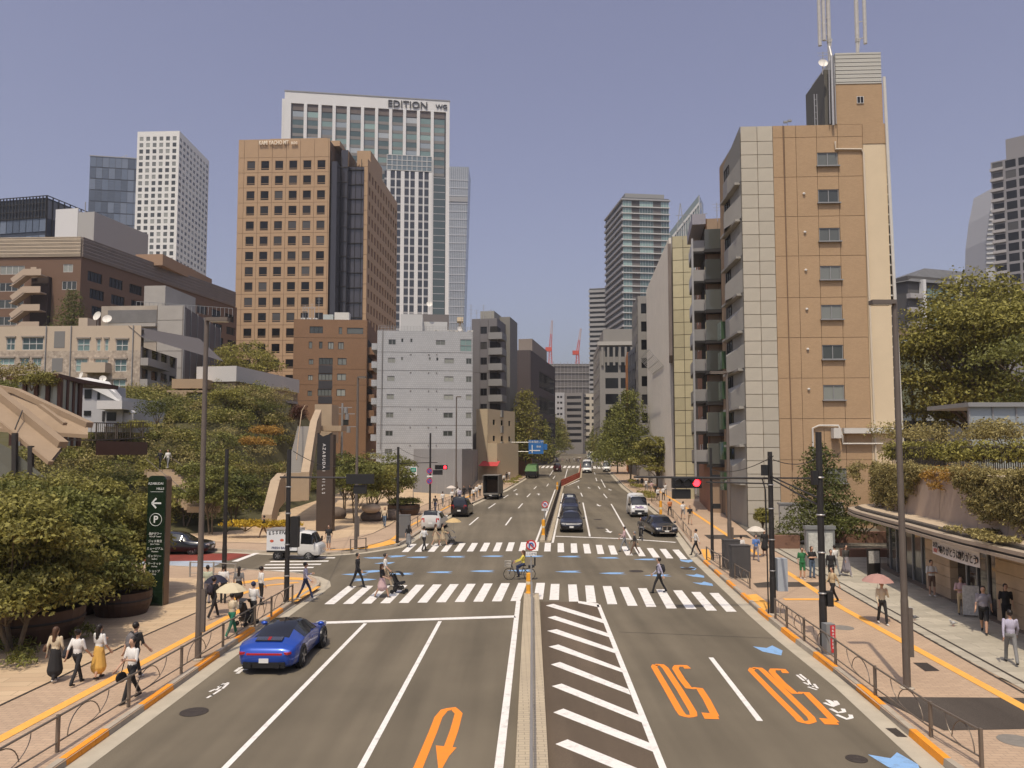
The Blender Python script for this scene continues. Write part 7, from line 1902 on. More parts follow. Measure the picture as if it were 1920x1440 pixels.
planter('dark planter under the grove behind the walkers', 140, 1150, 1.0, .8, L_DEEP, 4)
for i, (px, py, r, lb) in enumerate([(696, 953, (.9, .7, .45), 'smooth pale oval stone on the boulder pile'), (697, 972, (1.1, .8, .6), 'dark boulder under the pale oval stone'), (735, 970, (.9, .7, .6), 'rounded boulder beside the plaza trees'), (630, 985, (1.0, .8, .7), 'dark boulder next to the lettered pylon')]):
    q = at(px, py, 71 + i); t = thing('boulder', lb, 'boulder', (q.x, q.y, max(gz(71) + KH + r[2] * .7, q.z))); MB().sph((0, 0, 0), r, 16, 10).build('stone', mat('pale_boulder', (.42, .33, .25), .8, var=.2, vscale=2) if i == 0 else mat('dark_boulder', (.13, .10, .08), .8, var=.3, vscale=2), t, smooth=True)
cl = [((RT(24, -17.5).x + 2.2 * RNG.normal(), 25 + 3.5 * RNG.normal(), .35), (.5, .5, .3), 170) for _ in range(26)]
stuff(link('grove_ground_cover', leaf_mesh('grove_ground_cover', [c for c in cl if c[0][0] < -15.5], .2, L_MID, RNG, aspect=.25)), 'grassy ground cover under the corner grove', 'plants')
# overhead wires
def wire(label, pts):
    P = []
    for a, c in zip(pts[:-1], pts[1:]):
        for k in range(12): u = k / 12; q = a.lerp(c, u); q.z -= .35 * 4 * u * (1 - u); P.append(q)
    P.append(pts[-1]); tag(MB().tube(P, .018, 5).build('overhead_wire', M_SIGBLK), label, 'wire')
wire('thin wire from the black right pole to the beige building', [at(1450, 862, 32), at(1545, 850, 40), at(1580, 842, 60)]); wire('thin wire crossing towards the thin black pole', [at(1450, 855, 32), at(1334, 880, 47)])
wire('thin wire between the left mast and the lettered pylon', [at(550, 846, 36.5), at(640, 872, 64)]); wire('sagging wire in front of the white tile block', [at(680, 846, 75), at(749, 840, 72), at(810, 858, 90)])
# utility pole with transformer between the stair and the brown block
q = at(641, 830, 104); t = thing('utility_pole', 'grey utility pole crowded with transformers below the brown block', 'pole', (q.x, q.y, gz(104))); z0 = gz(104)
MB().tube([(0, 0, 0), (0, 0, zat(641, 756, 104) - z0)], [.2, .13], 10).build('pole', M_STEEL, t)
for k, py in enumerate((764, 776, 800)): z = zat(641, py, 104) - z0; MB().bar((-1.3, 0, z), (1.3 + .4 * k, 0, z), .1).build('cross_arm', M_STEEL, t); MB().tube([(.5 + k * .2, -.2, z - .8), (.5 + k * .2, -.2, z)], .28, 10).build('transformer', M_FRAME_G, t)
q = at(1188, 700, 104)
# street trees
for i, (px, py, top, lb) in enumerate([(985, 892, 737, 'tallest ginkgo on the left pavement behind the green truck'), (1016, 870, 787, 'ginkgo right behind the tallest left one'), (1034, 862, 778, 'third ginkgo up the left pavement'), (1050, 853, 786, 'far ginkgo on the left pavement'), (1062, 847, 798, 'last ginkgo at the left of the street end'),
                                       (1182, 905, 737, 'tall dense ginkgo on the right pavement'), (1232, 915, 802, 'smaller street tree nearest on the right pavement'), (1158, 888, 762, 'second ginkgo up the right pavement'), (1140, 874, 790, 'third ginkgo up the right pavement'), (1127, 862, 796, 'fourth ginkgo up the right pavement'), (1117, 854, 800, 'fifth ginkgo up the right pavement'), (1105, 847, 797, 'last ginkgo at the right of the street end'), (1085, 843, 800, 'tree closing the far end of the street'), (1072, 843, 803, 'darker tree closing the far end of the street')]):
    p = G(px, py, KH); 
    if i > 11: p = Vector((at(px, 846, 420).x, 420, gz(420)))
    H = zat(px, top, p.y) - p.z; make_tree('ginkgo_tree', lb, p, H, min(H * .36, 5.6) if i != 6 else H * .45, 200 + i, L_GINKGO if i % 3 else L_OLIVE, .2 + p.y * .0014, 9000 if i in (0, 5, 6, 7) else 4500, .16, shape='cone' if i != 6 else 'round', clear=.17, nclump=30, group='ginkgo trees along the street')
cl = [((G(px, py).x + RNG.normal() * .4, G(px, py).y + RNG.normal() * 1.2, gz(G(px, py).y) + KH + .4), (.5, .8, .4), 90) for px, py in [(972, 900), (967, 905), (1222, 940), (1210, 932), (1196, 918), (1184, 908), (960, 910)] for _ in range(5)]
stuff(link('kerbside_planting', leaf_mesh('kerbside_planting', cl, .2, L_YEL, RNG)), 'strip of low planting under the street trees', 'plants')
# ------------------------------------------------------------------ vehicles
M_TYRE = mat('tyre_rubber', (.018, .018, .018), .8); M_RIM = mat('alloy_rim', (.30, .30, .31), .35, metal=.8); M_CARGLASS = mat('car_glass', (.012, .013, .016), .04, spec=.7); M_TRIM = mat('black_trim', (.018, .018, .019), .4)
M_TAIL = mat('tail_lamp', (.45, .02, .02), .2, coat=.5); M_HEAD = mat('head_lamp', (.62, .63, .64), .1, metal=.3); M_PLATE = mat('number_plate', (.72, .72, .68), .5); M_CHROME = mat('chrome', (.6, .6, .6), .12, metal=1)
def car_paint(name, col, metal=.25): return mat(name, col, .28, metal=metal, coat=.9, spec=.5)
_WH = {}
def wheel(t, x, y, r, w=.24, side=1):
    k = (round(r, 3), w)
    if k not in _WH:
        ty = MB(); prof = [(r * .66, -w / 2), (r * .93, -w / 2), (r, -w * .35), (r, w * .35), (r * .93, w / 2), (r * .66, w / 2)]
        tmp = MB(); tmp.lathe(prof, n=24); ty.add([(a, c, b) for a, b, c in tmp.v], tmp.f)
        rm = MB(); tmp = MB(); tmp.lathe([(r * .68, w * .40), (r * .62, w * .42), (r * .60, w * .2), (.02, w * .2)], n=24); rm.add([(a, -c, b) for a, b, c in tmp.v], tmp.f)
        for i in range(5):
            a = i * 2 * math.pi / 5; rm.bar((r * .08 * math.cos(a), -w * .36, r * .08 * math.sin(a)), (r * .62 * math.cos(a), -w * .42, r * .62 * math.sin(a)), .05, .07)
        rm.tube([(0, -w * .3, 0), (0, -w * .44, 0)], r * .16, 10)
        _WH[k] = (ty.mesh('tyre', M_TYRE), rm.mesh('rim', [M_RIM]))
    a, b = _WH[k]
    wh = link('wheel', a, t, (x, y, r)); rr = link('rim', b, wh); rr.rotation_euler = (0, 0, 0 if side < 0 else math.pi)
    return wh
def loft(st, n=44):
    st = np.array(st, float); xs = st[:, 0]; X = np.linspace(xs[0], xs[-1], n); out = [X]
    for c in range(1, st.shape[1]):
        y = st[:, c]; m = np.gradient(y, xs); k = np.clip(np.searchsorted(xs, X) - 1, 0, len(xs) - 2); h = xs[k + 1] - xs[k]; u = (X - xs[k]) / h
        out.append((2 * u ** 3 - 3 * u ** 2 + 1) * y[k] + (u ** 3 - 2 * u ** 2 + u) * h * m[k] + (-2 * u ** 3 + 3 * u ** 2) * y[k + 1] + (u ** 3 - u ** 2) * h * m[k + 1])
    return np.array(out).T
def car_body(t, st, paint, ws, rw, sw, roof=None, n=60, pillars=()):
    """loft the shell from stations (x, z_bottom, z_belt, z_top, w_bottom, w_belt, w_top); glass is cut out of it as parts"""
    S = loft(st, n); ring = []
    for x, zb, zl, zt, wb, wl, wt in S:
        zt = max(zt, zl + .02); wm = max(wb, wl) + .012
        half = [(.0, zb), (wb * .86, zb), (wb, zb + .09), (wm, zb + (zl - zb) * .55), (wl, zl), (wl * .965 + wt * .035, zl + (zt - zl) * .06), (wt * 1.03, zt - (zt - zl) * .16), (wt * .8, zt - (zt - zl) * .03), (0, zt)]
        ring.append([(x, y, z) for y, z in half] + [(x, -y, z) for y, z in reversed(half[1:-1])])
    m = len(ring[0]); groups = {'body': [], 'windscreen': [], 'rear_window': [], 'side_window': [], 'roof_panel': []}
    for i in range(n - 1):
        xc = (S[i, 0] + S[i + 1, 0]) / 2
        for j in range(m):
            jj = j if j < 8 else 15 - j
            g = 'body'
            if jj == 5 and sw[0] < xc < sw[1] and not any(abs(xc - p) < .05 for p in pillars): g = 'side_window'
            elif jj in (6, 7) and ws[0] < xc < ws[1]: g = 'windscreen'
            elif jj in (6, 7) and rw and rw[0] < xc < rw[1]: g = 'rear_window'
            elif jj in (6, 7) and roof and roof[0] < xc < roof[1]: g = 'roof_panel'
            groups[g].append((i * m + j, i * m + (j + 1) % m, (i + 1) * m + (j + 1) % m, (i + 1) * m + j))
    V = [p for r in ring for p in r]
    groups['body'] += [tuple(range(m - 1, -1, -1)), tuple((n - 1) * m + j for j in range(m))]
    for g, F in groups.items():
        if not F: continue
        for sgn in ((0,) if g != 'side_window' else (1, -1)):
            FF = F if not sgn else [f for f in F if V[f[0]][1] * sgn > 0]
            used = sorted({q for f in FF for q in f}); mp = {q: k for k, q in enumerate(used)}
            mb = MB(); mb.add([V[q] for q in used], [tuple(mp[q] for q in f) for f in FF])
            mb.build(g, {'body': paint, 'roof_panel': M_CARGLASS}.get(g, M_CARGLASS), t, smooth=True)
def arches(t, xs, y, r):
    for x in xs:
        for s in (-1, 1): MB().tube([(x, s * (y - .15), r), (x, s * (y + .004), r)], r * 1.14, 24).build('wheel_arch', M_TRIM, t); wheel(t, x, s * (y - .09), r, .24, s)
def place(name, label, cat, pos, head):
    return thing(name, label, cat, pos, head)
ROADH = math.atan2(1, NR)
# blue sports coupe
p = Vector((-7.72, 26.8, 0)); t = place('sports_coupe', 'blue sports coupe with black roof driving away in the left lane', 'car', p, ROADH)
BLUE = car_paint('blue_car_paint', (.012, .070, .42), .35)
car_body(t, [(-2.25, .40, .55, .62, .50, .52, .40), (-2.20, .28, .66, .74, .66, .70, .50), (-2.06, .22, .76, .85, .80, .83, .55), (-1.75, .18, .84, .95, .90, .91, .56), (-1.25, .17, .86, 1.09, .93, .93, .53), (-.7, .17, .85, 1.24, .91, .89, .50), (-.15, .17, .84, 1.305, .88, .86, .49), (.35, .17, .84, 1.25, .87, .85, .51), (.95, .17, .80, .94, .88, .86, .58), (1.45, .17, .77, .81, .90, .89, .66), (1.9, .20, .66, .70, .84, .83, .62), (2.14, .26, .52, .57, .68, .68, .5), (2.24, .34, .44, .49, .5, .5, .38)],
         BLUE, (.36, .92), (-1.55, -.50), (-.95, .66), (-.50, .30), 90)
arches(t, (-1.25, 1.28), .945, .35)
MB().b2(-2.262, -.56, .615, -2.10, .56, .672).build('light_bar', M_TAIL, t)
for s in (-1, 1):
    MB().box((-2.15, s * .68, .665), (.16, .26, .07), rz=s * .5).build('tail_light', M_TAIL, t); MB().tube([(-2.34, s * .45, .30), (-2.1, s * .45, .30)], .075, 12).build('exhaust', M_TRIM, t)
    MB().sph((.62, s * 1.0, .98), (.09, .12, .075), 10, 6).build('mirror', BLUE, t, smooth=True); MB().box((2.05, s * .62, .68), (.28, .26, .1), rz=s * .3).build('headlight', M_HEAD, t)
MB().b2(-2.265, -.66, .22, -2.0, .66, .40).build('rear_diffuser', M_TRIM, t); MB().b2(-2.285, -.15, .38, -2.24, .15, .51).build('number_plate', M_PLATE, t)
for k in range(16): MB().box((-1.72, -.40 + k * .053, 1.0), (.2, .03, .03), M=Matrix.Rotation(R(-17), 3, 'Y')).build('vent_slat', M_CHROME if k not in (7, 8) else M_TAIL, t)
MB().box((-1.72, 0, .985), (.24, .86, .03), M=Matrix.Rotation(R(-17), 3, 'Y')).build('engine_grille', M_TRIM, t)
for s in (-1, 1): MB().b2(-.2, s * .925, .70, .05, s * .945, .73).build('door_handle', BLUE, t)
# boxy and rounded shapes for the other cars
def saloon(name, label, pos, head, paint, L=4.75, W=1.9, H=1.55, front=True, hatch=False, cat='car', grille=False, sign=False, lamp_c=None):
    t = place(name, label, cat, pos, head); l, w = L / 2, W / 2
    bl = .62 * H
    tail = (-l + .1, .24, bl * 1.02, (H * .93 if hatch else bl * 1.08), w * .93, w * .93, w * (.68 if hatch else .7))
    st = [(-l, .34, bl * .8, bl * .86 if not hatch else bl * 1.0, w * .82, w * .84, w * .7), tail, (-l * .72, .19, bl, H * (.96 if hatch else .76), w * .98, w * .98, w * .7), (-l * .35, .18, bl, H * .985, w, w * .985, w * .68), (0, .18, bl, H, w, w * .98, w * .68), (l * .22, .18, bl * .99, H * .95, w, w * .975, w * .68), (l * .52, .18, bl * .95, bl * 1.03, w, w * .97, w * .74), (l * .8, .2, bl * .84, bl * .90, w * .97, w * .95, w * .74), (l * .96, .24, bl * .66, bl * .72, w * .86, w * .86, w * .70), (l, .34, bl * .52, bl * .58, w * .72, w * .72, w * .6)]
    car_body(t, st, paint, (l * .24, l * .50), (-l * .97, -l * .62) if hatch else (-l * .70, -l * .38), (-l * .68, l * .36), None, 56, (-l * .1,))
    r = .33 if H < 1.65 else .34; arches(t, (-l * .58, l * .60), w - .03, r)
    for s in (-1, 1):
        MB().box((l * .93, s * w * .66, bl * .70), (.22, w * .38, .13), rz=s * .35).build('headlight', lamp_c or M_HEAD, t); MB().box((-l * .965, s * w * .72, bl * .92), (.12, w * .3, .2 if not hatch else .34), rz=s * -.2).build('tail_light', M_TAIL, t)
        MB().sph((l * .34, s * (w + .1), bl * 1.07), (.08, .12, .08), 8, 5).build('mirror', paint, t, smooth=True)
    MB().b2(l * .985, -w * .5, .3, l + .015, w * .5, .44).build('air_intake', M_TRIM, t); MB().b2(l + .016, -.17, .38, l + .03, .17, .53).build('number_plate', M_PLATE, t); MB().b2(-l - .02, -.17, .55, -l + .03, .17, .7).build('number_plate', M_PLATE, t)
    if grille:
        for s in (-1, 1): MB().b2(l * .965, s * .03, .50, l + .03, s * .36, .84).build('grille', M_CHROME, t); MB().b2(l * .97, s * .06, .53, l + .036, s * .33, .81).build('grille_mesh', M_TRIM, t)
        MB().b2(l * .95, -w * .6, .27, l + .02, w * .6, .34).build('chrome_strip', M_CHROME, t)
    if sign: MB().b2(-.1, -.3, H - .02, .12, .3, H + .14).build('roof_sign', mat('taxi_sign', (.6, .62, .6), .4), t)
    return t
BLK = car_paint('black_car_paint', (.010, .010, .014), .2); WHT = car_paint('white_car_paint', (.62, .61, .58), .0); NAVY = car_paint('navy_car_paint', (.016, .018, .035), .2); MAROON = car_paint('maroon_car_paint', (.045, .012, .014), .2); SILV = car_paint('silver_car_paint', (.40, .40, .40), .4)
TOUS = ROADH + math.pi
def gp(px, py): return G(px, py)
saloon('electric_car', 'black electric car with one amber light waiting first at the stop line', gp(1071, 993), TOUS - R(2), BLK, 4.75, 1.92, 1.62, hatch=True, lamp_c=None); saloon('taxi', 'navy taxi with roof sign waiting behind the black electric car', gp(1069, 963), TOUS - R(2), NAVY, 4.4, 1.7, 1.75, hatch=True, sign=True)
saloon('limousine_saloon', 'large black saloon with chrome twin grille at the right kerb', gp(1236, 1000), TOUS - R(-4), BLK, 5.3, 1.95, 1.5, grille=True); saloon('taxi', 'dark taxi van driving away by the left kerb', gp(867, 966), ROADH - R(4), BLK, 4.4, 1.7, 1.78, hatch=True)
saloon('hatchback', 'white hatchback parked at the far left kerb behind pedestrians', gp(815, 991), ROADH - R(4), WHT, 3.9, 1.7, 1.55, hatch=True); saloon('dark_saloon', 'black saloon in the side street behind the parking totem', gp(327, 1037), R(2), BLK, 5.1, 1.9, 1.47)
saloon('far_car', 'maroon car driving away near the distant crossing', gp(1046, 884), ROADH - R(6), MAROON, 4.6, 1.8, 1.75, hatch=True); saloon('far_car', 'dark car ahead of the maroon one at the distant crossing', gp(1041, 866), ROADH - R(6), BLK, 4.6, 1.8, 1.6)
for i, (px, py, pnt, lb) in enumerate([(1107, 868, SILV, 'silver car queuing beyond the distant crossing'), (1105, 858, WHT, 'white car queuing far up the right lanes'), (1122, 864, SILV, 'grey car in the right queue under the trees'), (1128, 853, BLK, 'dark car far up the right lanes'), (1114, 852, WHT, 'pale car at the far end of the right lanes')]): saloon('queuing_car', lb, gp(px, py), TOUS - R(6), pnt, 4.4, 1.75, 1.55, hatch=i % 2 == 0)
def van(name, label, pos, head, paint, L=4.7, W=1.7, H=2.0, word=None):
    t = place(name, label, 'van', pos, head); l, w = L / 2, W / 2
    st = [(-l, .34, .95, H * .93, w * .9, w * .93, w * .82), (-l + .08, .24, 1.0, H * .985, w * .97, w * .98, w * .86), (-l * .5, .2, 1.02, H, w, w, w * .87), (l * .3, .2, 1.02, H, w, w, w * .87), (l * .52, .2, 1.02, H * .97, w, w * .99, w * .86), (l * .86, .2, 1.0, 1.16, w, w * .98, w * .84), (l * .96, .24, .86, .94, w * .95, w * .94, w * .8), (l, .34, .6, .68, w * .88, w * .88, w * .76)]
    car_body(t, st, paint, (l * .50, l * .84), None, (-l * .1, l * .74), None, 56, (l * .42,)); arches(t, (-l * .58, l * .62), w - .02, .33)
    for s in (-1, 1): MB().box((l * .95, s * w * .72, .84), (.12, w * .36, .16), rz=s * .3).build('headlight', M_HEAD, t); MB().sph((l * .7, s * (w + .12), 1.2), (.07, .1, .14), 8, 5).build('mirror', M_TRIM, t, smooth=True)
    MB().b2(l * .985, -w * .55, .52, l + .02, w * .55, .68).build('grille', M_TRIM, t); MB().b2(l * .97, -w * .9, .25, l + .04, w * .9, .48).build('bumper', M_TRIM, t); MB().b2(l + .041, -.17, .3, l + .055, .17, .45).build('number_plate', M_PLATE, t)
    if word: text(word, .34, mat('purple_print', (.12, .03, .22), .5), t, (l * .93 + .08, 0, .97), rot=(R(90 - 18), 0, R(90)), bold=.01, ext=.002)
    return t
van('delivery_van', 'white delivery van with purple lettering by the right kerb', gp(1195, 966), TOUS - R(2), WHT, 4.7, 1.72, 2.0, 'FedEx'); van('minibus', 'white minibus coming towards us near the distant crossing', gp(1101, 886), TOUS - R(5), WHT, 6.2, 2.1, 2.6); van('far_van', 'white van parked under the right street trees', gp(1138, 884), TOUS - R(6), WHT, 4.9, 1.8, 2.3); van('far_van', 'white high roofed van far up the right lanes', gp(1107, 862), TOUS - R(6), WHT, 5.5, 2.0, 2.7)
# bakery truck
p = G(556, 1048); t = place('bakery_truck', 'small white box truck with bakery lettering turning out of the side street', 'truck', p, R(-4)); 
car_body(t, [(.30, .34, .95, 1.76, .66, .70, .62), (.4, .32, .98, 1.82, .70, .72, .62), (.9, .32, .98, 1.83, .72, .73, .62), (1.15, .32, .98, 1.76, .72, .73, .62), (1.5, .32, .96, 1.06, .72, .72, .62), (1.66, .34, .88, .95, .70, .70, .6), (1.74, .4, .66, .74, .62, .62, .54)], WHT, (1.16, 1.48), None, (.5, 1.32), None, 44)
MB().b2(-1.72, -.73, .62, .27, .73, 1.92).build('cargo_box', mat('truck_box_white', (.68, .69, .69), .5), t); MB().b2(-1.72, -.70, .5, .3, .70, .615).build('chassis', M_TRIM, t); MB().b2(-1.75, -.755, 1.90, .29, .755, 1.96).build('box_rim', M_STEEL, t)
arches(t, (-1.0, 1.02), .70, .28); MB().b2(1.70, -.16, .45, 1.76, .16, .58).build('number_plate', M_PLATE, t)
for s in (-1, 1): MB().box((1.66, s * .55, .74), (.12, .2, .16)).build('headlight', M_HEAD, t); MB().b2(1.35, s * .74, 1.1, 1.42, s * .95, 1.4).build('mirror', M_TRIM, t)
for i, (ch, dz, rr) in enumerate((('E', .0, .1), ('S', .03, .05), ('S', .05, -.05), ('E', .06, -.12), ('N', .05, -.2), ('C', .02, -.2), ('E', -.02, -.3))): text(ch, .30, INK, t, (-1.52 + i * .23, -.735, 1.70 - .0 + dz), rot=(R(90), -rr, 0), bold=.006)
text('FRESH BAKERY', .2, mat('navy_print', (.03, .04, .12), .5), t, (-.72, -.735, .78), bold=.004)
for x, z in ((-1.38, 1.22), (-.72, 1.28), (-.28, 1.2)): MB().sph((x, -.733, z), (.13, .006, .09), 12, 6).build('bread_print', mat('bread_print', (.55, .12, .07), .6), t)
# open-backed dark truck and green covered truck
p = G(925, 934); t = place('box_truck', 'dark box truck with its back open at the left kerb', 'truck', p, ROADH - R(5)); MT = mat('truck_grey', (.17, .16, .14), .6, var=.1, vscale=1)
for nm, q in (('side_panel', (-2.6, .95, .75, 1.2, 1.0, 3.0)), ('side_panel', (-2.6, -1.0, .75, 1.2, -.95, 3.0)), ('roof_panel', (-2.62, -1.02, 3.001, 1.22, 1.02, 3.06)), ('front_panel', (1.15, -.94, .75, 1.2, .94, 2.99)), ('cargo_floor', (-2.65, -1.0, .6, 1.2, 1.0, .74))): MB().b2(*q).build(nm, MT, t)
MB().b2(1.3, -.95, .5, 2.7, .95, 2.3).build('cab', MT, t); MB().b2(-.5, -.8, .75, 1.1, .8, 2.4).build('cargo', mat('cargo_brown', (.10, .06, .035), .8, var=.3, vscale=2), t); arches(t, (-1.6, 1.9), .9, .38); MB().b2(-2.7, -.9, .42, -2.62, .9, .6).build('bumper', M_TRIM, t); MB().b2(-2.72, -.17, .45, -2.7, .17, .58).build('number_plate', M_PLATE, t)
p = G(998, 896); t = place('covered_truck', 'truck with a green tarpaulin at the left kerb', 'truck', p, ROADH - R(6)); GT = mat('green_tarpaulin', (.10, .19, .075), .8, var=.15, vscale=1.5)
MB().b2(-3.0, -1.1, .9, 1.4, 1.1, 1.35).build('truck_bed', M_TRIM, t); mb = MB(); mb.add([(-3.05, -1.15, 1.36), (1.4, -1.15, 1.36), (1.4, 1.15, 1.36), (-3.05, 1.15, 1.36), (-2.2, -.95, 2.3), (1.4, -.95, 2.75), (1.4, .95, 2.75), (-2.2, .95, 2.3)], [(0, 1, 5, 4), (1, 2, 6, 5), (2, 3, 7, 6), (3, 0, 4, 7), (4, 5, 6, 7)]); mb.build('tarpaulin', GT, t)
MB().b2(1.5, -1.0, .6, 3.0, 1.0, 2.4).build('cab', GT, t); arches(t, (-1.8, 2.2), 1.0, .42); MB().b2(-3.08, -1.0, .55, -3.0, 1.0, .85).build('tail_board', M_TRIM, t)
# bicycles
def bicycle(label, pos, head, basket=True, childseat=True):
    t = place('bicycle', label, 'bicycle', pos, head); r = .31
    for x in (-.55, .55):
        w_ = MB().tube([(x + r * math.cos(a), 0, r + r * math.sin(a)) for a in np.linspace(0, 2 * math.pi, 29)], .018, 6).build('wheel', M_TYRE, t); sp_ = MB()
        for k in range(8): a = k * math.pi / 4; sp_.bar((x, 0, r), (x + r * math.cos(a), 0, r + r * math.sin(a)), .006)
        sp_.build('spokes', M_CHROME, w_)
    FR = mat('bike_frame_dark', (.03, .028, .035), .4); mb = MB()
    for a, c in (((-.55, 0, r), (-.08, 0, .28)), ((-.08, 0, .28), (.30, 0, .45)), ((.30, 0, .45), (.42, 0, .78)), ((-.08, 0, .28), (-.22, 0, .72)), ((-.55, 0, r), (-.20, 0, .6)), ((.55, 0, r), (.38, 0, .95)), ((-.2, 0, .6), (-.75, 0, .66))): mb.tube([a, c], .02, 6)
    mb.build('frame', FR, t); MB().tube([(.30, -.28, 1.02), (.40, -.12, 1.0), (.40, .12, 1.0), (.30, .28, 1.02)], .014, 6).build('handlebar', M_CHROME, t); MB().sph((-.24, 0, .78), (.14, .09, .05), 10, 5).build('saddle', M_TRIM, t)
    MB().b2(-.02, -.12, .265, .02, -.06, .285).build('pedal', M_TRIM, t)
    if basket:
        b_ = MB()
        for k in range(7): u = k / 6; b_.bar((.48 + .3 * u, -.17, .72), (.46 + .34 * u, -.2, 1.0), .01); b_.bar((.48 + .3 * u, .17, .72), (.46 + .34 * u, .2, 1.0), .01)
        for z in (.72, .86, 1.0): b_.tube([(.47, -.19, z), (.8, -.19, z), (.8, .19, z), (.47, .19, z), (.47, -.19, z)], .008, 5)
        b_.build('basket', M_STEEL, t)
    if childseat: MB().b2(-.82, -.16, .68, -.48, .16, .78).build('child_seat', M_TRIM, t); MB().b2(-.88, -.17, .78, -.80, .17, 1.2).build('child_seat_back', M_TRIM, t)
    return t
BIKE = G(974, 1087); bicycle('dark city bicycle with front basket crossing the junction', BIKE, math.pi); BIKE2 = G(1202, 1012); bicycle('dark bicycle facing us beside the black saloon', BIKE2, TOUS, False, False)
def stroller(label, pos, head, col):
    t = place('baby_stroller', label, 'stroller', pos, head); FRM = M_FRAME_D
    for x, y in ((-.28, -.24), (-.28, .24), (.32, -.2), (.32, .2)): MB().tube([(x, y - .02, .1), (x, y + .02, .1)], .1, 14).build('wheel', M_TYRE, t)
    mb = MB()
    for y in (-.22, .22): mb.tube([(.32, y, .1), (-.1, y, .55), (-.45, y, 1.0)], .015, 6); mb.tube([(-.28, y, .1), (.1, y, .5)], .015, 6)
    mb.tube([(-.45, -.22, 1.0), (-.45, .22, 1.0)], .018, 6); mb.build('frame', FRM, t)
    c = mat('stroller_' + label.split()[0], col, .8); MB().box((.02, 0, .48), (.5, .38, .12), M=Matrix.Rotation(R(-12), 3, 'Y')).build('seat', c, t); MB().box((-.2, 0, .68), (.1, .38, .5), M=Matrix.Rotation(R(-22), 3, 'Y')).build('backrest', c, t)
    h = MB(); 
    for i in range(7):
        a0, a1 = R(20 + i * 22), R(20 + (i + 1) * 22); h.add([(-.12 + .36 * math.cos(a0), -.2, .72 + .34 * math.sin(a0)), (-.12 + .36 * math.cos(a1), -.2, .72 + .34 * math.sin(a1)), (-.12 + .36 * math.cos(a1), .2, .72 + .34 * math.sin(a1)), (-.12 + .36 * math.cos(a0), .2, .72 + .34 * math.sin(a0))], [(0, 1, 2, 3)])
    h.build('hood', c, t); MB().b2(-.25, -.18, .18, .2, .18, .34).build('under_basket', FRM, t)
stroller('black folding stroller pushed over the near crossing', G(748, 1112), R(-10), (.02, .02, .022)); stroller('grey pushchair pushed over the far crossing', G(847, 1021), R(-8), (.20, .19, .18)); stroller('dark stroller on the left pavement beside the railing', stand(463, 1172), R(60), (.03, .03, .035))
# ------------------------------------------------------------------ people
SKIN = mat('skin', (.50, .30, .20), .6); HAIRB = mat('hair_black', (.018, .014, .012), .5); HAIRR = mat('hair_brown', (.09, .045, .025), .5); SHOE = mat('shoe_black', (.02, .02, .02), .5); SHOEW = mat('shoe_white', (.6, .57, .52), .6)
C = dict(w=(.66, .65, .62), k=(.022, .021, .022), c=(.56, .47, .33), g=(.20, .20, .20), y=(.62, .37, .09), lg=(.42, .45, .34), lav=(.42, .40, .50), nv=(.03, .04, .09), bg=(.42, .33, .22), pk=(.52, .36, .36), gr=(.02, .15, .09), jn=(.10, .15, .22), gy=(.24, .22, .24), bl=(.10, .20, .46), tn=(.48, .37, .22), ye=(.66, .55, .10), dg=(.06, .055, .05), br=(.16, .10, .07), or_=(.5, .18, .06), gn=(.03, .16, .06))
def cloth(k):
    n = 'cloth_' + k
    return MATS.get(n) or mat(n, C[k], .85, var=.08, vscale=6)
QUEUE = []
_HAND = None
def hand_geo():
    global _HAND
    if _HAND is None:
        m = MB(); m.sph((0, 0, -.045), (.040, .017, .05), 8, 5)
        for i, (x, L) in enumerate(((.028, .070), (.010, .080), (-.010, .074), (-.028, .058))): m.tube([(x, 0, -.08), (x * 1.1, .012, -.08 - L * .5), (x * 1.05, .034, -.08 - L * .92)], [.0095, .0088, .0065], 5)
        m.tube([(.036, .004, -.035), (.060, .018, -.065), (.062, .034, -.092)], [.011, .010, .007], 5)
        _HAND = (np.array(m.v), m.f)
    return _HAND
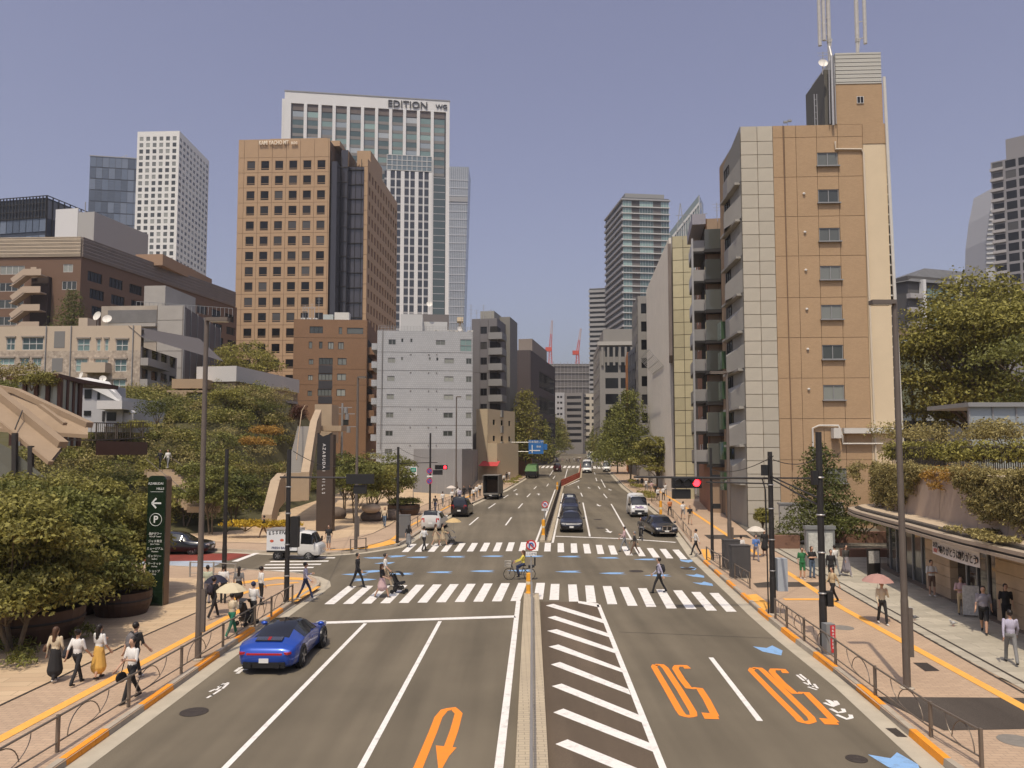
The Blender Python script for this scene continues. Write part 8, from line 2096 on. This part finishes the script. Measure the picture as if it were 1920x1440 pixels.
def figure(key, pose='walk', top='w', bot='k', long=True, bare=False, hair='b', skirt=0, arms='dd', wide=0, H=1.70, ph=1, vox=.024, hat=None):
    """one continuous body: limbs, trunk and head fused, coloured by the garment each patch lies in"""
    pr = []
    def cap(a, b, ra, rb, tg): pr.append((Vector(a), Vector(b), ra, rb, tg))
    st = {'walk': .27, 'stand': .03, 'ride': 0}[pose] * ph
    low = 'skin' if bare else 'bot'; W = 1 + wide * .35
    for s in (1, -1):
        a = st * s
        if pose == 'ride':
            hip, kn, an = (-.02, s * .09, .92), (.36, s * .12, .80 if s > 0 else .62), (.24, s * .11, .42 if s > 0 else .24)
        else: hip, kn, an = (0, s * .085, .90), (a * .62 + .03, s * .09, .49 + .01 * abs(a)), (a * 1.15 - (.02 if a < 0 else 0), s * .085, .095 + (.05 if a < -.1 else 0))
        cap(hip, kn, .083 * W, .060 * W, 'bot' if not skirt == 3 else 'skin'); cap(kn, an, .056 * W, .040 if low == 'skin' else .055, low)
        cap((an[0] - .03, an[1], an[2] - .05), (an[0] + .13, an[1] + s * .01, an[2] - .058 - (.03 if a < -.1 else 0)), .040, .034, 'shoe')
        mode = arms[0 if s > 0 else 1]; sh = (0, s * .175 * (1 + wide * .12), 1.375)
        el, wr = {'d': ((-.03 - a * .35, s * .225, 1.10), (.05 - a * .9, s * .235, .87)), 'f': ((.05, s * .22, 1.11), (.28, s * .09, 1.16)), 'u': ((.10, s * .21, 1.10), (.19, s * .12, 1.33)), 'p': ((.06, s * .22, 1.10), (.34, s * .17, 1.0)), 'h': ((.16, s * .24, 1.16), (.46, s * .24, 1.04)), 'c': ((.05, s * .25, 1.10), (.19, -s * .06, 1.13)), 'x': ((.22, s * .25, 1.28), (.14, s * .09, 1.55))}[mode]
        cap(sh, el, .054 * W, .042, 'top'); cap(el, wr, .040, .030, 'top' if long else 'skin')
        pr.append(('hand', Vector(el), Vector(wr), s))
    for z, rx, ry, rz_, tg in ((1.23, .112, .158, .21, 'top'), (1.04, .104, .135, .16, 'top'), (.92, .112, .148, .12, 'bot')): pr.append(('ell', Vector((wide * .05 * (z < 1.1), 0, z)), (rx * (1 + wide * .6), ry * (1 + wide * .35), rz_), tg))
    cap((-.01, 0, 1.37), (.012, 0, 1.49), .056, .052, 'skin')
    pr.append(('ell', Vector((.016, 0, 1.585)), (.096, .076, .116), 'skin')); cap((.095, 0, 1.60), (.122, 0, 1.565), .012, .018, 'skin')
    for s in (1, -1): pr.append(('ell', Vector((.0, s * .078, 1.58)), (.022, .014, .032), 'skin'))
    pr.append(('ell', Vector((-.020, 0, 1.622)), (.106, .088, .100), 'hair'))
    if hair in 'lL': cap((-.06, 0, 1.58), (-.085, 0, 1.30), .075, .055, 'hair')
    if hair == 'B': pr.append(('ell', Vector((-.10, 0, 1.68)), (.05, .05, .05), 'hair'))
    if skirt: cap((0, 0, .95), (0, 0, {1: .38, 2: .55, 3: .62}[skirt]), .145, .235 if skirt < 3 else .2, 'bot')
    mb = MB()
    for q in pr:
        if q[0] == 'ell': mb.sph(q[1], q[2], 12, 8)
        elif q[0] == 'hand': pass
        else: mb.tube([q[0], q[1]], [q[2], q[3]], 10); mb.sph(q[0], q[2], 10, 6); mb.sph(q[1], q[3], 10, 6)
    o = bpy.data.objects.new('body', mb.mesh('raw')); COL.objects.link(o)
    r = o.modifiers.new('r', 'REMESH'); r.mode = 'VOXEL'; r.voxel_size = vox; sm = o.modifiers.new('s', 'SMOOTH'); sm.factor = .5; sm.iterations = 3
    sc = H / 1.70
    QUEUE.append((o, pr, dict(skin=SKIN, top=cloth(top), bot=cloth(bot), shoe=SHOEW if key % 3 == 0 else SHOE, hair={'b': HAIRB, 'B': HAIRB, 'l': HAIRB, 'L': HAIRR, 'r': HAIRR, 'h': cloth(hat or 'k')}[hair]), sc))
    return len(QUEUE) - 1
PEOPLE = []
def person(label, pos, head, group=None, rides=0.0, **k):
    i = figure(len(PEOPLE), **k); PEOPLE.append((label, Vector(pos), R(head), i, group, k.get('H', 1.70) / 1.70)); return PEOPLE[-1]
def sd(px, py): return G(px, py, KH)
P_ = person
P_('woman with long brown hair in cream top and wide black trousers, lower left', sd(102, 1279), 82, top='c', bot='k', hair='L', skirt=1, pose='walk', ph=.5, H=1.62, vox=.02)
P_('person in white T-shirt and black trousers with a black shoulder bag', sd(143, 1284), 80, long=False, hair='B', H=1.60, vox=.02)
P_('woman in white top and long yellow skirt walking away', sd(184, 1273), 72, top='w', bot='y', long=False, hair='l', skirt=1, arms='fd', ph=.6, H=1.62, vox=.02, bare=True)
P_('man in black shirt with a grey backpack on the left pavement', sd(252, 1276), 72, top='k', bot='k', H=1.72, vox=.02, long=False)
P_('man in white polo shirt and black trousers beside the left guard rail', sd(246, 1314), 245, top='w', bot='k', long=False, arms='fd', H=1.72, vox=.02)
P_('man in pale green shirt waiting beyond the left lamp post', sd(388, 1131), 95, top='lg', bot='gy', long=False, pose='stand'); P_('person under the dark umbrella with a black backpack', sd(400, 1160), 62, top='k', bot='k', arms='du'); P_('man in white shirt leaning forward behind the dark umbrella', sd(418, 1131), 100, pose='stand')
P_('woman in grey top and long black skirt at the left corner', sd(447, 1129), 100, top='g', bot='k', skirt=1, long=False, hair='l', pose='stand', H=1.6); P_('person in beige top and green trousers under the cream umbrella', sd(434, 1195), 62, top='c', bot='gr', arms='fu', wide=.25, H=1.62, vox=.02)
P_('man in white shirt and dark cap pushing the stroller', sd(474, 1172), 70, hair='h', hat='nv', arms='pp', ph=.5); P_('man in white shirt standing at the left corner railing', sd(489, 1134), 40, arms='dd', pose='stand'); P_('man in lavender shirt stepping off the left kerb', sd(572, 1124), 8, top='lav', bot='nv', arms='fd')
P_('man in black suit striding over the near crossing', G(670, 1102), -12, top='k', bot='k', H=1.76); P_('woman in dark top and pink skirt pushing the black stroller', G(716, 1121), -6, top='k', bot='pk', skirt=2, hair='L', arms='pp', long=False, bare=True, H=1.62); P_('man in pale shirt walking beside the woman with the stroller', G(722, 1100), -4, top='w', bot='bg', long=False)
P_('woman in dark top and grey skirt at the far crossing', G(766, 1026), 95, top='k', bot='g', skirt=1, hair='l', long=False, H=1.6); P_('man in white shirt and black trousers entering the far crossing', G(795, 1033), 60, arms='df'); P_('woman in beige dress beside the pushchair', G(817, 1024), 10, top='bg', bot='bg', skirt=2, hair='L', bare=True, long=False, H=1.6); P_('woman in beige dress pushing the grey pushchair', G(830, 1023), 0, top='tn', bot='bg', skirt=2, hair='l', bare=True, arms='pp', H=1.6)
P_('man in pink shirt on the right half of the far crossing', G(1171, 1034), 182, top='pk', bot='g', arms='fd'); P_('older person in dark brown clothes on the far crossing', G(1190, 1040), 178, top='dg', bot='br', H=1.55, hair='h', hat='g', wide=.2); P_('man in white shirt with a black backpack on the near crossing', G(1236, 1112), 172, top='lav', bot='k', arms='dd', H=1.72); P_('man in white shirt and black trousers stepping onto the right pavement', sd(1305, 1041), 178, arms='df')
P_('person in white shirt with a dark strap by the cabinets', sd(1390, 1056), 95, pose='stand'); P_('person in blue top and dark trousers under the white umbrella', sd(1418, 1052), 265, top='bl', bot='gy', arms='uf', wide=.2, H=1.62); P_('woman in dark dress beside the white umbrella', sd(1434, 1042), 270, top='k', bot='k', skirt=2, hair='l', bare=True, pose='stand'); P_('man in green T-shirt and green shorts shading his eyes', sd(1505, 1086), 262, top='gn', bot='gn', bare=True, long=False, arms='xd', pose='stand', wide=.15); P_('woman in black top and blue jeans beside the man in green', sd(1523, 1084), 280, top='k', bot='jn', hair='L', long=False, arms='cc', pose='stand', wide=.15)
P_('man in white shirt near the map kiosk', sd(1566, 1080), 100, pose='walk', bot='g'); P_('woman in dark patterned dress near the map kiosk', sd(1587, 1080), 280, top='dg', bot='gy', skirt=1, hair='l'); P_('man in dark jacket between the pole and the kiosk group', sd(1559, 1092), 260, top='k', bot='k', pose='stand'); P_('person in tan jacket pulling a trolley past the black pole', sd(1562, 1131), 195, top='tn', bot='k', wide=.2, H=1.62)
P_('person in beige top and black trousers under the pink umbrella', sd(1655, 1171), 268, top='c', bot='k', arms='ud', ph=.6, vox=.02); P_('heavy man in grey T-shirt and black shorts before the shop', sd(1846, 1187), 235, top='gy', bot='k', bare=True, long=False, wide=.6, H=1.75, vox=.02); P_('shop worker in pale shirt and beige trousers with folded arms', sd(1803, 1153), 250, top='pk', bot='tn', arms='cc', pose='stand', long=False, hair='l', H=1.6); P_('person in white shirt and shorts leaning by the shop pier', sd(1748, 1118), 265, top='w', bot='br', bare=True, long=False, arms='cc', pose='stand'); P_('woman in black sleeveless top at the right edge of the shop', sd(1888, 1178), 250, top='k', bot='k', long=False, hair='l', pose='stand', wide=.15); P_('man in white shirt and grey trousers walking away at the right edge', sd(1897, 1245), 70, top='lav', bot='g', H=1.72, vox=.02)
P_('man in black T-shirt with a red print by the lettered pylon', sd(616, 1031), 268, top='k', bot='g', bare=True, long=False, pose='stand', wide=.2); P_('woman in beige top and jeans on the far left pavement', sd(721, 988), 268, top='c', bot='jn', hair='L', ph=.6); P_('man in black walking up the far left pavement', sd(774, 964), 88, top='k', bot='k', long=False); P_('man with a dark backpack behind the guard rail on the far left pavement', sd(816, 960), 85, top='dg', bot='nv'); P_('man in white shirt just beyond the signal pole', sd(830, 950), 80, bot='g'); P_('dark clothed person beside the bakery truck', sd(494, 1008), 200, top='k', bot='br', hair='h', hat='k')
P_('man in orange top on the right pavement behind the saloon', sd(1256, 968), 95, top='or_', bot='k', wide=.2, long=False); P_('person in white T-shirt with a backpack on the right pavement', sd(1281, 974), 92, bot='g', bare=True, long=False); P_('person in dark clothes and shorts on the right pavement', sd(1294, 984), 268, top='k', bot='bg', bare=True, long=False)
crowd = [(848, 945, 'w', 'k'), (858, 938, 'w', 'g'), (870, 936, 'k', 'k'), (862, 942, 'lav', 'nv'), (881, 935, 'k', 'g'), (888, 940, 'w', 'k'), (894, 934, 'w', 'g'), (900, 930, 'w', 'k'), (945, 908, 'w', 'k'), (950, 903, 'k', 'k'), (955, 900, 'w', 'g'), (938, 912, 'w', 'nv'), (1234, 940, 'w', 'k'), (1244, 938, 'w', 'k'), (1230, 932, 'k', 'k'), (1222, 925, 'pk', 'g'), (1212, 920, 'w', 'bg'), (1204, 914, 'k', 'g'), (1248, 930, 'w', 'g'), (1196, 910, 'w', 'k')]
kinds = [figure(100 + i, top=a, bot=b_, vox=.032) for i, (a, b_) in enumerate((('w', 'k'), ('k', 'k'), ('w', 'g'), ('lav', 'nv'), ('pk', 'bg')))]
kk = {'wk': 0, 'kk': 1, 'wg': 2, 'lavnv': 3, 'kg': 1, 'wnv': 0, 'pkg': 4, 'wbg': 2}
for j, (px, py, a, b_) in enumerate(crowd):
    L_ = j < 12; PEOPLE.append(({'w': 'white shirted', 'k': 'dark clothed', 'lav': 'lavender shirted', 'pk': 'pink shirted'}[a] + ' walker in the small crowd ' + ('on the far left pavement' if L_ else 'under the right street trees'), sd(px, py), R(90 if j % 2 else 268), kinds[kk[a + b_]], 'pedestrians on the far ' + ('left' if L_ else 'right') + ' pavement', 1))
for j in range(16): PEOPLE.append(('tiny figure walking over the distant crossing', G(1024 + j * 7.3 + (j % 3), 869 - (j % 2) * 1.5), R(0 if j % 2 else 180), kinds[j % 5], 'people on the distant crossing', 1))
q = at(300, 878, 70); PEOPLE += [('dark clothed person of the couple on the hillside steps', Vector((q.x, 70, q.z)), R(270), kinds[1], None, 1), ('pale clothed person of the couple on the hillside steps', Vector((q.x + .7, 70, q.z)), R(270), kinds[2], None, 1)]
P_('cyclist in yellow top and dark trousers on the city bicycle', BIKE + Vector((.2, 0, -.02)), 180, top='ye', bot='nv', pose='ride', arms='hh', hair='L', long=True, H=1.62); P_('helmeted cyclist in dark clothes facing us beside the saloon', BIKE2 + Vector((0, .2, 0)), math.degrees(TOUS), top='dg', bot='k', pose='ride', arms='hh', hair='h', hat='k')
# fuse all bodies at once 
dg = bpy.context.evaluated_depsgraph_get()
BODIES = []
hv, hf = hand_geo()
for o, pr, ms, sc in QUEUE:
    me = o.evaluated_get(dg).to_mesh(); n = len(me.vertices); V = np.empty(n * 3, np.float32); me.vertices.foreach_get('co', V); V = V.reshape(-1, 3).astype(float)
    F = [tuple(p.vertices) for p in me.polygons]; cen = np.array([V[list(f)].mean(0) for f in F]); best = np.full(len(F), 9.0); tg = np.zeros(len(F), int); names = ['skin', 'top', 'bot', 'shoe', 'hair']
    for q in pr:
        if q[0] == 'hand': continue
        if q[0] == 'ell': d = (np.linalg.norm((cen - np.array(q[1])) / np.array(q[2]), axis=1) - 1) * min(q[2])
        else:
            a, b_ = np.array(q[0]), np.array(q[1]); ab = b_ - a; u = np.clip((cen - a) @ ab / max(1e-9, ab @ ab), 0, 1); d = np.linalg.norm(cen - a - u[:, None] * ab, axis=1) - (q[2] + (q[3] - q[2]) * u)
        if q[-1] == 'hair': d = np.where(cen[:, 0] > .055 + .35 * np.maximum(0, cen[:, 2] - 1.64), 9, d - .012)
        m = d < best; best[m] = d[m]; tg[m] = names.index(q[-1])
    V = [tuple(v) for v in V]; MI = list(tg)
    for q in pr:
        if q[0] != 'hand': continue
        el, wr, s = q[1:]; dn = (wr - el).normalized(); xa = Vector((1, 0, 0)) if abs(dn.x) < .8 else Vector((0, 0, 1)); ya = dn.cross(xa).normalized() * s; xa = ya.cross(dn) * s
        B_ = len(V); V += [tuple(wr + xa * p[0] + ya * -p[1] - dn * p[2] * 1.0 - dn * .015) for p in hv]; F += [tuple(i + B_ for i in f) for f in hf]; MI += [0] * len(hf)
    fx = MB(); [fx.sph((.100, s * .031, 1.597), (.010, .014, .008), 6, 4) for s in (1, -1)]; fx.sph((.104, 0, 1.532), (.008, .024, .006), 6, 4)
    B_ = len(V); V += fx.v; F += [tuple(i + B_ for i in f) for f in fx.f]; MI += [5] * len(fx.f)
    nm = bpy.data.meshes.new('person'); nm.from_pydata([(x * sc, y * sc, z * sc) for x, y, z in V], [], F)
    for k in names: nm.materials.append(ms[k])
    nm.materials.append(HAIRB); nm.polygons.foreach_set('material_index', MI); nm.polygons.foreach_set('use_smooth', [True] * len(F)); nm.update(); BODIES.append(nm)
for o, *_ in QUEUE: bpy.data.objects.remove(o)
for label, pos, head, i, group, sc in PEOPLE:
    o = link('person', BODIES[i], None, pos, head); tag(o, label, 'person', group)
hs = thing('hillside_steps', 'pale stone steps with thin rails below the couple on the hillside', 'stairs', at(300, 880, 70)); o0 = Vector(hs.location)
for k in range(16): a = at(304 + k * 5.6, 880 + k * 4.6, 70.4 - k * .5) - o0; MB().b2(a.x - 1.5, a.y - .3, a.z - .5, a.x + 1.0, a.y + .3, a.z - .01).build('step', M_STWALL, hs)
for s in (-1.5, 1.0): MB().tube([at(304, 880, 70.4) - o0 + Vector((s, 0, .95)), at(388, 949, 62.9) - o0 + Vector((s, 0, .95))], .03, 6).build('handrail', M_BRONZE, hs)
# umbrellas, bags and birds
def umbrella(label, pos, z, col, r=.52):
    t = thing('umbrella', label, 'umbrella', Vector(pos) + Vector((0, 0, z))); mb = MB(); n = 8; rings = [(0.02, .30), (r * .4, .25), (r * .75, .13), (r, .0)]
    vs = [(q * math.cos(2 * math.pi * (j + .5 * 0) / n), q * math.sin(2 * math.pi * j / n), h) for q, h in rings for j in range(n)]
    mb.add(vs, [(i * n + j, i * n + (j + 1) % n, (i + 1) * n + (j + 1) % n, (i + 1) * n + j) for i in range(3) for j in range(n)]); mb.build('canopy', mat('umbrella_' + label.split()[0], col, .8, trans=.2), t)
    MB().tube([(0, 0, .34), (0, 0, -.55)], .008, 6).build('shaft', M_STEEL, t); rb_ = MB(); [rb_.bar((0, 0, .02), (r * .7 * math.cos(k * math.pi / 4), r * .7 * math.sin(k * math.pi / 4), .14), .006) for k in range(8)]; rb_.build('ribs', M_STEEL, t)
umbrella('dark umbrella held low by the person with a black backpack', sd(404, 1152), 1.35, (.03, .03, .05), .5); umbrella('cream umbrella beside the left guard rail', sd(432, 1190), 1.62, (.66, .58, .40), .58); umbrella('pink umbrella on the right pavement', sd(1648, 1169), 1.66, (.46, .27, .23), .62); umbrella('white umbrella beside the dark cabinets', sd(1418, 1046), 1.72, (.70, .65, .56), .6); umbrella('yellowish umbrella fixed over the grey pushchair', G(850, 1020), 1.62, (.62, .45, .22), .6); umbrella('pale umbrella in the far left crowd', sd(846, 943), 1.75, (.68, .62, .55), .6)
def bag(label, pos, off, head, size, col, straps=True):
    t = thing('backpack' if straps else 'shoulder_bag', label, 'bag', pos, R(head)); m = mat('bag_' + '%02d%02d' % (int(col[0] * 99), int(col[2] * 99)), col, .8); x, y, z = off; w, d, h = size
    MB().sph((x, y, z), (d / 2, w / 2, h / 2), 12, 8).build('body', m, t, smooth=True); MB().sph((x - d * .3, y, z - h * .15), (d * .3, w * .36, h * .24), 10, 6).build('pocket', m, t, smooth=True)
    if straps: [MB().tube([(x + .04, s * .1, z + h * .42), (.02, s * .12, 1.42), (.125, s * .12, 1.25), (.08, s * .15, 1.02)], .018, 5).build('strap', m, t) for s in (1, -1)]
    else: MB().tube([(x, y, z + h * .4), (.0, y * .6, 1.42)], .014, 5).build('strap', m, t)
bag('grey backpack on the man in black', sd(252, 1276), (-.2, 0, 1.2), 72, (.34, .2, .5), (.14, .13, .13)); bag('black shoulder bag hanging beside the person in white', sd(143, 1284), (-.05, .28, .92), 80, (.2, .34, .38), (.02, .02, .025), False); bag('black backpack under the dark umbrella', sd(400, 1160), (-.2, 0, 1.2), 62, (.32, .2, .46), (.025, .02, .03)); bag('black backpack on the man at the near crossing', G(1236, 1112), (-.2, 0, 1.2), 172, (.32, .2, .44), (.02, .02, .022)); bag('brown shoulder bag beside the woman in cream', sd(102, 1279), (-.05, .26, 1.0), 82, (.12, .25, .24), (.10, .05, .03), False); bag('black briefcase bag held by the man in white polo', sd(246, 1314), (.1, -.30, .62), 245, (.12, .36, .3), (.022, .02, .02), False)
for px, py, c_, lb in ((1706, 1147, (.6, .6, .6), 'white pigeon beside the right lamp post'), (1715, 1163, (.14, .14, .15), 'grey pigeon on the stone slabs'), (1787, 1174, (.45, .45, .46), 'pale pigeon nearest the heavy man')):
    t = thing('pigeon', lb, 'bird', sd(px, py), R(200)); m = mat('feather_%d' % px, c_, .8); mb = MB(); mb.sph((0, 0, .13), (.13, .065, .07), 10, 7); mb.tube([(.08, 0, .15), (.13, 0, .23)], [.045, .03], 8); mb.sph((.14, 0, .245), (.035, .03, .03), 8, 5); mb.tube([(-.1, 0, .13), (-.24, 0, .10)], [.04, .015], 6); mb.tube([(.17, 0, .245), (.2, 0, .235)], [.01, .003], 5); mb.build('body', m, t, smooth=True)
    [MB().tube([(.01, s * .03, .08), (.01, s * .03, .0), (.04, s * .03, .002)], .006, 5).build('leg', S_RED, t) for s in (1, -1)]
p = sd(1640, 1086); t = thing('menu_board', 'black and white menu board outside the shop corner', 'sign', p, R(15)); MB().b2(-.4, 0, 0, .4, .08, 1.6).build('frame', M_FRAME_D, t); MB().b2(-.34, -.01, .85, .34, -.001, 1.5).build('poster', mat('poster_print', (.5, .49, .46), .6, var=.4, vscale=9), t)
p = sd(1822, 1158); t = thing('standing_poster', 'white standing poster beside the shop worker', 'sign', p, R(-20)); MB().b2(-.3, 0, .1, .3, .05, 1.3).build('poster', MATS['poster_print'], t); [MB().bar((x, .05, 0), (x, .02, 1.3), .03).build('leg', M_STEEL, t) for x in (-.28, .28)]

# ------------------------------------------------------------------ thin summer haze over the whole district
hzm = bpy.data.materials.new('summer_haze'); hzm.use_nodes = True
_n = hzm.node_tree; _n.nodes.clear()
_v = _n.nodes.new('ShaderNodeVolumePrincipled'); _v.inputs['Color'].default_value = (.86, .88, .92, 1); _v.inputs['Density'].default_value = .00024; _v.inputs['Anisotropy'].default_value = .3
_o = _n.nodes.new('ShaderNodeOutputMaterial'); _n.links.new(_v.outputs[0], _o.inputs['Volume'])
haze = MB().b2(-2700, -70, -1.1, 2700, 4100, 262).build('haze', hzm)
haze['kind'] = 'stuff'; haze['label'] = 'thin pale summer haze over the city'; haze['category'] = 'haze'
